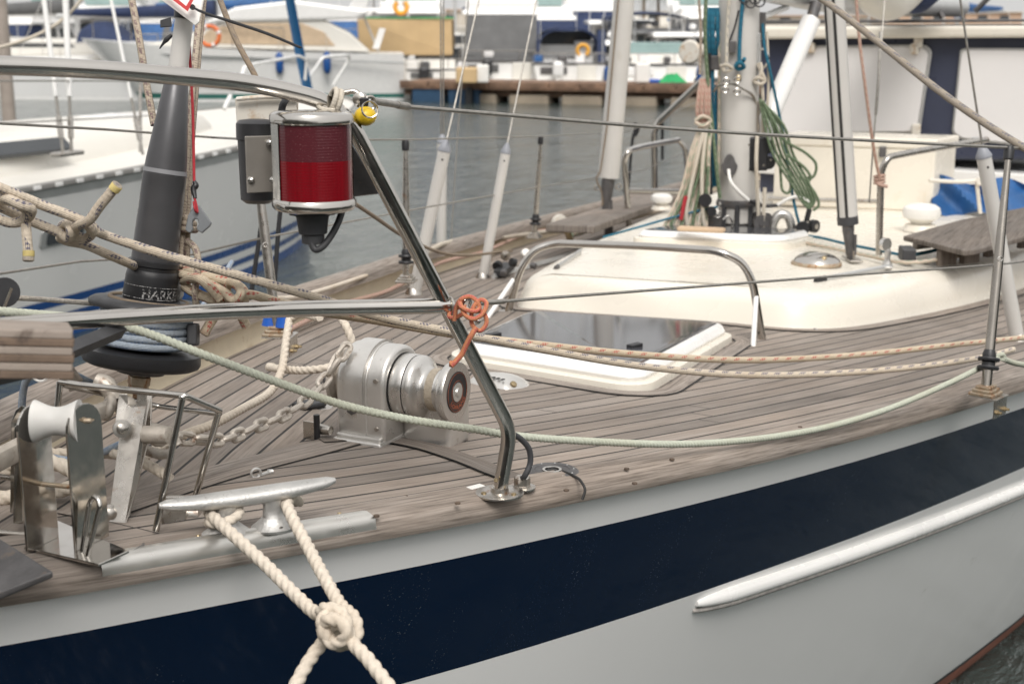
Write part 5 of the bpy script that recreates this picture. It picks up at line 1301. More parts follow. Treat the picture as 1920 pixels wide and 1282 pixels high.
# ---------------------------------------------------------------- spinnaker poles
p0 = DK(1141, 456); mb = MB(); A, B = VP(p0, 1174, -40), VP(p0, 1141, 333)
mb.tube([B, A], [.056, .052], 24); po = mb.build('pole', M['white_tube'], Y, 'thick grey white pole standing on the starboard side deck')
mb = MB(); mb.lathe([(0, .048), (.03, .052), (.20, .022), (.23, .02)], B+(B-A).normalized()*.0, (B-A), 18, sq=.6); mb.tube([VP(p0, 1141, 375), p0], [.022, .026], 8); mb.build('pole_end', M['dkgrey'], po)
mb = MB(); mb.tube([VP(p0, 1163, -40, .056), VP(p0, 1126, 320, .056), VP(p0, 1118, 335, .05), VP(p0, 1128, 360, .03), VP(p0, 1130, 385, .03)], .0045, 6, smooth_path=3); mb.build('pole_cord', M['r_brown'], po)
mb = MB(); mb.tube(loop(VP(p0, 1160, 350, .03), FH, .015, 12), .004, 6, closed=True); mb.tube(loop(VP(p0, 1120, 352, .03), FH, .015, 12), .004, 6, closed=True); mb.build('ring', M['steel_worn'], po)
p1 = CRX(1598, 487); A, B = VP(p1, 1561, -40), VP(p1, 1589, 405); mb = MB(); mb.tube([B, A], [.0385, .038], 28); po = mb.build('pole', M['white_tube'], Y, 'near pole with black stripes on the coachroof')
ax = (A-B).normalized(); sd_ = ax.cross(-FH).normalized()
mb = MB()
for an_ in (-.98, -.22):
    d = (-FH*math.cos(an_*1.25)+sd_*math.sin(an_*1.25)).normalized()
    if d.dot(RT) > 0: d = (-FH*math.cos(an_*1.25)-sd_*math.sin(an_*1.25)).normalized()
    t_ = ax.cross(d).normalized(); mb.prism([B+d*.036+t_*.006, B+d*.036-t_*.006, B+d*.0405-t_*.005, B+d*.0405+t_*.005], (A-B))
mb.build('stripe', M['seal'], po)
mb = MB(); mb.lathe([(-.002, .0395), (.030, .0395)], B-ax*.03, ax, 24); mb.lathe([(0, .036), (.02, .037), (.13, .020), (.14, .012)], B-ax*.03, -ax, 18, mi=1, sq=.6)
for k in (-1, 1): mb.tube([VP(p1, 1594+k*9, 440), VP(p1, 1596+k*6, 478)], .008, 8, mi=1)
mb.build('pole_end', [M['rubber'], M['dkgrey']], po)
mb = MB(); mb.box(p1+Vector((0, 0, .004)), (.13, .05, .007), Matrix.Rotation(.5, 4, 'Z'), .002); mb.tube([p1, VP(p1, 1600, 470)], .009, 8); mb.build('foot_plate', M['steel_worn'], po)
# ---------------------------------------------------------------- second hatch, mast
fr0, fr1 = CRX(1198, 452, .01), CRX(1464, 462, .01); dx = Vector((.34, -.02, -.02))
mz = .045
cc = [fr0+Vector((0, 0, mz)), fr1+Vector((0, 0, mz)), fr1+dx+Vector((0, 0, mz)), fr0+dx+Vector((0, 0, mz))]
hatch([c for c in cc], .07, .055, Y, 'white framed hatch in front of the mast')
M0 = CRX(1386, 447); M0 = M0+Vector((.16, -.006, 0)); ML = lambda px, py, dd=0: VP(M0, px, py, dd)
dM = (M0-CAM).dot(FH)
rM = 74/2*(dM*1.0)/F
mb = MB(); mtop = ML(1387, -200); mbot = ML(1384, 372); axm = (mtop-mbot).normalized()
mb.lathe([(-.10, rM), ((mtop-mbot).length, rM)], mbot, axm, 40, sq=1.0, ref=RT); ma_ = mb.build('mast', M['white_tube'], Y, 'grey white aluminium mast with halyards')
mb = MB(); mb.lathe([(0, rM*1.1), (.012, rM*1.12), (.03, rM*1.05)], mbot-axm*.03, axm, 30); mb.lathe([(-.2, rM*1.25), (-.19, rM*1.25), (-.14, rM*.9), (-.05, rM*.95)], mbot, axm, 20); mb.build('mast_collar', M['dkgrey'], ma_)
for k in range(4):
    a = -.9+k*.7; d = (-FH*math.cos(a)+RT*math.sin(a)); mb = MB(); mb.box(mbot+d*(rM*1.02)-axm*.08, (.02, .02, .13), None, .004); mb.build('mast_lug', M['rubber'], ma_)
mb = MB(); mb.lathe([(0, .052), (.012, .055), (.03, .045), (.05, .04)], ML(1436, 452, .1), (0, 0, 1), 20); mb.lathe([(-.03, .04), (.03, .04)], ML(1428, 415, .08), (-FH+RT*.6), 26); mb.lathe([(0, .035), (.012, .035), (.013, .012), (.018, .012)], ML(1426, 418, .12), (-FH+RT*.3), 20); mb.build('mast_winch', M['dkgrey'], ma_)
mb = MB(); mb.lathe([(-.03, .045), (.03, .045)], ML(1335, 420, .06), (-FH-RT*.3), 22); mb.build('mast_winch', M['dkgrey'], ma_)
mb = MB(); mb.prism([ML(x, y, rM+.006) for x, y in [(1368+15*math.sin(2*PI*k/20)*(1-.25*(math.cos(2*PI*k/20) > .3)), 310-21*math.cos(2*PI*k/20)) for k in range(20)]], FH*.006, .001); mb.build('cable_exit', M['dkgrey'], ma_)
mb = MB(); mb.tube([ML(1366, 318, rM+.01), ML(1370, 340, rM+.04), ML(1388, 362, rM+.05), ML(1404, 376, rM+.04)], .0075, 10, smooth_path=5); mb.tube([ML(1457, 385, .1), ML(1480, 372, .1), ML(1500, 368, .1), ML(1517, 378, .1)], .0075, 10, smooth_path=5); mb.tube([ML(1404, 376, rM+.04), ML(1430, 386, .1), ML(1458, 385, .1)], .0078, 10, mi=1, smooth_path=4); mb.build('hose', [M['offwhite'], M['black']], ma_)
mb = MB(); mb.box(ML(1420, 288, rM*.6), (.055, .085, .145), Matrix.Rotation(HEAD, 4, 'Z'), .006); 
mb.lathe([(-.016, .03), (.016, .03)], ML(1438, 275, .06), -FH, 18); mb.lathe([(-.012, .028), (.012, .028)], ML(1441, 305, .06), -FH, 18); mb.build('rope_clutch', M['black'], ma_)
mb = MB(); mb.lathe([(0, .004), (.003, .003)], ML(1405, 320, .16), -FH, 8)
for px, py in ((1405, 272), (1417, 322), (1432, 310), (1445, 300)): mb.lathe([(0, .006), (.003, .005)], ML(px, py, .125), -FH, 8)
mb.build('rivet', M['steel'], ma_)
mb = MB(); mb.box(ML(1420, 105, rM*.5), (.02, .018, .19), None, .003); mb.build('sail_track', M['alu'], ma_)
mb = MB(); mb.box(ML(1428, 48, 0), (.03, .03, .11), None, .005); mb.box(ML(1372, 88, rM), (.05, .03, .05), Matrix.Rotation(HEAD, 4, 'Z'), .004); mb.box(ML(1340, 118, 0), (.05, .05, .06), Matrix.Rotation(HEAD, 4, 'Z'), .003); mb.build('sheave_box', M['dkgrey'], ma_)
mb = MB(); mb.tube([ML(1418, 95, .03), ML(1430, 92, .05), ML(1440, 102, .06), ML(1438, 120, .06), ML(1430, 128, .05)], .0055, 8, smooth_path=5); mb.build('bail', M['steel'], ma_)
mb = MB(); mb.tube([ML(1338, 172, .05), ML(1350, 160, rM+.02), ML(1375, 158, rM+.03), ML(1395, 168, rM+.03), ML(1412, 180, rM), ML(1418, 195, .05)], .0055, 8, smooth_path=5); mb.build('guide_rail', M['steel_worn'], ma_)
for px, py in ((1362, 152), (1383, 150), (1360, 168), (1382, 172)):
    mb = MB(); mb.tube(loop(ML(px, py, rM+.05), -FH, .013, 12), .0038, 8, closed=True); mb.build('snap_shackle', M['steel'], ma_)
mb = MB(); mb.tube(loop(ML(1385, 146, rM+.05), -FH, .008, 10), .0045, 8, closed=True); mb.build('snap_shackle', M['brass'], ma_)
mb = MB()
for k, (px, py) in enumerate(((1408, 5), (1424, 3), (1416, -2), (1396, -4))): mb.tube(loop(ML(px, py, rM+.02), -FH, .022, 14), .0035, 8, closed=True)
mb.build('black_loops', M['black'], ma_)
# rigid vang and boom, sail bag
mb = MB(); A, B = ML(1521, 38, -.25), ML(1425, 262, .02); mb.tube([B, A], .042, 24); va = mb.build('rigid_vang', M['gel'], Y, 'fat white strut from the mast foot up to the boom')
mb = MB(); mb.tube([A, ML(1530, 8, -.3)], .026, 10); mb.build('vang_end', M['dkgrey'], va)
mb = MB(); mb.tube([VP(M0, 1440, -22, .0), VP(M0, 1530, -3, -.5), VP(M0, 1640, 8, -1.3), VP(M0, 1800, 14, -3.2)], .06, 20); mb.build('boom', M['alu'], Y, 'grey aluminium boom over the mast foot')
mb = MB(); Q = Vector(M0)
pp = [(1585, -45, .7), (1625, -30, .9), (1665, -12, 1.1), (1700, -30, 1.3), (1745, -60, 1.5)]
mb.tube([VP(M0, x, y, -d) for x, y, d in pp], [.05, .115, .135, .12, .08], 20, smooth_path=5); sb = mb.build('sail_bag', M['warmwhite'], Y, 'furled mainsail bundle on the boom')
mb = MB(); mb.tube([VP(M0, x, y, -d) for x, y, d in [(1690, -6, 1.25), (1712, -18, 1.35), (1740, -38, 1.5), (1775, -60, 1.7)]], [.05, .125, .12, .1], 20, smooth_path=4); mb.build('bag_cover', M['navycloth'], sb)
# ---------------------------------------------------------------- mast ropes
def mrope(name, lists, r, mat, label, group=None, dd=None, cat='rope'):
    mb = MB()
    for L in lists: braid(mb, [ML(a[0], a[1], a[2] if len(a) > 2 else .0) for a in L], r, seg=8, sm=6)
    return rope(name, mb, mat, label, cat, group)
mrope('halyard', [[(1324, -10, .05), (1322, 60, .05), (1327, 150, .05), (1337, 250, .06), (1345, 330, .08), (1350, 372, .08)]], .0085, 'r_olive', 'pale olive halyard coming down the starboard side of the mast')
mrope('halyard', [[(1394, -10, rM+.01), (1388, 60, rM+.01), (1386, 118, rM+.03)], [(1378, 124, rM+.04), (1388, 118, rM+.05), (1395, 126, rM+.04), (1384, 130, rM+.03), (1379, 124, rM+.04)], [(1380, 120, rM+.03), (1394, 114, rM+.04), (1396, 110, rM+.05)]], .0085, 'r_teal', 'teal halyard knotted to the brass shackle on the front of the mast')
mrope('halyard', [[(1368, -10, rM+.01), (1364, 50, rM+.01), (1362, 122, rM+.03)], [(1352, 124, rM+.03), (1364, 122, rM+.05), (1372, 130, rM+.04), (1358, 134, rM+.04), (1356, 126, rM+.04)]], .0075, 'r_blue2', 'white halyard with blue tracer knotted on the front of the mast')
mrope('halyard', [[(1385, 20, rM), (1378, 50, rM+.005), (1366, 82, rM+.01)]], .004, 'r_black', 'thin black line crossing the front of the mast')
mrope('halyard', [[(1430, 45, .06), (1434, 90, .07), (1443, 130, .08), (1456, 190, .06), (1470, 260, .04), (1480, 330, .02), (1492, 395, .1), (1500, 425, .1)]], .0065, 'r_teal', 'teal line leading down behind the green coil to the black block')
mrope('halyard', [[(1424, 118, .07), (1430, 175, .07), (1430, 250, .07)], [(1421, 120, .07), (1430, 140, .09), (1434, 152, .09), (1426, 158, .09), (1414, 152, .08), (1420, 146, .09), (1434, 150, .09)], [(1426, 118, .08), (1428, 132, .09), (1423, 148, .09)]], .0075, 'r_white2', 'cream line knotted below the steel bail on the mast')
mrope('teal_coil', [[(x0, 16, .0), (x0-3+dx_, 40, .02), (x0-2+dx_, 80, .02), (x0+1, 108, .0)] for x0, dx_ in ((1330, 0), (1335, 2), (1340, 0), (1345, 3), (1349, 0))]+[[(1337, 100, 0), (1335, 200, .02), (1336, 300, .03), (1334, 352, .03)], [(1343, 160, 0), (1341, 260, .01), (1341, 350, .03)]], .0085, 'r_teal', 'coil of teal rope hanging high on the mast with its tails running down')
mrope('pink_coil', [[(1318+dx_, 148, .04), (1314+dx_*1.4, 180, .06), (1312+dx_*1.5, 215, .06), (1316+dx_*.8, 232, .05)] for dx_ in (-3, 2, 7, 11)]+[[(1306, 228, .08), (1318, 222, .09), (1330, 226, .08), (1320, 234, .09), (1306, 230, .08)]], .0085, 'r_pink', 'small coil of pink and cream rope hanging beside the mast above the long coil')
mrope('striped_coil', [[(1316+k*2.2, 228, .05), (1298+k*4.2-abs(k-4)*.8, 290, .08+.012*(k % 3)), (1280+k*6.0, 350, .10-.012*(k % 2)), (1256+k*8.6, 405, .12), (1240+k*10.4-(k % 2)*4, 434, .13)] for k in range(9)]+[[(1304, 226, .10), (1318, 218, .11), (1332, 226, .10), (1318, 236, .11), (1303, 229, .10)]], .0085, 'r_gw', 'long coil of white rope with green tracer fanning out on the hatch')
mrope('plain_coil', [[(1322, 232, .09), (1300, 330, .13), (1287, 400, .14), (1290, 432, .14)], [(1325, 232, .09), (1316, 330, .13), (1318, 405, .14), (1322, 430, .14)]], .0085, 'r_white2', 'plain cream rope tails hanging in front of the green traced coil')
mrope('olive_tails', [[(1322+k*3, 240, .07), (1300+k*9, 330, .115), (1268+k*17, 400, .135), (1252+k*22, 436, .14)] for k in range(4)], .0072, 'r_olive', 'dull green rope tails mixed into the long striped coil by the mast')
mrope('halyard', [[(1331, 100, .03), (1329, 200, .04), (1331, 300, .05), (1333, 365, .06)]], .0075, 'r_black', 'dark halyard hanging just outside the teal tails on the mast')
mrope('halyard', [[(1349, 60, .02), (1348, 200, .02), (1347, 356, .04)]], .0065, 'r_gw', 'green flecked halyard close along the starboard face of the mast')
mrope('halyard', [[(1418, -10, .04), (1417, 90, .04)], [(1421, 190, .04), (1422, 255, .06)]], .0065, 'r_greyfleck', 'grey flecked halyard close along the port face of the mast')
mrope('halyard', [[(1438, 60, .05), (1441, 150, .06), (1436, 250, .08)]], .006, 'r_white2', 'thin cream line beside the steel bail on the mast')
mrope('halyard', [[(1310, -10, .1), (1314, 60, .1), (1312, 140, .1)]], .006, 'r_mottle', 'speckled line above the small pink coil')
mrope('red_tail', [[(1286, 368, .14), (1281, 390, .14), (1277, 412, .14)]], .009, 'redcord', 'short red rope end beside the long striped coil')
gl_ = [[(1425+k*1.5, 185+k*2, .08), (1434+k*7.0, 235, .10+.01*(k % 2)), (1450+k*7.5, 290, .11-.015*(k % 3)), (1484+k*6.6, 345, .11), (1504+k*4.6, 378, .1), (1517, 392, .1)] for k in range(6)]
gl_ += [[(1430, 190, .1), (1468, 260, .1), (1512, 288, .08), (1530, 308, .08), (1526, 330, .08), (1508, 340, .08), (1520, 330, .08)], [(1462, 290, .1), (1464, 330, .1), (1468, 358, .1), (1478, 362, .1), (1484, 345, .1), (1480, 318, .1)], [(1500, 330, .1), (1528, 362, .1), (1535, 385, .1), (1525, 395, .1)], [(1475, 290, .1), (1510, 316, .1), (1520, 335, .1), (1512, 342, .1)]]
mrope('green_coil', gl_, .0062, 'r_olive', 'large coil of dark green rope hanging down the port side of the mast')
mrope('downhaul', [[(1420, 250, .08), (1418, 300, .12), (1420, 360, .12), (1424, 445, .12)], [(1434, 352, .1), (1432, 400, .12), (1430, 448, .12)]], .0085, 'r_white2', 'pale lines below the black rope clutch at the mast foot')
mrope('reef_line', [[(1130, 445, .2), (1200, 425, .16), (1260, 408, .14), (1310, 395, .13), (1345, 388, .1)]], .005, 'r_teal', 'dark green line stretched from the starboard deck to the mast foot', None)
bl = thing('foot_block', 'black double block at the mast foot beside the big green coil', 'block', ML(1510, 425, .1))
mb = MB(); mb.lathe([(-.014, .03), (.014, .03)], ML(1505, 428, .12), (-FH*.8-RT*.3), 20); mb.lathe([(-.012, .028), (.012, .028)], ML(1526, 424, .1), (-FH+RT*.8), 20); mb.tube([ML(1518, 392, .1), ML(1512, 415, .1)], .012, 8); mb.tube([ML(1470, 440, .1), ML(1500, 440, .1)], .012, 8); mb.build('cheek', M['black'], bl)
mb = MB(); mb.lathe([(-.016, .012), (.016, .012)], ML(1526, 424, .1), (-FH+RT*.8), 14); mb.build('pin', M['steel'], bl)
bl = thing('foot_block', 'small black block on a shackle at the starboard foot of the mast', 'block', ML(1325, 380, .12))
mb = MB(); mb.lathe([(-.012, .028), (.012, .028)], ML(1322, 375, .14), (-FH), 20); mb.lathe([(-.012, .02), (.012, .02)], ML(1334, 396, .14), (-FH), 20); mb.build('cheek', M['black'], bl)
mb = MB(); mb.tube(loop(ML(1346, 402, .14), -FH, .014, 12), .004, 8, closed=True); mb.tube(loop(ML(1350, 384, .14), RT, .010, 12), .004, 8, closed=True); mb.tube([ML(1356, 412, .14), ML(1364, 405, .14), ML(1372, 412, .14), ML(1372, 440, .14)], .005, 8, smooth_path=4); mb.build('shackle', M['steel'], bl)
mb = MB(); q = ML(1466, 440, .1); mb.tube([ML(1448, 448, .08), ML(1450, 418, .08), ML(1462, 402, .08), ML(1476, 405, .08), ML(1484, 425, .08), ML(1482, 446, .08)], .02, 16, smooth_path=6); mb.build('swan_neck_duct', M['machined'], cab)
# wooden batten lying on the hatch
mb = MB(); mb.box(CRX(1315, 430, .075), (.05, .19, .018), Matrix.Rotation(.1, 4, 'Z'), .006); tag(mb.build('wood_batten', plain('varnished batten', (.50, .36, .24), .6)), 'short pale wooden batten lying on the hatch under the coils', 'batten')
# ---------------------------------------------------------------- coachroof fittings (port side)
q = CRX(1531, 494); mb = MB(); mb.lathe([(-.004, .094), (.004, .094), (.010, .088)], q, (0, 0, 1), 36, sq=1); dv = mb.build('dome_vent', M['rusty'], cab)
mb = MB(); mb.lathe([(.008, .087), (.020, .080), (.032, .064), (.040, .040), (.043, .001)], q, (0, 0, 1), 36); mb.build('dome', M['steel'], dv)
mb = MB(); mb.lathe([(0, .010), (.006, .008), (.008, .003)], q+Vector((-.05, -.04, .030)), (-.5, -.5, .8), 12); mb.build('knob', M['brass'], dv)
tr0, tr1 = CRX(1545, 524), CRX(1672, 500); mb = MB(); mb.tube([tr0, tr1], .012, 8, flat=.5, ref=(0, 0, 1)); tk = mb.build('slide_track', M['alu'], cab)
mb = MB(); mb.tube([tr0+(tr0-tr1)*.12, tr0+(tr1-tr0)*.02], .014, 8, flat=.55, ref=(0, 0, 1)); mb.build('end_stop', M['black'], tk)
tq0, tq1 = CRX(1046, 502), CRX(1088, 472); mb = MB(); mb.tube([tq0, tq1], .013, 8, flat=.5, ref=(0, 0, 1)); tk2 = mb.build('slide_track', M['alu'], cab); mb = MB(); mb.tube([tq0+(tq0-tq1)*.10, tq0], .015, 8, flat=.55, ref=(0, 0, 1)); mb.build('end_stop', M['dkgrey'], tk2)
q = CRX(1663, 500); mb = MB(); mb.box(q+Vector((0, 0, .004)), (.09, .04, .006), Matrix.Rotation(.2, 4, 'Z'), .002); mb.lathe([(0, .018), (.015, .016), (.03, .010), (.05, .013), (.065, .010)], q, (0, 0, 1), 16); mb.lathe([(-.01, .005), (-.009, .024), (.009, .024), (.01, .005)], VP(q, 1660, 458), -FH+RT*.6, 20); mb.build('lead_fitting', M['machined'], cab)
q = CRX(1697, 492); mb = MB(); mb.box(q+Vector((.03, .0, .028)), (.11, .05, .05), Matrix.Rotation(.35, 4, 'Z'), .004); mb.build('line_organiser', M['rubber'], cab)
# slatted wooden seat
z_ = CRX(1800, 490).z; tp = z_+.085
sp = [G(1694, 442, tp), G(1808, 470, tp), G(1830, 468, tp), G(1990, 425, tp), G(1990, 375, tp), G(1800, 412, tp)]
mb = MB(); mb.prism(sp, (0, 0, -.020), .004); se = mb.build('deck_seat', M['teakdark'], cab, 'grey slatted wooden seat on the coachroof')
for a in ((1775, 482), (1818, 478), (1862, 466), (1925, 450), (1965, 440), (1730, 452)):
    q = G(a[0], a[1], z_+.03); mb = MB(); mb.box(q, (.09, .025, .062), Matrix.Rotation(-.55, 4, 'Z'), .003); mb.build('seat_support', M['teakdark'], se)
# mushroom vents
def mush(px, py, s, lab=None):
    q = CRX(px, py); mb = MB(); mb.lathe([(0, .09*s), (.03*s, .075*s), (.035*s, .05*s)], q, (0, 0, 1), 24); v = mb.build('mushroom_vent', M['cream'], cab, lab)
    mb = MB(); mb.lathe([(.035*s, .045*s), (.05*s, .06*s), (.065*s, .088*s), (.09*s, .095*s), (.115*s, .088*s), (.13*s, .065*s), (.138*s, .001)], q, (0, 0, 1), 26); mb.build('cap', M['offwhite'], v)
mush(1726, 432, .92); mush(1240, 392, .6)
# cream locker box with handle
q0, q1 = CRX(1448, 385), CRX(1747, 398); up_ = Vector((0, 0, 1)); H_ = (VP(q1, 1745, 262)-q1).z; dx2 = Vector((.30, -.055, 0))
mb = MB(); mb.prism([q0, q1, q1+dx2, q0+dx2], up_*(H_-.05), .01); lb_ = mb.build('deck_box', M['cream'], cab, 'cream locker box with hinged lid and dark latch behind the poles')
mb = MB(); e = (q1-q0).normalized()*.008; mb.prism([q0-e+up_*(H_-.052)-dx2*.03, q1+e+up_*(H_-.052)-dx2*.03, q1+dx2*1.04+e+up_*(H_-.052), q0+dx2*1.04-e+up_*(H_-.052)], up_*.055, .010); mb.build('lid', M['cream'], lb_)
q = VP(q0.lerp(q1, .68), 1655, 285, .02); mb = MB(); mb.box(q, (.02, .035, .055), Matrix.Rotation(HEAD, 4, 'Z'), .005); mb.build('latch', M['dkgrey'], lb_)
mb = MB(); mb.tube([VP(q0, 1440, 372, .05), VP(q1, 1650, 378, .05)], .012, 10); mb.build('grab_bar', M['steel_worn'], cab)
# grab tube with rope
t0 = CRX(1648, 478); mb = MB(); mb.tube(fillet([t0, VP(t0, 1652, 320), VP(t0, 1665, 295), VP(t0, 1720, 284, -.2), VP(t0, 1850, 262, -.7)], [.05, .05, .1]), .0135, 14); gt = mb.build('grab_tube', M['steel_worn'], cab)
mb = MB(); mb.tube([VP(t0, 1830, 275, -.7), VP(t0, 1830, 258, -.7)], .02, 10); mb.build('tube_joint', M['alu'], gt)
mb = MB(); braid(mb, [VP(t0, 1604, -20, .1), VP(t0, 1612, 80, .1), VP(t0, 1622, 160, .1), VP(t0, 1634, 250, .06), VP(t0, 1644, 310, .03), VP(t0, 1650, 335, .02)], .0062, seg=8)
for k in range(3): mb.tube(loop(VP(t0, 1649, 330+k*6, .0), (0, .2, 1), .019, 12), .006, 8, closed=True)
mb.tube([VP(t0, 1645, 345, .02), VP(t0, 1664, 350, .02)], .007, 8); rope('topping_line', mb, 'r_pink', 'pinkish line coming down to a hitch round the upright grab tube')
mb = MB(); mb.tube([VP(t0, 1660, -20, -.3), VP(t0, 1652, 90, -.2), VP(t0, 1645, 180, -.1), VP(t0, 1638, 260, -.1), VP(t0, 1630, 380, -.1)], .0035, 6); mb.tube([VP(t0, 1651, 60, -.18), VP(t0, 1648, 140, -.1), VP(t0, 1642, 215, -.1)], .006, 8, mi=0); mb.build('running_wire', M['wire'], Y)
# diagonal sheet across the top right
mb = MB(); braid(mb, [W(1505, -25, 4.2), W(1560, 12, 4.1), W(1650, 82, 3.95), W(1760, 170, 3.8), W(1860, 240, 3.65), W(1945, 292, 3.55)], .0100, sm=5)
rope('main_sheet', mb, 'r_greyfleck', 'thick grey flecked rope slanting across the top right corner')
# lines across the coachroof
mb = MB(); braid(mb, [CRX(1465, 440, .02), CRX(1520, 443, .015), CRX(1590, 458, .015), CRX(1650, 470, .015), CRX(1710, 482, .02)], .006, seg=8); braid(mb, [CRX(1712, 478, .02), CRX(1750, 470, .02), CRX(1800, 455, .03)], .008, seg=8)
rope('control_line', mb, 'r_teal', 'teal control line running along the coachroof into the grey organiser')
mb = MB(); braid(mb, [CRX(1480, 450, .008), CRX(1545, 462, .008), CRX(1620, 478, .008), CRX(1700, 492, .012), CRX(1800, 480, .02)], .007, seg=8)
rope('control_line', mb, 'r_gw', 'pale control line lying along the coachroof beside the teal one')
# blue tarpaulin behind the seat
def cloth(mb, fn, nu=14, nv=14, th=.004):
    mb.grid(fn, nu, nv); mb.grid(lambda a, b: fn(a, b)+Vector((0, 0, -th)), nu, nv, flip=True)
tq = CRX(1780, 395, .02)
def tf(a, b):
    px = 1748+175*a; py = 395-60*b+ (8*math.sin(a*9+b*4)); p = VP(tq, px, py+ (20*a if b < .5 else 8*a), -.2*b+.05*math.sin(a*14+b*6)); return p
mb = MB(); mb.grid(tf, 22, 12); mb.grid(lambda a, b: tf(a, b)+FH*.02, 22, 12, flip=True); tag(mb.build('tarpaulin', M['bluecloth']), 'crumpled bright blue tarpaulin bundled behind the wooden seat', 'tarpaulin')
mb = MB(); mb.tube([VP(tq, 1742, 338, .1), VP(tq, 1800, 341, .1), VP(tq, 1836, 338, .1)], .010, 10, smooth_path=3); mb.lathe([(-.02, .02), (.02, .02)], VP(tq, 1836, 340, .1), FH, 12); mb.tube([VP(tq, 1832, 345, .1), VP(tq, 1838, 400, .08)], .010, 8); mb.build('boat_hook', M['white_dirty'], cab)
# ---------------------------------------------------------------- wheelhouse
wx = 7.2
def WH(px, py, dd=0):
    r = ray(px, py); return CAM+r*((wx-dd-CAM.x)/r.x)
zb_ = WH(1600, 400).z
mb = MB(); mb.prism([WH(1424, 62), WH(2060, 62), WH(2060, 300), WH(1424, 300)], (2.2, -.3, 0), .02); whs = mb.build('wheelhouse', M['navyframe'], Y, 'wheelhouse with white covered windows and pale roof behind the mast')
mb = MB(); mb.prism([WH(1418, 74, .10), WH(2080, 70, .10), WH(2080, 48, .10), WH(1418, 50, .10)], (2.6, -.35, 0), .02, seg=3); mb.build('roof', M['cream'], whs)
mb = MB(); mb.prism([WH(1420, 46, -.05), WH(2080, 40, -.05), WH(2080, 36, -.05), WH(1424, 38, -.05)], (2.0, -.3, 0), .005); mb.build('roof_rail', M['dkgrey'], whs)
for pts in ([(1478, 96), (1490, 86), (1735, 84), (1748, 96), (1726, 240), (1716, 250), (1460, 252), (1450, 240)], [(1800, 94), (1810, 90), (2050, 92), (2060, 290), (1800, 262), (1784, 250)]):
    g2 = rquad([WH(x, y, .02) for x, y in pts], .02, 3)
    mb = MB(); mb.prism(g2, (.02, 0, 0), .004); w_ = mb.build('window', M['alu'], whs)
    c = sum(g2, Vector())/len(g2); mb = MB(); g3 = [c+(p-c)*.955-Vector((.012, 0, 0)) for p in g2]; mb.prism(g3, (.012, 0, 0), .004); mb.build('window_cover', M['whitecloth'], w_)
for px, py in ((1715, 92), (1520, 90), (1718, 242), (1722, 80)):
    mb = MB(); mb.box(WH(px, py, .05), (.03, .05, .06), None, .01); mb.build('clip', M['white_dirty'], whs)
mb = MB(); mb.prism([WH(1420, 296, .08), WH(2060, 335, .08), WH(2060, 370, .08), WH(1420, 325, .08)], (.6, 0, 0), .01); mb.build('white_sill', M['gel'], whs)
mb = MB(); mb.prism([WH(1424, 320, .02), WH(2060, 360, .02), WH(2060, 520, .02), WH(1424, 520, .02)], (2.2, -.3, 0), .01); mb.build('lower_front', M['navyframe'], whs)
# struts and tubes over the wheelhouse roof
mb = MB(); mb.tube([WH(1732, -10, -.6), WH(1762, 22, -.6), WH(1768, 34, -.6)], .018, 8); mb.tube([WH(1860, -10, -.6), WH(1828, 22, -.6)], .016, 8); mb.build('roof_strut', M['dkgrey'], whs)
mb = MB(); mb.tube([ML(1420, 36, .0), ML(1475, 14, -.2)], .014, 10); mb.build('lamp_arm', M['gel'], ma_)
# ---------------------------------------------------------------- starboard side: guard rail, boards, block, track gear
s0 = DK(1182, 455); mb = MB(); mb.tube(fillet([s0, VP(s0, 1170, 300), VP(s0, 1178, 283), VP(s0, 1200, 276, -.2), VP(s0, 1272, 262, -.8), VP(s0, 1284, 275, -.8), VP(s0, 1300, 400, -.8)], [.05, .05, .05, .06, .06]), .016, 12); mb.tube([VP(s0, 1172, 358), VP(s0, 1310, 360, -.7)], .016, 10); gr_ = mb.build('side_rail', M['steel'], Y, 'bent stainless rail on the starboard side deck beside the grey pole')
s1 = DK(1228, 392); mb = MB(); mb.tube(fillet([s1, VP(s1, 1226, 245), VP(s1, 1236, 228), VP(s1, 1318, 150, .4)], [.05, .05]), .022, 12); mb.build('gate_tube', M['steel'], gr_)
mb = MB(); mb.tube([VP(s1, 1192, 240), VP(s1, 1186, 262), VP(s1, 1180, 330), VP(s1, 1176, 370)], .010, 8, smooth_path=3); mb.tube([VP(s1, 1190, 255), VP(s1, 1196, 240), VP(s1, 1188, 232)], .014, 8, smooth_path=3); mb.tube([VP(s1, 1242, 232), VP(s1, 1242, 300)], .010, 8); rope('navy_tie', mb, 'r_black', 'dark line tied on the starboard lifeline and hanging beside the stainless rail')
mb = MB(); a_, b_2 = DK(1062, 436, .14), DK(1232, 376, .14); u = (b_2-a_); n_ = Vector((-u.y, u.x, 0)).normalized()
mb.prism([a_-n_*.13, b_2-n_*.13, b_2+n_*.10, a_+n_*.10], (0, 0, .035), .006); tag(mb.build('gangplank', M['teak']), 'grey weathered gangplank stowed along the starboard rail behind the pole', 'plank')
mb = MB(); 
for k in range(3): mb.tube([DK(1070+k*8, 440-k*2, .06), DK(1240, 385+k*4, .06)], .016, 8)
tag(mb.build('stowed_line', M['r_gw']), 'green and white lines lying under the stowed gangplank', 'rope')
q = DK(1052, 434, .08); bl = thing('snatch_block', 'pale round snatch block standing on the starboard rail', 'block', q)
mb = MB(); mb.lathe([(-.016, .03), (-.014, .042), (.014, .042), (.016, .03)], VP(q, 1050, 418), -FH+RT*.2, 24); mb.build('cheek', M['white_dirty'], bl)
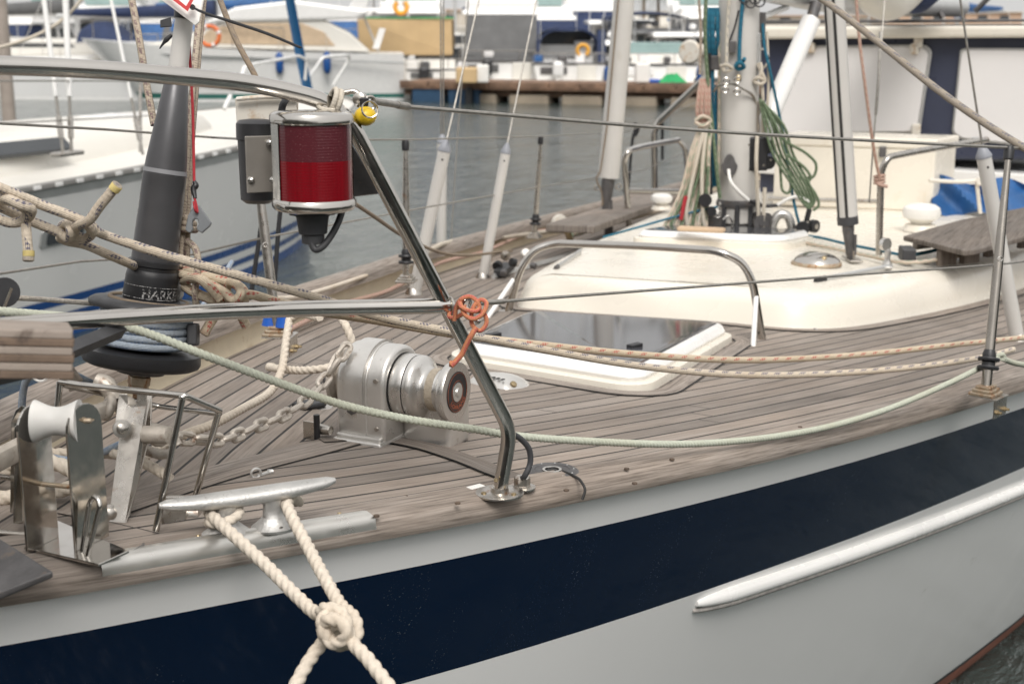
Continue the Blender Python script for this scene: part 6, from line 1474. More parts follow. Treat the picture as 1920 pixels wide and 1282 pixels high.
mb = MB(); mb.tube([VP(q, 1050, 416, .03), VP(q, 1066, 440, .03), VP(q, 1070, 452, .02)], [.012, .016, .016], 8); mb.build('strap', M['brass'], bl)
mb = MB(); tk0, tk1 = DK(925, 520, .012), DK(1075, 478, .012); mb.tube([tk0, tk1], .016, 4, flat=.6); tr_ = mb.build('genoa_track', M['alu'], Y)
mb = MB(); mb.box(tk0+(tk1-tk0)*.12+Vector((0, 0, .02)), (.20, .05, .03), Matrix.Rotation(math.radians(15), 4, 'Z'), .005); mb.build('track_car', M['black'], tr_)
for k, (px, py, m) in enumerate(((933, 490, 'black'), (948, 472, 'steel_worn'), (962, 484, 'black'), (985, 466, 'offwhite'), (975, 502, 'steel_worn'), (944, 504, 'dkgrey'), (1000, 490, 'dkgrey'))):
    q = VP(tk0, px, py+8, -.1+.03*k); mb = MB(); mb.lathe([(-.012, .01), (-.010, .020-.0012*k), (.010, .020-.0012*k), (.012, .01)], q, Vector((math.cos(k*1.3), math.sin(k*1.3), .3)), 16); tag(mb.build('small_block', M[m if m != 'red' else 'redcord']), ['black sheave block left in the gear on the starboard track', 'grey steel block in the gear on the starboard track', 'black block in the middle of the starboard track gear', 'white ring block highest in the starboard track gear', 'steel block low in the starboard track gear', 'squat dark block in the starboard track gear', 'dark grey block nearest the hoop in the starboard track gear'][k], 'block', 'small blocks heaped at the starboard track')
mb = MB(); braid(mb, [Vector((x, hb(x)-o, ddeck(x, hb(x)-.1)+h)) for x, o, h in ((2.25, .10, .02), (2.8, .09, .03), (3.3, .10, .02), (4.0, .085, .05), (4.6, .09, .04), (5.3, .08, .06), (6.0, .09, .05), (6.8, .08, .09))], .0078, seg=8, sm=5)
rope('jib_sheet', mb, 'r_pink', 'cream and pink sheet lying along the starboard bulwark past the shroud tubes')
mb = MB(); rope3(mb, [VP(SB[0][0], 500, 560), VP(SB[0][0], 560, 556, -.5), W(700, 512, 5.2), W(SB and 757, 490, 6.05)], .007); rope('guard_rope', mb, 'r_white', 'thin pale twisted cord strung between the starboard stanchions')
mb = MB(); mb.tube([Vector((x, hb(x)+o, zs(x)+h)) for x, o, h in ((.3, .05, .02), (.9, .05, .03), (1.3, .04, .05), (1.65, .045, .07), (2.0, .06, .13), (2.2, .06, .22))], .007, 8, smooth_path=5)
rope('outboard_hose', mb, 'r_grey', 'pale blue grey line running outside the starboard toe rail', 'rope')
mb = MB(); braid(mb, [VP(SB[1][0], 760, 500), W(850, 452, 6.3), W(930, 448, 6.9), VP(SB[2][0], 1002, 437), W(1100, 425, 8.2), W(1200, 385, 9)], .010, seg=8, sm=4); rope('guard_rope', mb, 'r_white2', 'pale cord strung aft from the second starboard stanchion to the snatch block')
mb = MB(); mb.tube([W(492, 385, 4.3), W(490, 420, 4.3), W(475, 520, 4.3), W(465, 600, 4.3)], .007, 6, smooth_path=3); mb.tube([W(527, 385, 4.3), W(522, 430, 4.3), W(514, 540, 4.3), W(508, 600, 4.3)], .007, 6, smooth_path=3)
rope('black_lines', mb, 'r_black', 'two black lines hanging down beside the starboard stanchion behind the lamp')
mb = MB(); braid(mb, [W(655, 375, 3.5), W(700, 405, 3.7), W(760, 445, 4.1), W(850, 478, 5.0), W(960, 470, 6.2)], .0055, seg=8, sm=4); rope('thin_sheet', mb, 'r_brown', 'thin brown line curving from behind the lamp to the shroud tubes')
# ================================================================= boats: generic hull
def place(mb, org, ang):
    c, s = math.cos(ang), math.sin(ang); o = Vector(org)
    mb.v = [Vector((o.x+p.x*c-p.y*s, o.y+p.x*s+p.y*c, o.z+p.z)) for p in mb.v]; return mb
def boat_hull(L, B, fb, fs, rake=.12, transom=.8, draft=.3, n=26, stripes=None, mid=.5, full=.55, side_taper=.82):
    """bow at +x (x=L), stern at x=0. fb/fs: freeboard at bow / stern. returns MB; material index by height stripes"""
    mb = MB(); rows = stripes or [(0, 0)]
    hs_ = [1.0, .93, .86, .6, .35, .22, .16, .10, .05, 0, -draft]
    def half(t):  # t 0 stern .. 1 bow
        return B/2*((transom+(1-transom)*math.sin(min(t/mid, 1)*PI/2)) if t < mid else max(0.0, 1-((t-mid)/(1-mid))**2.0)**full)
    def sheer(t): return fs+(fb-fs)*t**1.8
    def pt(t, h, sd):
        zz = sheer(t)*h if h > 0 else h
        x = t*L - rake*L*max(0, t-.55)/.45*(1-max(h, 0))
        y = half(t)*(side_taper+(1-side_taper)*max(h, 0))
        return Vector((x, sd*y, zz))
    for sd in (-1, 1):
        vs = [pt(i/n, h, sd) for i in range(n+1) for h in hs_]; m = len(hs_); fs_ = []; ms = []
        for i in range(n):
            for j in range(m-1):
                q = [i*m+j, (i+1)*m+j, (i+1)*m+j+1, i*m+j+1]; fs_.append(q if sd < 0 else q[::-1])
                ms.append(stripes.get(j, 0) if stripes else 0)
        mb.add(vs, fs_, ms)
    # transom and deck
    tr = [pt(0, h, -1) for h in hs_]+[pt(0, h, 1) for h in hs_[::-1]]; mb.add(tr, [list(range(len(tr)))], 0, None, False)
    dk = [pt(i/n, 1, -1)+Vector((0, 0, 0)) for i in range(n+1)]+[pt(i/n, 1, 1) for i in range(n+1)]
    mb.add(dk, [[i, n+1+i, n+2+i, i+1][::-1] for i in range(n)], 0 if not stripes else stripes.get('deck', 0))
    mb.half, mb.sheer, mb.ptf = half, sheer, pt
    return mb
# ================================================================= the neighbour on the far side
nb_o = Vector((2.6, 7.65, 0)); nb_a = math.atan2(8.42-7.65, 14.35-2.6)
NB = thing('sailboat', 'pale grey neighbouring sailboat with blue waterline stripes, cut by the left edge', 'sailboat', (8, 8, 0))
NL = (Vector((14.35, 8.42, 0))-nb_o).length
h_ = boat_hull(NL, 3.5, 1.38, 1.12, rake=.10, stripes={5: 1, 7: 1, 9: 1, 0: 2, 'deck': 3}, mid=.45, full=.75)
half, sheer, ptf = h_.half, h_.sheer, h_.ptf
place(h_, nb_o, nb_a); h_.build('hull', [plain('neighbour topside', (.84, .83, .81), .22, 0, .02, 1), M['blueband'], M['alu'], M['warmwhite']], NB)
def nbp(t, sd, h=1.0, dz=0, k=1.0):
    p = ptf(t, h, sd); p = Vector((p.x, p.y*k, p.z+dz)); c, s = math.cos(nb_a), math.sin(nb_a); return nb_o+Vector((p.x*c-p.y*s, p.x*s+p.y*c, p.z))
mb = MB(); mb.tube([nbp(i/50, -1, 1, .015) for i in range(51)], .030, 6, flat=.6, ref=(0, 0, 1)); tr = mb.build('toe_rail', plain('dull rail', (.30, .29, .275), .5, .3), NB)
mb = MB()
for i in range(34):
    a = nbp(.30+.70*i/36, -1, 1, .016); b = nbp(.30+.70*i/36+.007, -1, 1, .016); u = (b-a).normalized(); nrm = Vector((u.y, -u.x, 0))
    mb.box(a+nrm*.027, (.075, .014, .030), Matrix.Rotation(math.atan2(u.y, u.x), 4, 'Z'), .004)
mb.build('rail_slots', M['gel'], tr)
# hull window, cabin, hatch, shrouds
def pxof(p): v = p-CAM; return 960+F*v.dot(RT)/v.dot(FW)
TT = min((abs(pxof(nbp(k/200, -1, .6))-72), k/200) for k in range(20, 180))[1]
for t0 in (TT,):
    mb = MB(); a, b = nbp(t0, -1, .66), nbp(t0+.045, -1, .66); u = (b-a).normalized(); up2 = (nbp(t0, -1, .8)-nbp(t0, -1, .5)).normalized(); nn = u.cross(up2)
    g2 = rquad([a-up2*.075, b-up2*.075, b+up2*.075, a+up2*.075], .04, 4); mb.prism([p+nn*.012 for p in g2], -nn*.03, .004); w_ = mb.build('port_window', M['alu'], NB)
    mb = MB(); c = sum(g2, Vector())/len(g2); mb.prism([c+(p-c)*.76+nn*.02 for p in g2], -nn*.03, .003); mb.build('pane', M['window'], w_)
mb = MB(); c0_ = [(3.2, .95), (5.2, .95), (7.0, .72), (8.4, .35), (8.6, 0)]
out = [Vector((x, -y, 0)) for x, y in c0_]+[Vector((x, y, 0)) for x, y in c0_[::-1][1:]]
rings = []
for ins, z in ((0, 1.02), (.04, 1.18), (.10, 1.30), (.22, 1.40), (.40, 1.44)): rings.append([p+Vector((5.3-p.x, -p.y, 0)).normalized()*ins+Vector((0, 0, z)) for p in out])
loftrings(mb, rings); place(mb, nb_o, nb_a); cbn = mb.build('cabin', M['warmwhite'], NB)
mb = MB(); mb.box((4.55, -.86, 1.36), (1.5, .05, .15), Matrix.Rotation(-.15, 4, 'Z') @ Matrix.Rotation(-.9, 4, 'X'), .01); place(mb, nb_o, nb_a); mb.build('cabin_window', M['window'], cbn)
mb = MB(); mb.box((5.0, .1, 1.47), (.55, .55, .08), None, .02); mb.box((7.3, .1, 1.42), (.5, .5, .06), None, .02); place(mb, nb_o, nb_a); mb.build('roof_hatch', M['gel'], cbn)
# mast, rigging seen through the pulpit
mb = MB(); mq = W(12, 160, 21); mb.tube([Vector((mq.x, mq.y, .6)), Vector((mq.x, mq.y, 9))], .10, 20); nm = mb.build('mast', plain('brown grey mast', (.34, .29, .25), .5), NB)
mb = MB(); mb.tube([Vector((mq.x-.12, mq.y+.06, 1.6)), Vector((mq.x-.12, mq.y+.06, 9))], .02, 8); mb.build('halyard', M['r_pink'], nm)
for i, (pa, pb, d, r_) in enumerate((((80, -20), (118, 285), 9.8, .018), ((122, -20), (134, 285), 9.9, .022), ((204, -20), (268, 290), 11.0, .013))):
    mb = MB(); mb.tube([W(pa[0], pa[1], d), W(pa[0]+(pb[0]-pa[0])*.66, pa[1]+(pb[1]-pa[1])*.66, d)], r_, 10); q = W(pa[0]+(pb[0]-pa[0])*.66, pa[1]+(pb[1]-pa[1])*.66, d); mb.tube([q, W(pb[0], pb[1], d)], .011, 8, mi=1); mb.tube([q.lerp(W(pb[0], pb[1], d), .35), q.lerp(W(pb[0], pb[1], d), .75)], .02, 8, mi=2)
    mb.build('shroud', [M['gel'], M['wire'], M['steel_worn']], NB)
mb = MB(); mb.tube([W(-20, 95, 9.6), W(60, 70, 9.8), W(120, 35, 10), W(170, -20, 10)], .012, 8, smooth_path=4); mb.build('white_sheet', M['r_white2'], NB)
mb = MB(); q = W(126, 288, 9.8); mb.box(q, (.25, .10, .03), Matrix.Rotation(nb_a, 4, 'Z'), .01); mb.build('chain_plate', M['steel_worn'], NB)
q = nbp(.70, -1, 1, 0); mb = MB(); mb.tube([W(263, 285, 11.0), W(263, 150, 11.0)], .013, 8); mb.build('stanchion', M['steel_worn'], NB)
q = nbp(.36, -1); mb = MB(); mb.tube([W(0, 152, 9), W(263, 152, 11), W(440, 170, 13.4)], .006, 6); mb.tube([W(0, 232, 9), W(263, 218, 11), W(445, 200, 13.4)], .005, 6); mb.build('lifeline', M['wire'], NB)
# bow pulpit of the neighbour and blue wrapped forestay
mb = MB(); mb.tube(fillet([W(580, 145, 15.5), W(605, 108, 15.5), W(652, 103, 16), W(655, 112, 16.2), W(625, 160, 16.2)], .05), .017, 10); mb.tube(fillet([W(455, 128, 13.5), W(480, 120, 13.8), W(560, 105, 15), W(575, 112, 15.2), W(572, 150, 15.3)], .05), .016, 10); mb.tube([W(460, 125, 13.5), W(445, 165, 13.4)], .02, 8); mb.tube([W(420, 205, 13), W(432, 180, 13.1)], .02, 8); mb.build('pulpit', M['gel'], NB)
mb = MB(); mb.tube([W(577, 168, 15.6), W(560, 90, 15.1), W(538, -30, 14.5)], [.055, .052, .048], 16); mb.build('furled_sail', plain('blue sail cover strip', (.01, .11, .28), .7, 0, .1, 3), NB)
mb = MB(); mb.tube([W(555, 425, 16.6), W(558, 395, 16.6), W(556, 375, 16.6)], .03, 8); mb.build('bow_fender', M['white_dirty'], NB)
# ================================================================= background: dock, boats, quay
def BP(px, py, D):
    """point at horizontal distance D"""
    r = ray(px, py); return CAM+r*(D/Vector((r.x, r.y, 0)).dot(FH))
def GW(px, D):
    p = BP(px, 100, D); return Vector((p.x, p.y, 0))
VA = HEAD-PI/2   # local +x of an object placed with this angle points to the right of the picture
# unseen dark quay, and a building added for dark reflections in the steel
mb = MB(); mb.box((-21.4, -4, .35), (40, 60, .9), None, .05); nq_ = mb.build('near_quay', plain('dark quay paving', (.09, .085, .08), .9, 0, .2, 2)); tag(nq_, kind='structure')
qb = thing('building', 'long brown building added unseen behind the camera to darken reflections in the steel', 'building', (-16, -4, .8))
mb = MB(); mb.box((-20, -2, 4.0), (8, 50, 6.4), None, .05); mb.build('wall', plain('brown wall', (.09, .085, .07), .9, 0, .2, .3), qb)
for k in range(12): mb = MB(); mb.box((-15.9, -25+k*4.2, 3.2), (.2, 2.2, 1.8), None, .02); mb.build('window', M['window'], qb)
q2 = thing('building', 'long dark block added unseen on the port side to darken reflections in the bow rail', 'building', (10, -24, 0))  # unseen, added to give the pulpit leg a dark reflection
mb = MB(); mb.box((8, -28, 2.2), (90, 8, 4.8), None, .05); mb.build('wall', plain('dark green wall', (.055, .065, .05), .9, 0, .2, .3), q2)
# dock of timber walings on floats
d0, d1 = GW(748, 43.0), GW(1460, 39.5)
dk = thing('floating_dock', 'long brown floating dock with timber edge across the water', 'dock', d0)
u = (d1-d0); Ld = u.length; u.normalize(); n_ = Vector((-u.y, u.x, 0))
def seg(mb, a, b, z0, z1, out, th, bev=.01): mb.prism([d0+u*a+n_*out+Vector((0, 0, z0)), d0+u*b+n_*out+Vector((0, 0, z0)), d0+u*b+n_*(out+th)+Vector((0, 0, z0)), d0+u*a+n_*(out+th)+Vector((0, 0, z0))], (0, 0, z1-z0), bev)
mb = MB(); seg(mb, 0, Ld, .10, .50, .35, 2.0); mb.build('deck', M['dockwood'], dk)
for k in range(12):
    mb = MB(); a = Ld*k/12; seg(mb, a, a+Ld/12-.03, .36, .53, -.02, .18, .02); mb.build('edge_board', M['dockwood'], dk)
mb = MB(); seg(mb, 0, Ld, .30, .36, .0, .4); mb.build('ledger', M['dockwood'], dk)
for k in range(7):
    if k == 0: continue
    mb = MB(); a = Ld*k/7; seg(mb, a+.2, a+Ld/7-.2, -.2, .17, .12, 1.2, .05); mb.build('float', M['dockconc'], dk)
for a in (.35, 1.5): mb = MB(); seg(mb, a, a+1.0, -.2, .36, .05, 1.0, .08); mb.build('float', plain('blue float', (.02, .06, .12), .6), dk)
mb = MB(); p = GW(879, 42.3); mb.lathe([(-.3, .12), (.28, .12), (.38, .06)], p, (0, 0, 1), 12); tag(mb.build('fender', M['black']), 'black tyre fender hanging on the dock edge', 'fender')
def part_box(par, nm, mat, org, ang, c, size, bev=.05, rot=None, label=None):
    mb = MB(); mb.box(c, size, rot, bev); place(mb, org, ang); return mb.build(nm, M[mat] if isinstance(mat, str) else mat, par, label)
def wedge(par, nm, mat, org, ang, prof, w, bev=.04, yo=0):
    """prof: side outline [(x,z)] extruded across width w"""
    mb = MB(); mb.prism([Vector((x, yo-w/2, z)) for x, z in prof], (0, w, 0), bev); place(mb, org, ang); return mb.build(nm, M[mat] if isinstance(mat, str) else mat, par)
def railing(par, org, ang, pts, h=.6, r=.018):
    mb = MB(); mb.tube([Vector((x, y, z+h)) for x, y, z in pts], r, 6)
    for x, y, z in pts: mb.tube([Vector((x, y, z)), Vector((x, y, z+h))], r*.8, 6)
    place(mb, org, ang); mb.build('guard_rail', M['steel_worn'], par)
# --- motor yacht with tan windows, centre left (bow to the left)
o = GW(755, 44.5); an = VA+PI+.10
by = thing('motor_yacht', 'white motor yacht with tan window band and two blue fenders', 'motor boat', o)
h_ = boat_hull(9.6, 3.2, 1.75, 1.30, rake=.16, stripes={7: 1, 8: 1}, transom=.86, mid=.5); place(h_, o, an); h_.build('hull', [M['gel'], plain('green boot', (.03, .16, .13), .5)], by)
wedge(by, 'cabin', 'warmwhite', o, an, [(1.0, 1.35), (7.6, 1.55), (6.0, 1.95), (4.9, 2.35), (2.6, 2.40), (1.6, 1.9)], 2.5)
wedge(by, 'window_band', plain('tan window screen', (.50, .38, .26), .7), o, an, [(2.0, 1.52), (6.1, 1.60), (5.7, 2.0), (4.9, 2.20), (3.0, 2.20), (2.35, 1.95)], 2.56)
wedge(by, 'roof', 'gel', o, an, [(1.4, 2.30), (5.2, 2.22), (5.9, 2.15), (4.9, 2.65), (3.2, 2.85), (.9, 2.55)], 2.7, .08)
wedge(by, 'radar_arch', 'gel', o, an, [(1.2, 2.3), (1.8, 2.3), (1.2, 3.3), (.8, 3.3)], 2.5)
part_box(by, 'transom_panel', 'warmwhite', o, an, (-.02, 0, .75), (.1, 2.3, .8)); part_box(by, 'swim_platform', 'gel', o, an, (-.45, 0, .30), (.9, 2.6, .10))
mb = MB(); mb.tube([Vector((9.2*t, 1.61*(1 if t < .6 else 1-((t-.6)/.4)**2), 1.05+.35*t)) for t in [k/12 for k in range(13)]], .03, 6); place(mb, o, an); mb.build('rub_rail', M['alu'], by)
railing(by, o, an, [(3.5, 1.5, 1.45), (5, 1.45, 1.5), (6.5, 1.2, 1.6), (8, .8, 1.7), (9.2, .2, 1.78)])
for px in (524, 613):
    p = BP(px, 118, 42.6); f_ = thing('fender', 'blue fender hanging on the white motor yacht, '+('nearer its bow' if px < 560 else 'nearer its stern'), 'fender', p, 'blue fenders on the motor yacht')
    mb = MB(); mb.lathe([(-.33, .02), (-.30, .07), (-.2, .115), (.2, .115), (.28, .07), (.33, .03)], p, (0, 0, 1), 14); mb.build('body', M['blueband'], f_)
    mb = MB(); mb.tube([p+Vector((0, 0, .3)), p+Vector((0, 0, .85))], .012, 6); mb.build('line', M['r_white2'], f_)
lr = BP(393, 68, 41.0); lb2 = thing('lifebuoy', 'orange ring lifebuoy on the bow of the tan windowed yacht', 'lifebuoy', lr)
mb = MB(); mb.tube(loop(lr, -FH, .27, 24), .06, 10, closed=True); mb.build('ring', M['orange'], lb2)
for k in range(4):
    a = k*PI/2+.4; mb = MB(); mb.lathe([(-.04, .067), (.04, .067)], lr+RT*math.cos(a)*.27+Vector((0, 0, 1))*math.sin(a)*.27, -RT*math.sin(a)+Vector((0, 0, 1))*math.cos(a), 10); mb.build('band', M['gel'], lb2)
# --- long sailing yacht far left with blue sprayhood
def sailyacht(pxs, D, L, ang, label, fb=1.3, hood='navycloth', mast=True, cover=None, hm='gel', low='greyhull', beam=3.3, boomz=2.0, name='sailboat'):
    o = GW(pxs, D); t = thing(name, label, 'sailboat', o)
    h = boat_hull(L, beam, fb, fb*.82, rake=.12, stripes={3: 1, 4: 1, 5: 1, 6: 1, 7: 1}, transom=.75); place(h, o, ang); h.build('hull', [M[hm], M[low]], t)
    wedge(t, 'cabin', 'warmwhite', o, ang, [(L*.22, fb*.82), (L*.75, fb*.9), (L*.66, fb+.28), (L*.28, fb+.40)], beam*.55, .08)
    wedge(t, 'cabin_window', 'window', o, ang, [(L*.34, fb+.08), (L*.58, fb+.08), (L*.56, fb+.2), (L*.34, fb+.24)], beam*.56, .02)
    if hood: 
        mb = MB(); mb.grid(lambda a, b: Vector((L*.20+1.6*a, (b-.5)*beam*.62, fb+.25+.75*math.sin(PI*min(1, a*.75+.25))*(1-abs(2*b-1)**4*.8))), 8, 12); place(mb, o, ang); mb.grid(lambda a, b: Vector((0, 0, 0)), 1, 1); mb.v = mb.v[:-4]; mb.f = mb.f[:-1]; mb.m = mb.m[:-1]; mb.uv = mb.uv[:-1]; mb.sm = mb.sm[:-1]; mb.build('sprayhood', M[hood], t)
    if mast:
        mb = MB(); mb.tube([Vector((L*.56, 0, fb)), Vector((L*.56, 0, fb+12))], .085, 10); place(mb, o, ang); ms = mb.build('mast', M['alu'], t)
        mb = MB(); 
        for y in (-1, 1): mb.tube([Vector((L*.52, y*beam*.46, fb)), Vector((L*.56, y*.05, fb+11))], .012, 5)
        mb.tube([Vector((L*.985, 0, fb+.1)), Vector((L*.56, 0, fb+11.8))], .035, 6); mb.tube([Vector((.1, 0, fb)), Vector((L*.56, 0, fb+12))], .012, 5); place(mb, o, ang); mb.build('rigging', M['white_tube'], ms)
        mb = MB(); mb.tube([Vector((L*.55, 0, fb+boomz-.9)), Vector((L*.12, 0, fb+boomz-.85))], .07, 8); place(mb, o, ang); mb.build('boom', M['alu'], ms)
        if cover: mb = MB(); mb.tube([Vector((L*.55, 0, fb+boomz-.62)), Vector((L*.40, 0, fb+boomz-.72)), Vector((L*.14, 0, fb+boomz-.76))], [.26, .20, .10], 12, smooth_path=4); place(mb, o, ang); mb.build('sail_cover', M[cover], ms)
    railing(t, o, ang, [(L*k/6, -(h.half(k/6)*.96 if k < 6 else 0), h.sheer(k/6)) for k in range(6)], .55, .012)
    return t, o
sailyacht(30, 45.0, 11.5, VA-.06, 'long white sailing yacht with a navy sprayhood, far left beyond the neighbour', fb=1.25, cover='navycloth')
sailyacht(-190, 47.0, 10.5, VA-.02, 'white sailing yacht with grey boom cover at the far left edge', fb=1.35, hood='greycloth', cover='greycloth')
sailyacht(215, 52.0, 11, VA+.05, 'white sailing yacht with blue sail cover behind the one with the navy sprayhood', fb=1.5, hood='bluecloth', cover='bluecloth')
# --- canvas covered boat
o = GW(852, 49.0); an = VA+PI
t = thing('covered_boat', 'boat hidden under a square tan canvas cover', 'boat', o)
h_ = boat_hull(4.6, 2.2, .9, .8, transom=.9); place(h_, o, an); h_.build('hull', [M['gel'], M['gel']], t)
mb = MB(); mb.box((1.55, 0, 1.72), (3.1, 2.4, 1.18), None, .06)
mb.v = [p+Vector((.04*math.sin(p.z*5+p.y*3), .05*math.sin(p.x*7+p.z*2), 0)) for p in mb.v]; place(mb, o, an); mb.build('canvas_cover', M['beigecloth'], t)
mb = MB(); mb.tube([Vector((-.05, 1.2, 2.33)), Vector((3.15, 1.2, 2.33))], .025, 6); place(mb, o, an); mb.build('cover_edge', M['green'], t)
p = BP(752, 14, 48.5); q_ = thing('horseshoe_buoy', 'amber horseshoe buoy standing above the tan canvas cover', 'lifebuoy', p)
mb = MB(); mb.tube(loop(p, -FH, .2, 16, a0=.6, a1=2*PI-.6), .08, 10); mb.build('foam', M['amber'], q_)
p = BP(708, 72, 43.9); mb = MB(); mb.prism([BP(698, 92, 43.9), BP(711, 92, 43.9), BP(723, 54, 43.9), BP(711, 53, 43.9)], FH*.06, .01); tag(mb.build('boarding_board', M['gel']), 'white board leaning in front of the tan canvas cover', 'board')
# --- motor cruisers behind the dock, sterns towards us
def cruiser(px, D, W_, fb, label, top='gel', canvas=None, hard=True, H=2.3, screen=None, fly=False, L=7.5, cat='motor boat', name='motor_boat', win=True, ang=0):
    o = GW(px, D); a = HEAD+ang; t = thing(name, label, cat, o)
    ci = int(px) % 5; h = boat_hull(L, W_, fb*1.25, fb, transom=.92, rake=.15, stripes={1: 1, 7: 1, 8: 1}); place(h, o, a); h.build('hull', [M[['gel', 'warmwhite', 'greyhull', 'gel', 'cream'][ci]], M[['navycloth', 'window', 'alu', 'greycloth', 'blueband'][ci]]], t)
    mb = MB(); mb.tube([Vector((0, -W_*.46, fb*.97)), Vector((-.02, 0, fb*.97)), Vector((0, W_*.46, fb*.97))], .035, 6); place(mb, o, a); mb.build('rub_rail', M[['dkgrey', 'alu', 'rubber'][ci % 3]], t)
    part_box(t, 'swim_platform', 'warmwhite', o, a, (-.3, 0, .35), (.7, W_*.9, .1)); part_box(t, 'transom_door', 'warmwhite', o, a, (-.03, -W_*.22, fb*.62), (.06, .6, fb*.62), .02)
    if hard:
        wedge(t, 'cabin', 'gel', o, a, [(1.6, fb), (5.4, fb+.1), (4.2, H-.1), (1.9, H-.05)], W_*.72, .08)
        wedge(t, 'side_window', 'window', o, a, [(2.0, fb+.35), (4.4, fb+.35), (3.9, H-.25), (2.1, H-.25)], W_*.73, .02)
        wedge(t, 'roof', top, o, a, [(.9, H-.12), (4.5, H-.12), (4.2, H+.02), (1.0, H+.05)], W_*.86, .05)
    if canvas: wedge(t, 'canvas_enclosure', canvas, o, a, [(.15, fb), (1.9, fb), (1.9, H-.13), (.9, H-.13)], W_*.78, .03)
    if screen:
        wedge(t, 'windscreen', screen, o, a, [(2.4, fb), (3.6, fb+.05), (2.7, fb+.62), (2.3, fb+.6)], W_*.75, .02); wedge(t, 'seat', 'warmwhite', o, a, [(.5, fb-.2), (1.2, fb-.2), (1.1, fb+.3), (.6, fb+.3)], W_*.6, .06)
    if fly:
        wedge(t, 'flybridge', 'gel', o, a, [(1.2, H), (4.6, H), (4.9, H+.5), (4.4, H+.45), (3.9, H+.15), (1.2, H+.35)], W_*.8, .06); wedge(t, 'flybridge_screen', 'turq', o, a, [(4.3, H+.45), (4.7, H+.45), (4.4, H+.9), (4.2, H+.9)], W_*.6, .02)
    railing(t, o, a, [(L*.45, -W_*.45, fb*1.05), (L*.62, -W_*.42, fb*1.1), (L*.8, -W_*.3, fb*1.2), (L*.95, -W_*.08, fb*1.25)], .5, .016); railing(t, o, a, [(0.05, -W_*.45, fb), (0.05, -W_*.2, fb), (0.05, W_*.2, fb), (0.05, W_*.45, fb)], .3, .018)
    part_box(t, 'cockpit_well', ['greycloth', 'alu', 'greyhull', 'dkgrey', 'beigecloth'][ci], o, a, (-.02, W_*.20, fb*.74), (.05, W_*.34, fb*.24), .02)
    rq = random.Random(int(px))
    if hard and not canvas:
        part_box(t, 'cabin_door', 'window', o, a, (1.60, rq.uniform(-.2, .2), fb+(H-fb)*.42), (.12, .55, (H-fb)*.7), .02)
        for sy in (-1, 1): part_box(t, 'aft_window', 'window', o, a, (1.62, sy*W_*.24, fb+(H-fb)*.58), (.1, W_*.14, (H-fb)*.34), .02)
    for k in range(4):
        mt = rq.choice(['whitecloth', 'bluecloth', 'offwhite', 'beigecloth', 'dkgrey', 'greycloth', 'greycloth', 'navycloth']); y_ = W_*(-.38+.25*k)+rq.uniform(-.1, .1)
        part_box(t, 'cushion', mt, o, a, (.35+rq.random()*.6, y_, fb+.12), (.35, rq.uniform(.2, .45), rq.uniform(.15, .4)), .05)
    mb = MB(); mb.tube([Vector((.1, -W_*.42, fb)), Vector((.1, -W_*.42, fb+rq.uniform(.8, 1.6)))], .02, 5); place(mb, o, a); mb.build('ensign_staff', M['alu'], t)
    if hard:
        for sy in (-1, 1): wedge(t, 'window_pillar', 'gel', o, a, [(3.0, fb+.3), (3.15, fb+.3), (3.0, H-.2), (2.85, H-.2)], .06, .01, yo=sy*W_*.37)
        mb = MB(); mb.tube([Vector((1.4, W_*.2, H)), Vector((1.35, W_*.2, H+rq.uniform(1.0, 2.2)))], .015, 5); mb.ball((2.2, -W_*.15, H+.22), .16, sz=.7); place(mb, o, a); mb.build('aerials', M['gel'], t)
    for sy in (-1, 1): mb = MB(); mb.lathe([(-.28, .02), (-.24, .09), (.2, .10), (.27, .03)], Vector((.5+rq.random(), sy*(W_*.5+.08), fb*.6)), (0, 0, 1), 10); place(mb, o, a); mb.build('fender', M[rq.choice(['blueband', 'offwhite', 'black'])], t)
    mb = MB(); mb.box((-.35, W_*.15, fb*.8), (.42, .34, .5), None, .1); mb.tube([Vector((-.38, W_*.15, fb*.7)), Vector((-.45, W_*.15, .0))], .09, 8); place(mb, o, a); mb.build('outboard_motor', M[['black', 'gel', 'dkgrey', 'gel', 'black'][ci]], t)
    return t, o, a
cruiser(940, 47, 3.0, 1.0, 'white cruiser with charcoal mesh stern enclosure and flybridge', canvas='greycloth', H=2.55, fly=True, L=9)
t, o, a = cruiser(1068, 46, 2.5, .95, 'small white cruiser with arched navy canopy over the stern', hard=False, screen=None, L=6.5)
mb = MB()
for sx in (.6, 2.6): mb.tube([Vector((sx, -1.0, .9)), Vector((sx+.15, -.85, 1.75)), Vector((sx+.2, 0, 2.02)), Vector((sx+.15, .85, 1.75)), Vector((sx, 1.0, .9))], .03, 6, smooth_path=4)
place(mb, o, a); mb.build('canopy_frame', M['navycloth'], t)
mb = MB(); f_ = lambda x0, x1: (lambda p, b: Vector((x0+(x1-x0)*p, -1.0*math.cos(PI*b), 1.45+.58*math.sin(PI*b)**.6)))
mb.grid(f_(2.0, 3.6), 4, 14); mb.grid(lambda p, b: f_(2.0, 3.6)(p, b)-Vector((0, 0, .03)), 4, 14, flip=True); place(mb, o, a); mb.build('canopy', M['navycloth'], t)
wedge(t, 'side_curtain', 'navycloth', o, a, [(.7, .95), (2.7, .95), (2.7, 1.9), (1.1, 1.6)], .05, .01, yo=1.0); wedge(t, 'side_curtain', 'navycloth', o, a, [(.3, .95), (1.0, .95), (1.0, 1.95), (.8, 1.95)], .25, .01, yo=-1.05)
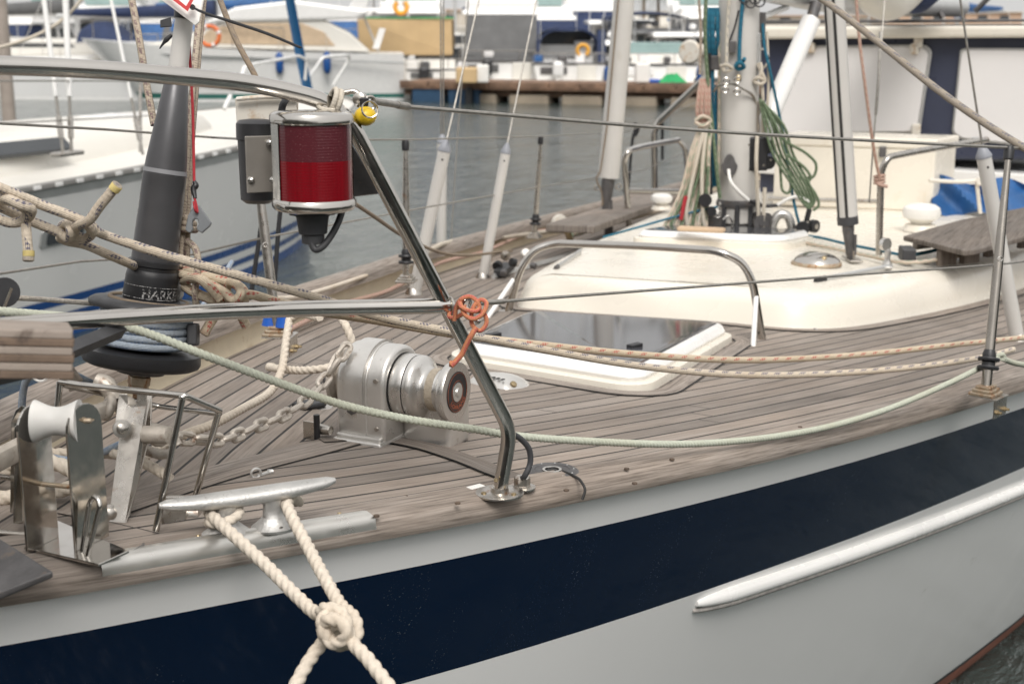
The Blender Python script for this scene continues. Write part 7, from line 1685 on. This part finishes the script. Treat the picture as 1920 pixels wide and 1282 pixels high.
wedge(t, 'cabin', 'gel', o, a, [(3.2, .95), (5.2, 1.0), (4.2, 1.5), (3.3, 1.5)], 1.8, .05); wedge(t, 'windscreen', 'window', o, a, [(3.2, 1.45), (3.9, 1.45), (3.5, 1.9), (3.2, 1.9)], 1.7, .02)
p = BP(1093, 95, 45.0); q_ = thing('horseshoe_buoy', 'amber horseshoe buoy on the stern of the navy canopy cruiser', 'lifebuoy', p)
mb = MB(); mb.tube(loop(p, -FH, .17, 16, a0=PI+.6, a1=3*PI-.6), .06, 10); mb.build('foam', M['amber'], q_)
cruiser(1232, 45, 2.8, .95, 'open white motor boat with pale green windscreen under a navy bimini', hard=False, screen='turq', L=7)
t, o, a = cruiser(1215, 52, 2.9, 1.0, 'white motor boat with a navy bimini top behind the dock', hard=True, H=1.9, L=8)
mb = MB(); mb.grid(lambda p, b: Vector((-.2+3.2*p, (b-.5)*3.0, 2.35+.22*math.sin(PI*b)*(.6+.4*math.sin(PI*p)))), 8, 10); mb.grid(lambda p, b: Vector((-.2+3.2*p, (b-.5)*3.0, 2.31+.2*math.sin(PI*b)*(.6+.4*math.sin(PI*p)))), 8, 10, flip=True)
for x in (0, 2.8):
    for y in (-1.4, 1.4): mb.tube([Vector((x, y, 1.0)), Vector((x, y, 2.35))], .02, 6)
place(mb, o, a); mb.build('bimini', M['navycloth'], t)
cruiser(1135, 48, 2.3, .85, 'low white motor boat between the navy canopy cruiser and the grey pole', hard=True, H=1.55, L=6)
cruiser(815, 46, 2.1, .75, 'small white outboard boat in front of the tan canvas cover', hard=False, screen='window', L=5)
cruiser(1290, 50, 2.6, .9, 'white motor boat half hidden by the coiled ropes of the mast', hard=True, H=1.8, L=7)
cruiser(1010, 55, 3.4, 1.2, 'large white flybridge boat behind the navy canopy cruiser', hard=True, H=2.35, fly=True, L=10, canvas='navycloth')
cruiser(660, 58, 3.2, 1.2, 'white cruiser with blue canvas behind the stern of the tan windowed yacht', hard=True, H=2.3, L=9, canvas='bluecloth')
cruiser(150, 57, 3.1, 1.2, 'white flybridge cruiser behind the far left sprayhood yacht', hard=True, H=2.4, L=9, fly=True)
cruiser(455, 62, 3.2, 1.2, 'white cruiser over the bow of the tan windowed yacht', hard=True, H=2.5, L=9, fly=True)
cruiser(765, 56, 3.0, 1.1, 'white flybridge cruiser rising behind the tan canvas cover', hard=True, H=2.6, L=9, fly=True)
cruiser(1165, 54, 2.8, 1.0, 'white hardtop cruiser partly behind the grey pole', hard=True, H=2.2, L=8)
cruiser(1340, 56, 3.0, 1.1, 'white hardtop cruiser behind the mast of the near boat', hard=True, H=2.4, L=8, fly=True)
cruiser(-60, 55, 3.0, 1.1, 'white cruiser cut by the left edge behind the yachts', hard=True, H=2.3, L=8, canvas='bluecloth')
cruiser(300, 60, 3.2, 1.2, 'white cruiser with blue canvas behind the furler foil', hard=True, H=2.2, L=9, canvas='bluecloth', fly=True)
for k, (px, D, L, lab, cv) in enumerate(((1150, 62, 10, 'distant sailing boat with a thick navy sail cover right of the flybridge boat', 'navycloth'), (860, 66, 10, 'distant sailing boat behind the charcoal enclosure cruiser', 'navycloth'), (560, 64, 11, 'distant sailing boat behind the tan windowed yacht', None), (80, 66, 11, 'distant sailing boat behind the far left yachts', 'bluecloth'), (1330, 60, 11, 'distant sailing boat behind the mast of the near boat', 'bluecloth'), (1900, 62, 11, 'distant sailing boat over the wheelhouse roof', 'bluecloth'))):
    sailyacht(px, D, L, HEAD+[.2, -.15, .1, .3, -.2, .1][k] if k != 0 else VA+PI-.2, lab, fb=1.25, hood=None, cover=cv, boomz=2.2)
fill = [(-20, 52, 'left of the twin shrouds'), (95, 63, 'between the twin shrouds'), (250, 68, 'behind the speckled line'), (345, 54, 'just right of the furler foil'), (500, 70, 'above the black sign tie'), (705, 66, 'left above the tan canvas'), (890, 58, 'over the charcoal enclosure'), (975, 64, 'right of the charcoal enclosure'), (1110, 60, 'right above the navy canopy'), (1190, 68, 'just right of the grey pole'), (1255, 58, 'above the green net'), (1320, 66, 'behind the striped coil')]
for k, (px, D, lab) in enumerate(fill):
    kk = k % 4
    cruiser(px, D, 2.7+.25*(k % 3), 1.0+.1*(k % 3), 'blurred white motor boat moored in the far row '+lab, hard=kk != 2, H=2.2+.25*(k % 3), fly=kk in (0, 3), canvas=['navycloth', None, None, 'greycloth'][kk], screen='window' if kk == 2 else None, L=8, ang=.12*((k*7) % 5-2))
# items on the dock
for k, (px, s, m, nm, lab) in enumerate(((1205, (.5, .4, .55), 'offwhite', 'dock_box', 'white box on the dock left of the green net'), (875, (1.0, .6, .42), 'beigecloth', 'dock_box', 'tan box on the dock under the charcoal enclosure'), (905, (.35, .35, .5), 'offwhite', 'canister', 'white canister on the dock beside the tan box'))):
    p = GW(px, 41.7); mb = MB(); mb.box(p+Vector((0, 0, .53+s[2]/2)), s, Matrix.Rotation(HEAD, 4, 'Z'), .04); tag(mb.build(nm, M[m]), lab, 'box')
p = GW(1262, 41.6); mb = MB(); mb.grid(lambda a, b: p+RT*(a-.5)*.85+FH*(b-.5)*.5+Vector((0, 0, .54+.24*math.sin(PI*a)*math.sin(PI*b)*(1+.3*math.sin(a*17)*math.sin(b*11)))), 14, 10); tag(mb.build('fishing_net', M['green']), 'heap of bright green net on the dock', 'net')
p = GW(1228, 41.6); mb = MB(); mb.box(p+Vector((0, 0, .58)), (.35, .3, .1), Matrix.Rotation(HEAD, 4, 'Z'), .03); tag(mb.build('blue_tray', M['bluepaint']), 'small blue tray on the dock beside the green net', 'tray')
# cream cowl between the boats
p = BP(1292, 98, 12.0); cw = thing('cowl_vent', 'cream cowl ventilator facing us left of the mast ropes', 'ventilator', p)
mb = MB(); mb.lathe([(0, .085), (.02, .10), (.025, .09), (.10, .06), (.2, .05)], p, (FH*.9+RT*.5).normalized(), 20); mb.tube([p+(FH*.9+RT*.5).normalized()*.18, p+RT*.15+FH*.3, p+RT*.22+FH*.35-Vector((0, 0, .3)), p+RT*.22+FH*.35-Vector((0, 0, 1.0))], .05, 12, smooth_path=4); mb.build('cowl', M['white_dirty'], cw)
# --- quay, buildings, palms
q0, q1 = GW(-900, 150), GW(2800, 150)
mb = MB(); uu = (q1-q0).normalized(); nq = Vector((-uu.y, uu.x, 0)); mb.prism([q0, q1, q1+nq*400, q0+nq*400], (0, 0, 1.3), .05); tag(mb.build('quay_ground', M['concrete']), kind='structure')
rnd = random.Random(11)
cols = ['concrete', 'terra', 'warmwhite', 'concrete', 'beigecloth', 'warmwhite', 'concrete', 'terra']
labs = ['pale low building behind the far left masts', 'warm brown building behind the furler', 'white building above the tan windowed yacht', 'pale building over the tan canvas cover', 'sandy building behind the navy canopy cruiser', 'white building behind the navy bimini', 'grey pale building behind the mast', 'terracotta building over the wheelhouse roof']
for k, px in enumerate((40, 290, 560, 800, 1060, 1260, 1500, 1760)):
    D = 190+rnd.uniform(-15, 40); o = GW(px, D); w = rnd.uniform(13, 20); h = rnd.uniform(1.0, 2.0)
    b = thing('building', labs[k], 'building', o); a = VA+rnd.uniform(-.2, .2)
    part_box(b, 'wall', cols[k], o, a, (0, 0, 1.3+h/2), (w, 9, h), .02); part_box(b, 'roof', 'terra' if k % 3 == 0 else 'concrete', o, a, (0, 0, 1.3+h+.08), (w+.8, 9.8, .16), .03)
    nw = int(w/3)
    for j in range(nw): part_box(b, 'window', 'window', o, a, (-w/2+1.5+3*j, -4.52, 1.3+h*.55), (1.3, .1, .6), .02)
def palm(px, D, H, lab):
    o = GW(px, D); o.z = 1.3; t = thing('palm_tree', lab, 'palm tree', o, 'palm trees along the far quay'); rn = random.Random(px)
    mb = MB(); mb.tube([o, o+Vector((.1, 0, H*.5)), o+Vector((.25, .1, H))], [.22, .18, .15], 8, smooth_path=4); mb.build('trunk', M['trunk'], t)
    mb = MB(); c = o+Vector((.25, .1, H))
    for k in range(26):
        a = rn.uniform(0, 2*PI); el = rn.uniform(-.5, 1.1); Lf = rn.uniform(1.6, 2.4); d = Vector((math.cos(a), math.sin(a), 0)); pts = []
        for j in range(7): s = j/6; pts.append(c+d*(Lf*s*math.cos(el*.6))+Vector((0, 0, Lf*(math.sin(el)*s-.75*s*s))))
        for j in range(6):
            w = .34*math.sin(PI*(j+.7)/7); sdv = d.cross(Vector((0, 0, 1)))
            for sg in (-1, 1):
                for m_ in range(2):
                    p = pts[j].lerp(pts[j+1], m_*.5); q = p+sdv*sg*w*1.6+Vector((0, 0, -.30*w))+d*.2; mb.add([p, p+d*.10, q], [[0, 1, 2]], 0, None, False)
    mb.build('crown', M['palm'], t)
for px, D, H, lab in ((700, 150, 3.2, 'palm tree right of the white building'), (745, 165, 3.6, 'palm tree behind the amber buoy over the tan canvas'), (1045, 160, 3.3, 'palm tree over the large flybridge boat'), (1120, 150, 3.0, 'palm tree above the thick navy sail cover'), (1205, 158, 3.6, 'palm tree behind the navy bimini'), (1232, 150, 2.9, 'palm tree right of the bimini top'), (1300, 165, 3.4, 'palm tree left of the mast ropes'), (120, 150, 3.4, 'palm tree behind the far left masts'), (250, 160, 3.2, 'palm tree behind the speckled line'), (430, 150, 3.1, 'palm tree over the bow of the tan windowed yacht')): palm(px, D, H, lab)
# loose masts of boats further off
for k, px in enumerate((45, 150, 330, 465, 630, 905, 985, 1015, 1090, 1175, 1245, 1275, 1640, 1700, 1790, 1860)):
    D = 62+7*((k*5) % 6); o = GW(px, D); a = HEAD+(.3 if k % 2 else -.3)
    lab_ = 'bare mast and white hull of a far sailboat, ' + ['first at the left edge', 'second from the left edge', 'behind the red cord', 'behind the brown line', 'right of the blue furled sail', 'above the charcoal enclosure', 'left of the flybridge boat', 'over the navy canopy', 'above the amber horseshoe buoy', 'behind the grey pole', 'over the navy bimini', 'left of the coiled ropes', 'behind the sail bundle', 'right of the sail bundle', 'over the wheelhouse centre', 'over the right end of the wheelhouse'][k]
    t = thing('far_sailboat', lab_, 'sailboat', o, 'far sailboats lying beyond the dock'); h = boat_hull(9, 3, 1.2, 1.0, n=12); place(h, o, a); h.build('hull', [M['gel']], t)
    wedge(t, 'cabin', 'warmwhite', o, a, [(2, 1), (6.5, 1.1), (5.8, 1.5), (2.4, 1.55)], 1.7); mb = MB(); mb.tube([Vector((5, 0, 1.2)), Vector((5, 0, 12.5))], .08, 8); mb.tube([Vector((5, 0, 12.4)), Vector((8.9, 0, 1.2))], .03, 5); place(mb, o, a); mb.build('mast', M['alu'] if k % 3 else M['white_tube'], t)
    if k % 2 == 0: mb = MB(); mb.tube([Vector((4.9, 0, 2.35)), Vector((1.2, 0, 2.2))], [.22, .12], 10); place(mb, o, a); mb.build('sail_cover', M['bluecloth' if k % 4 else 'navycloth'], t)
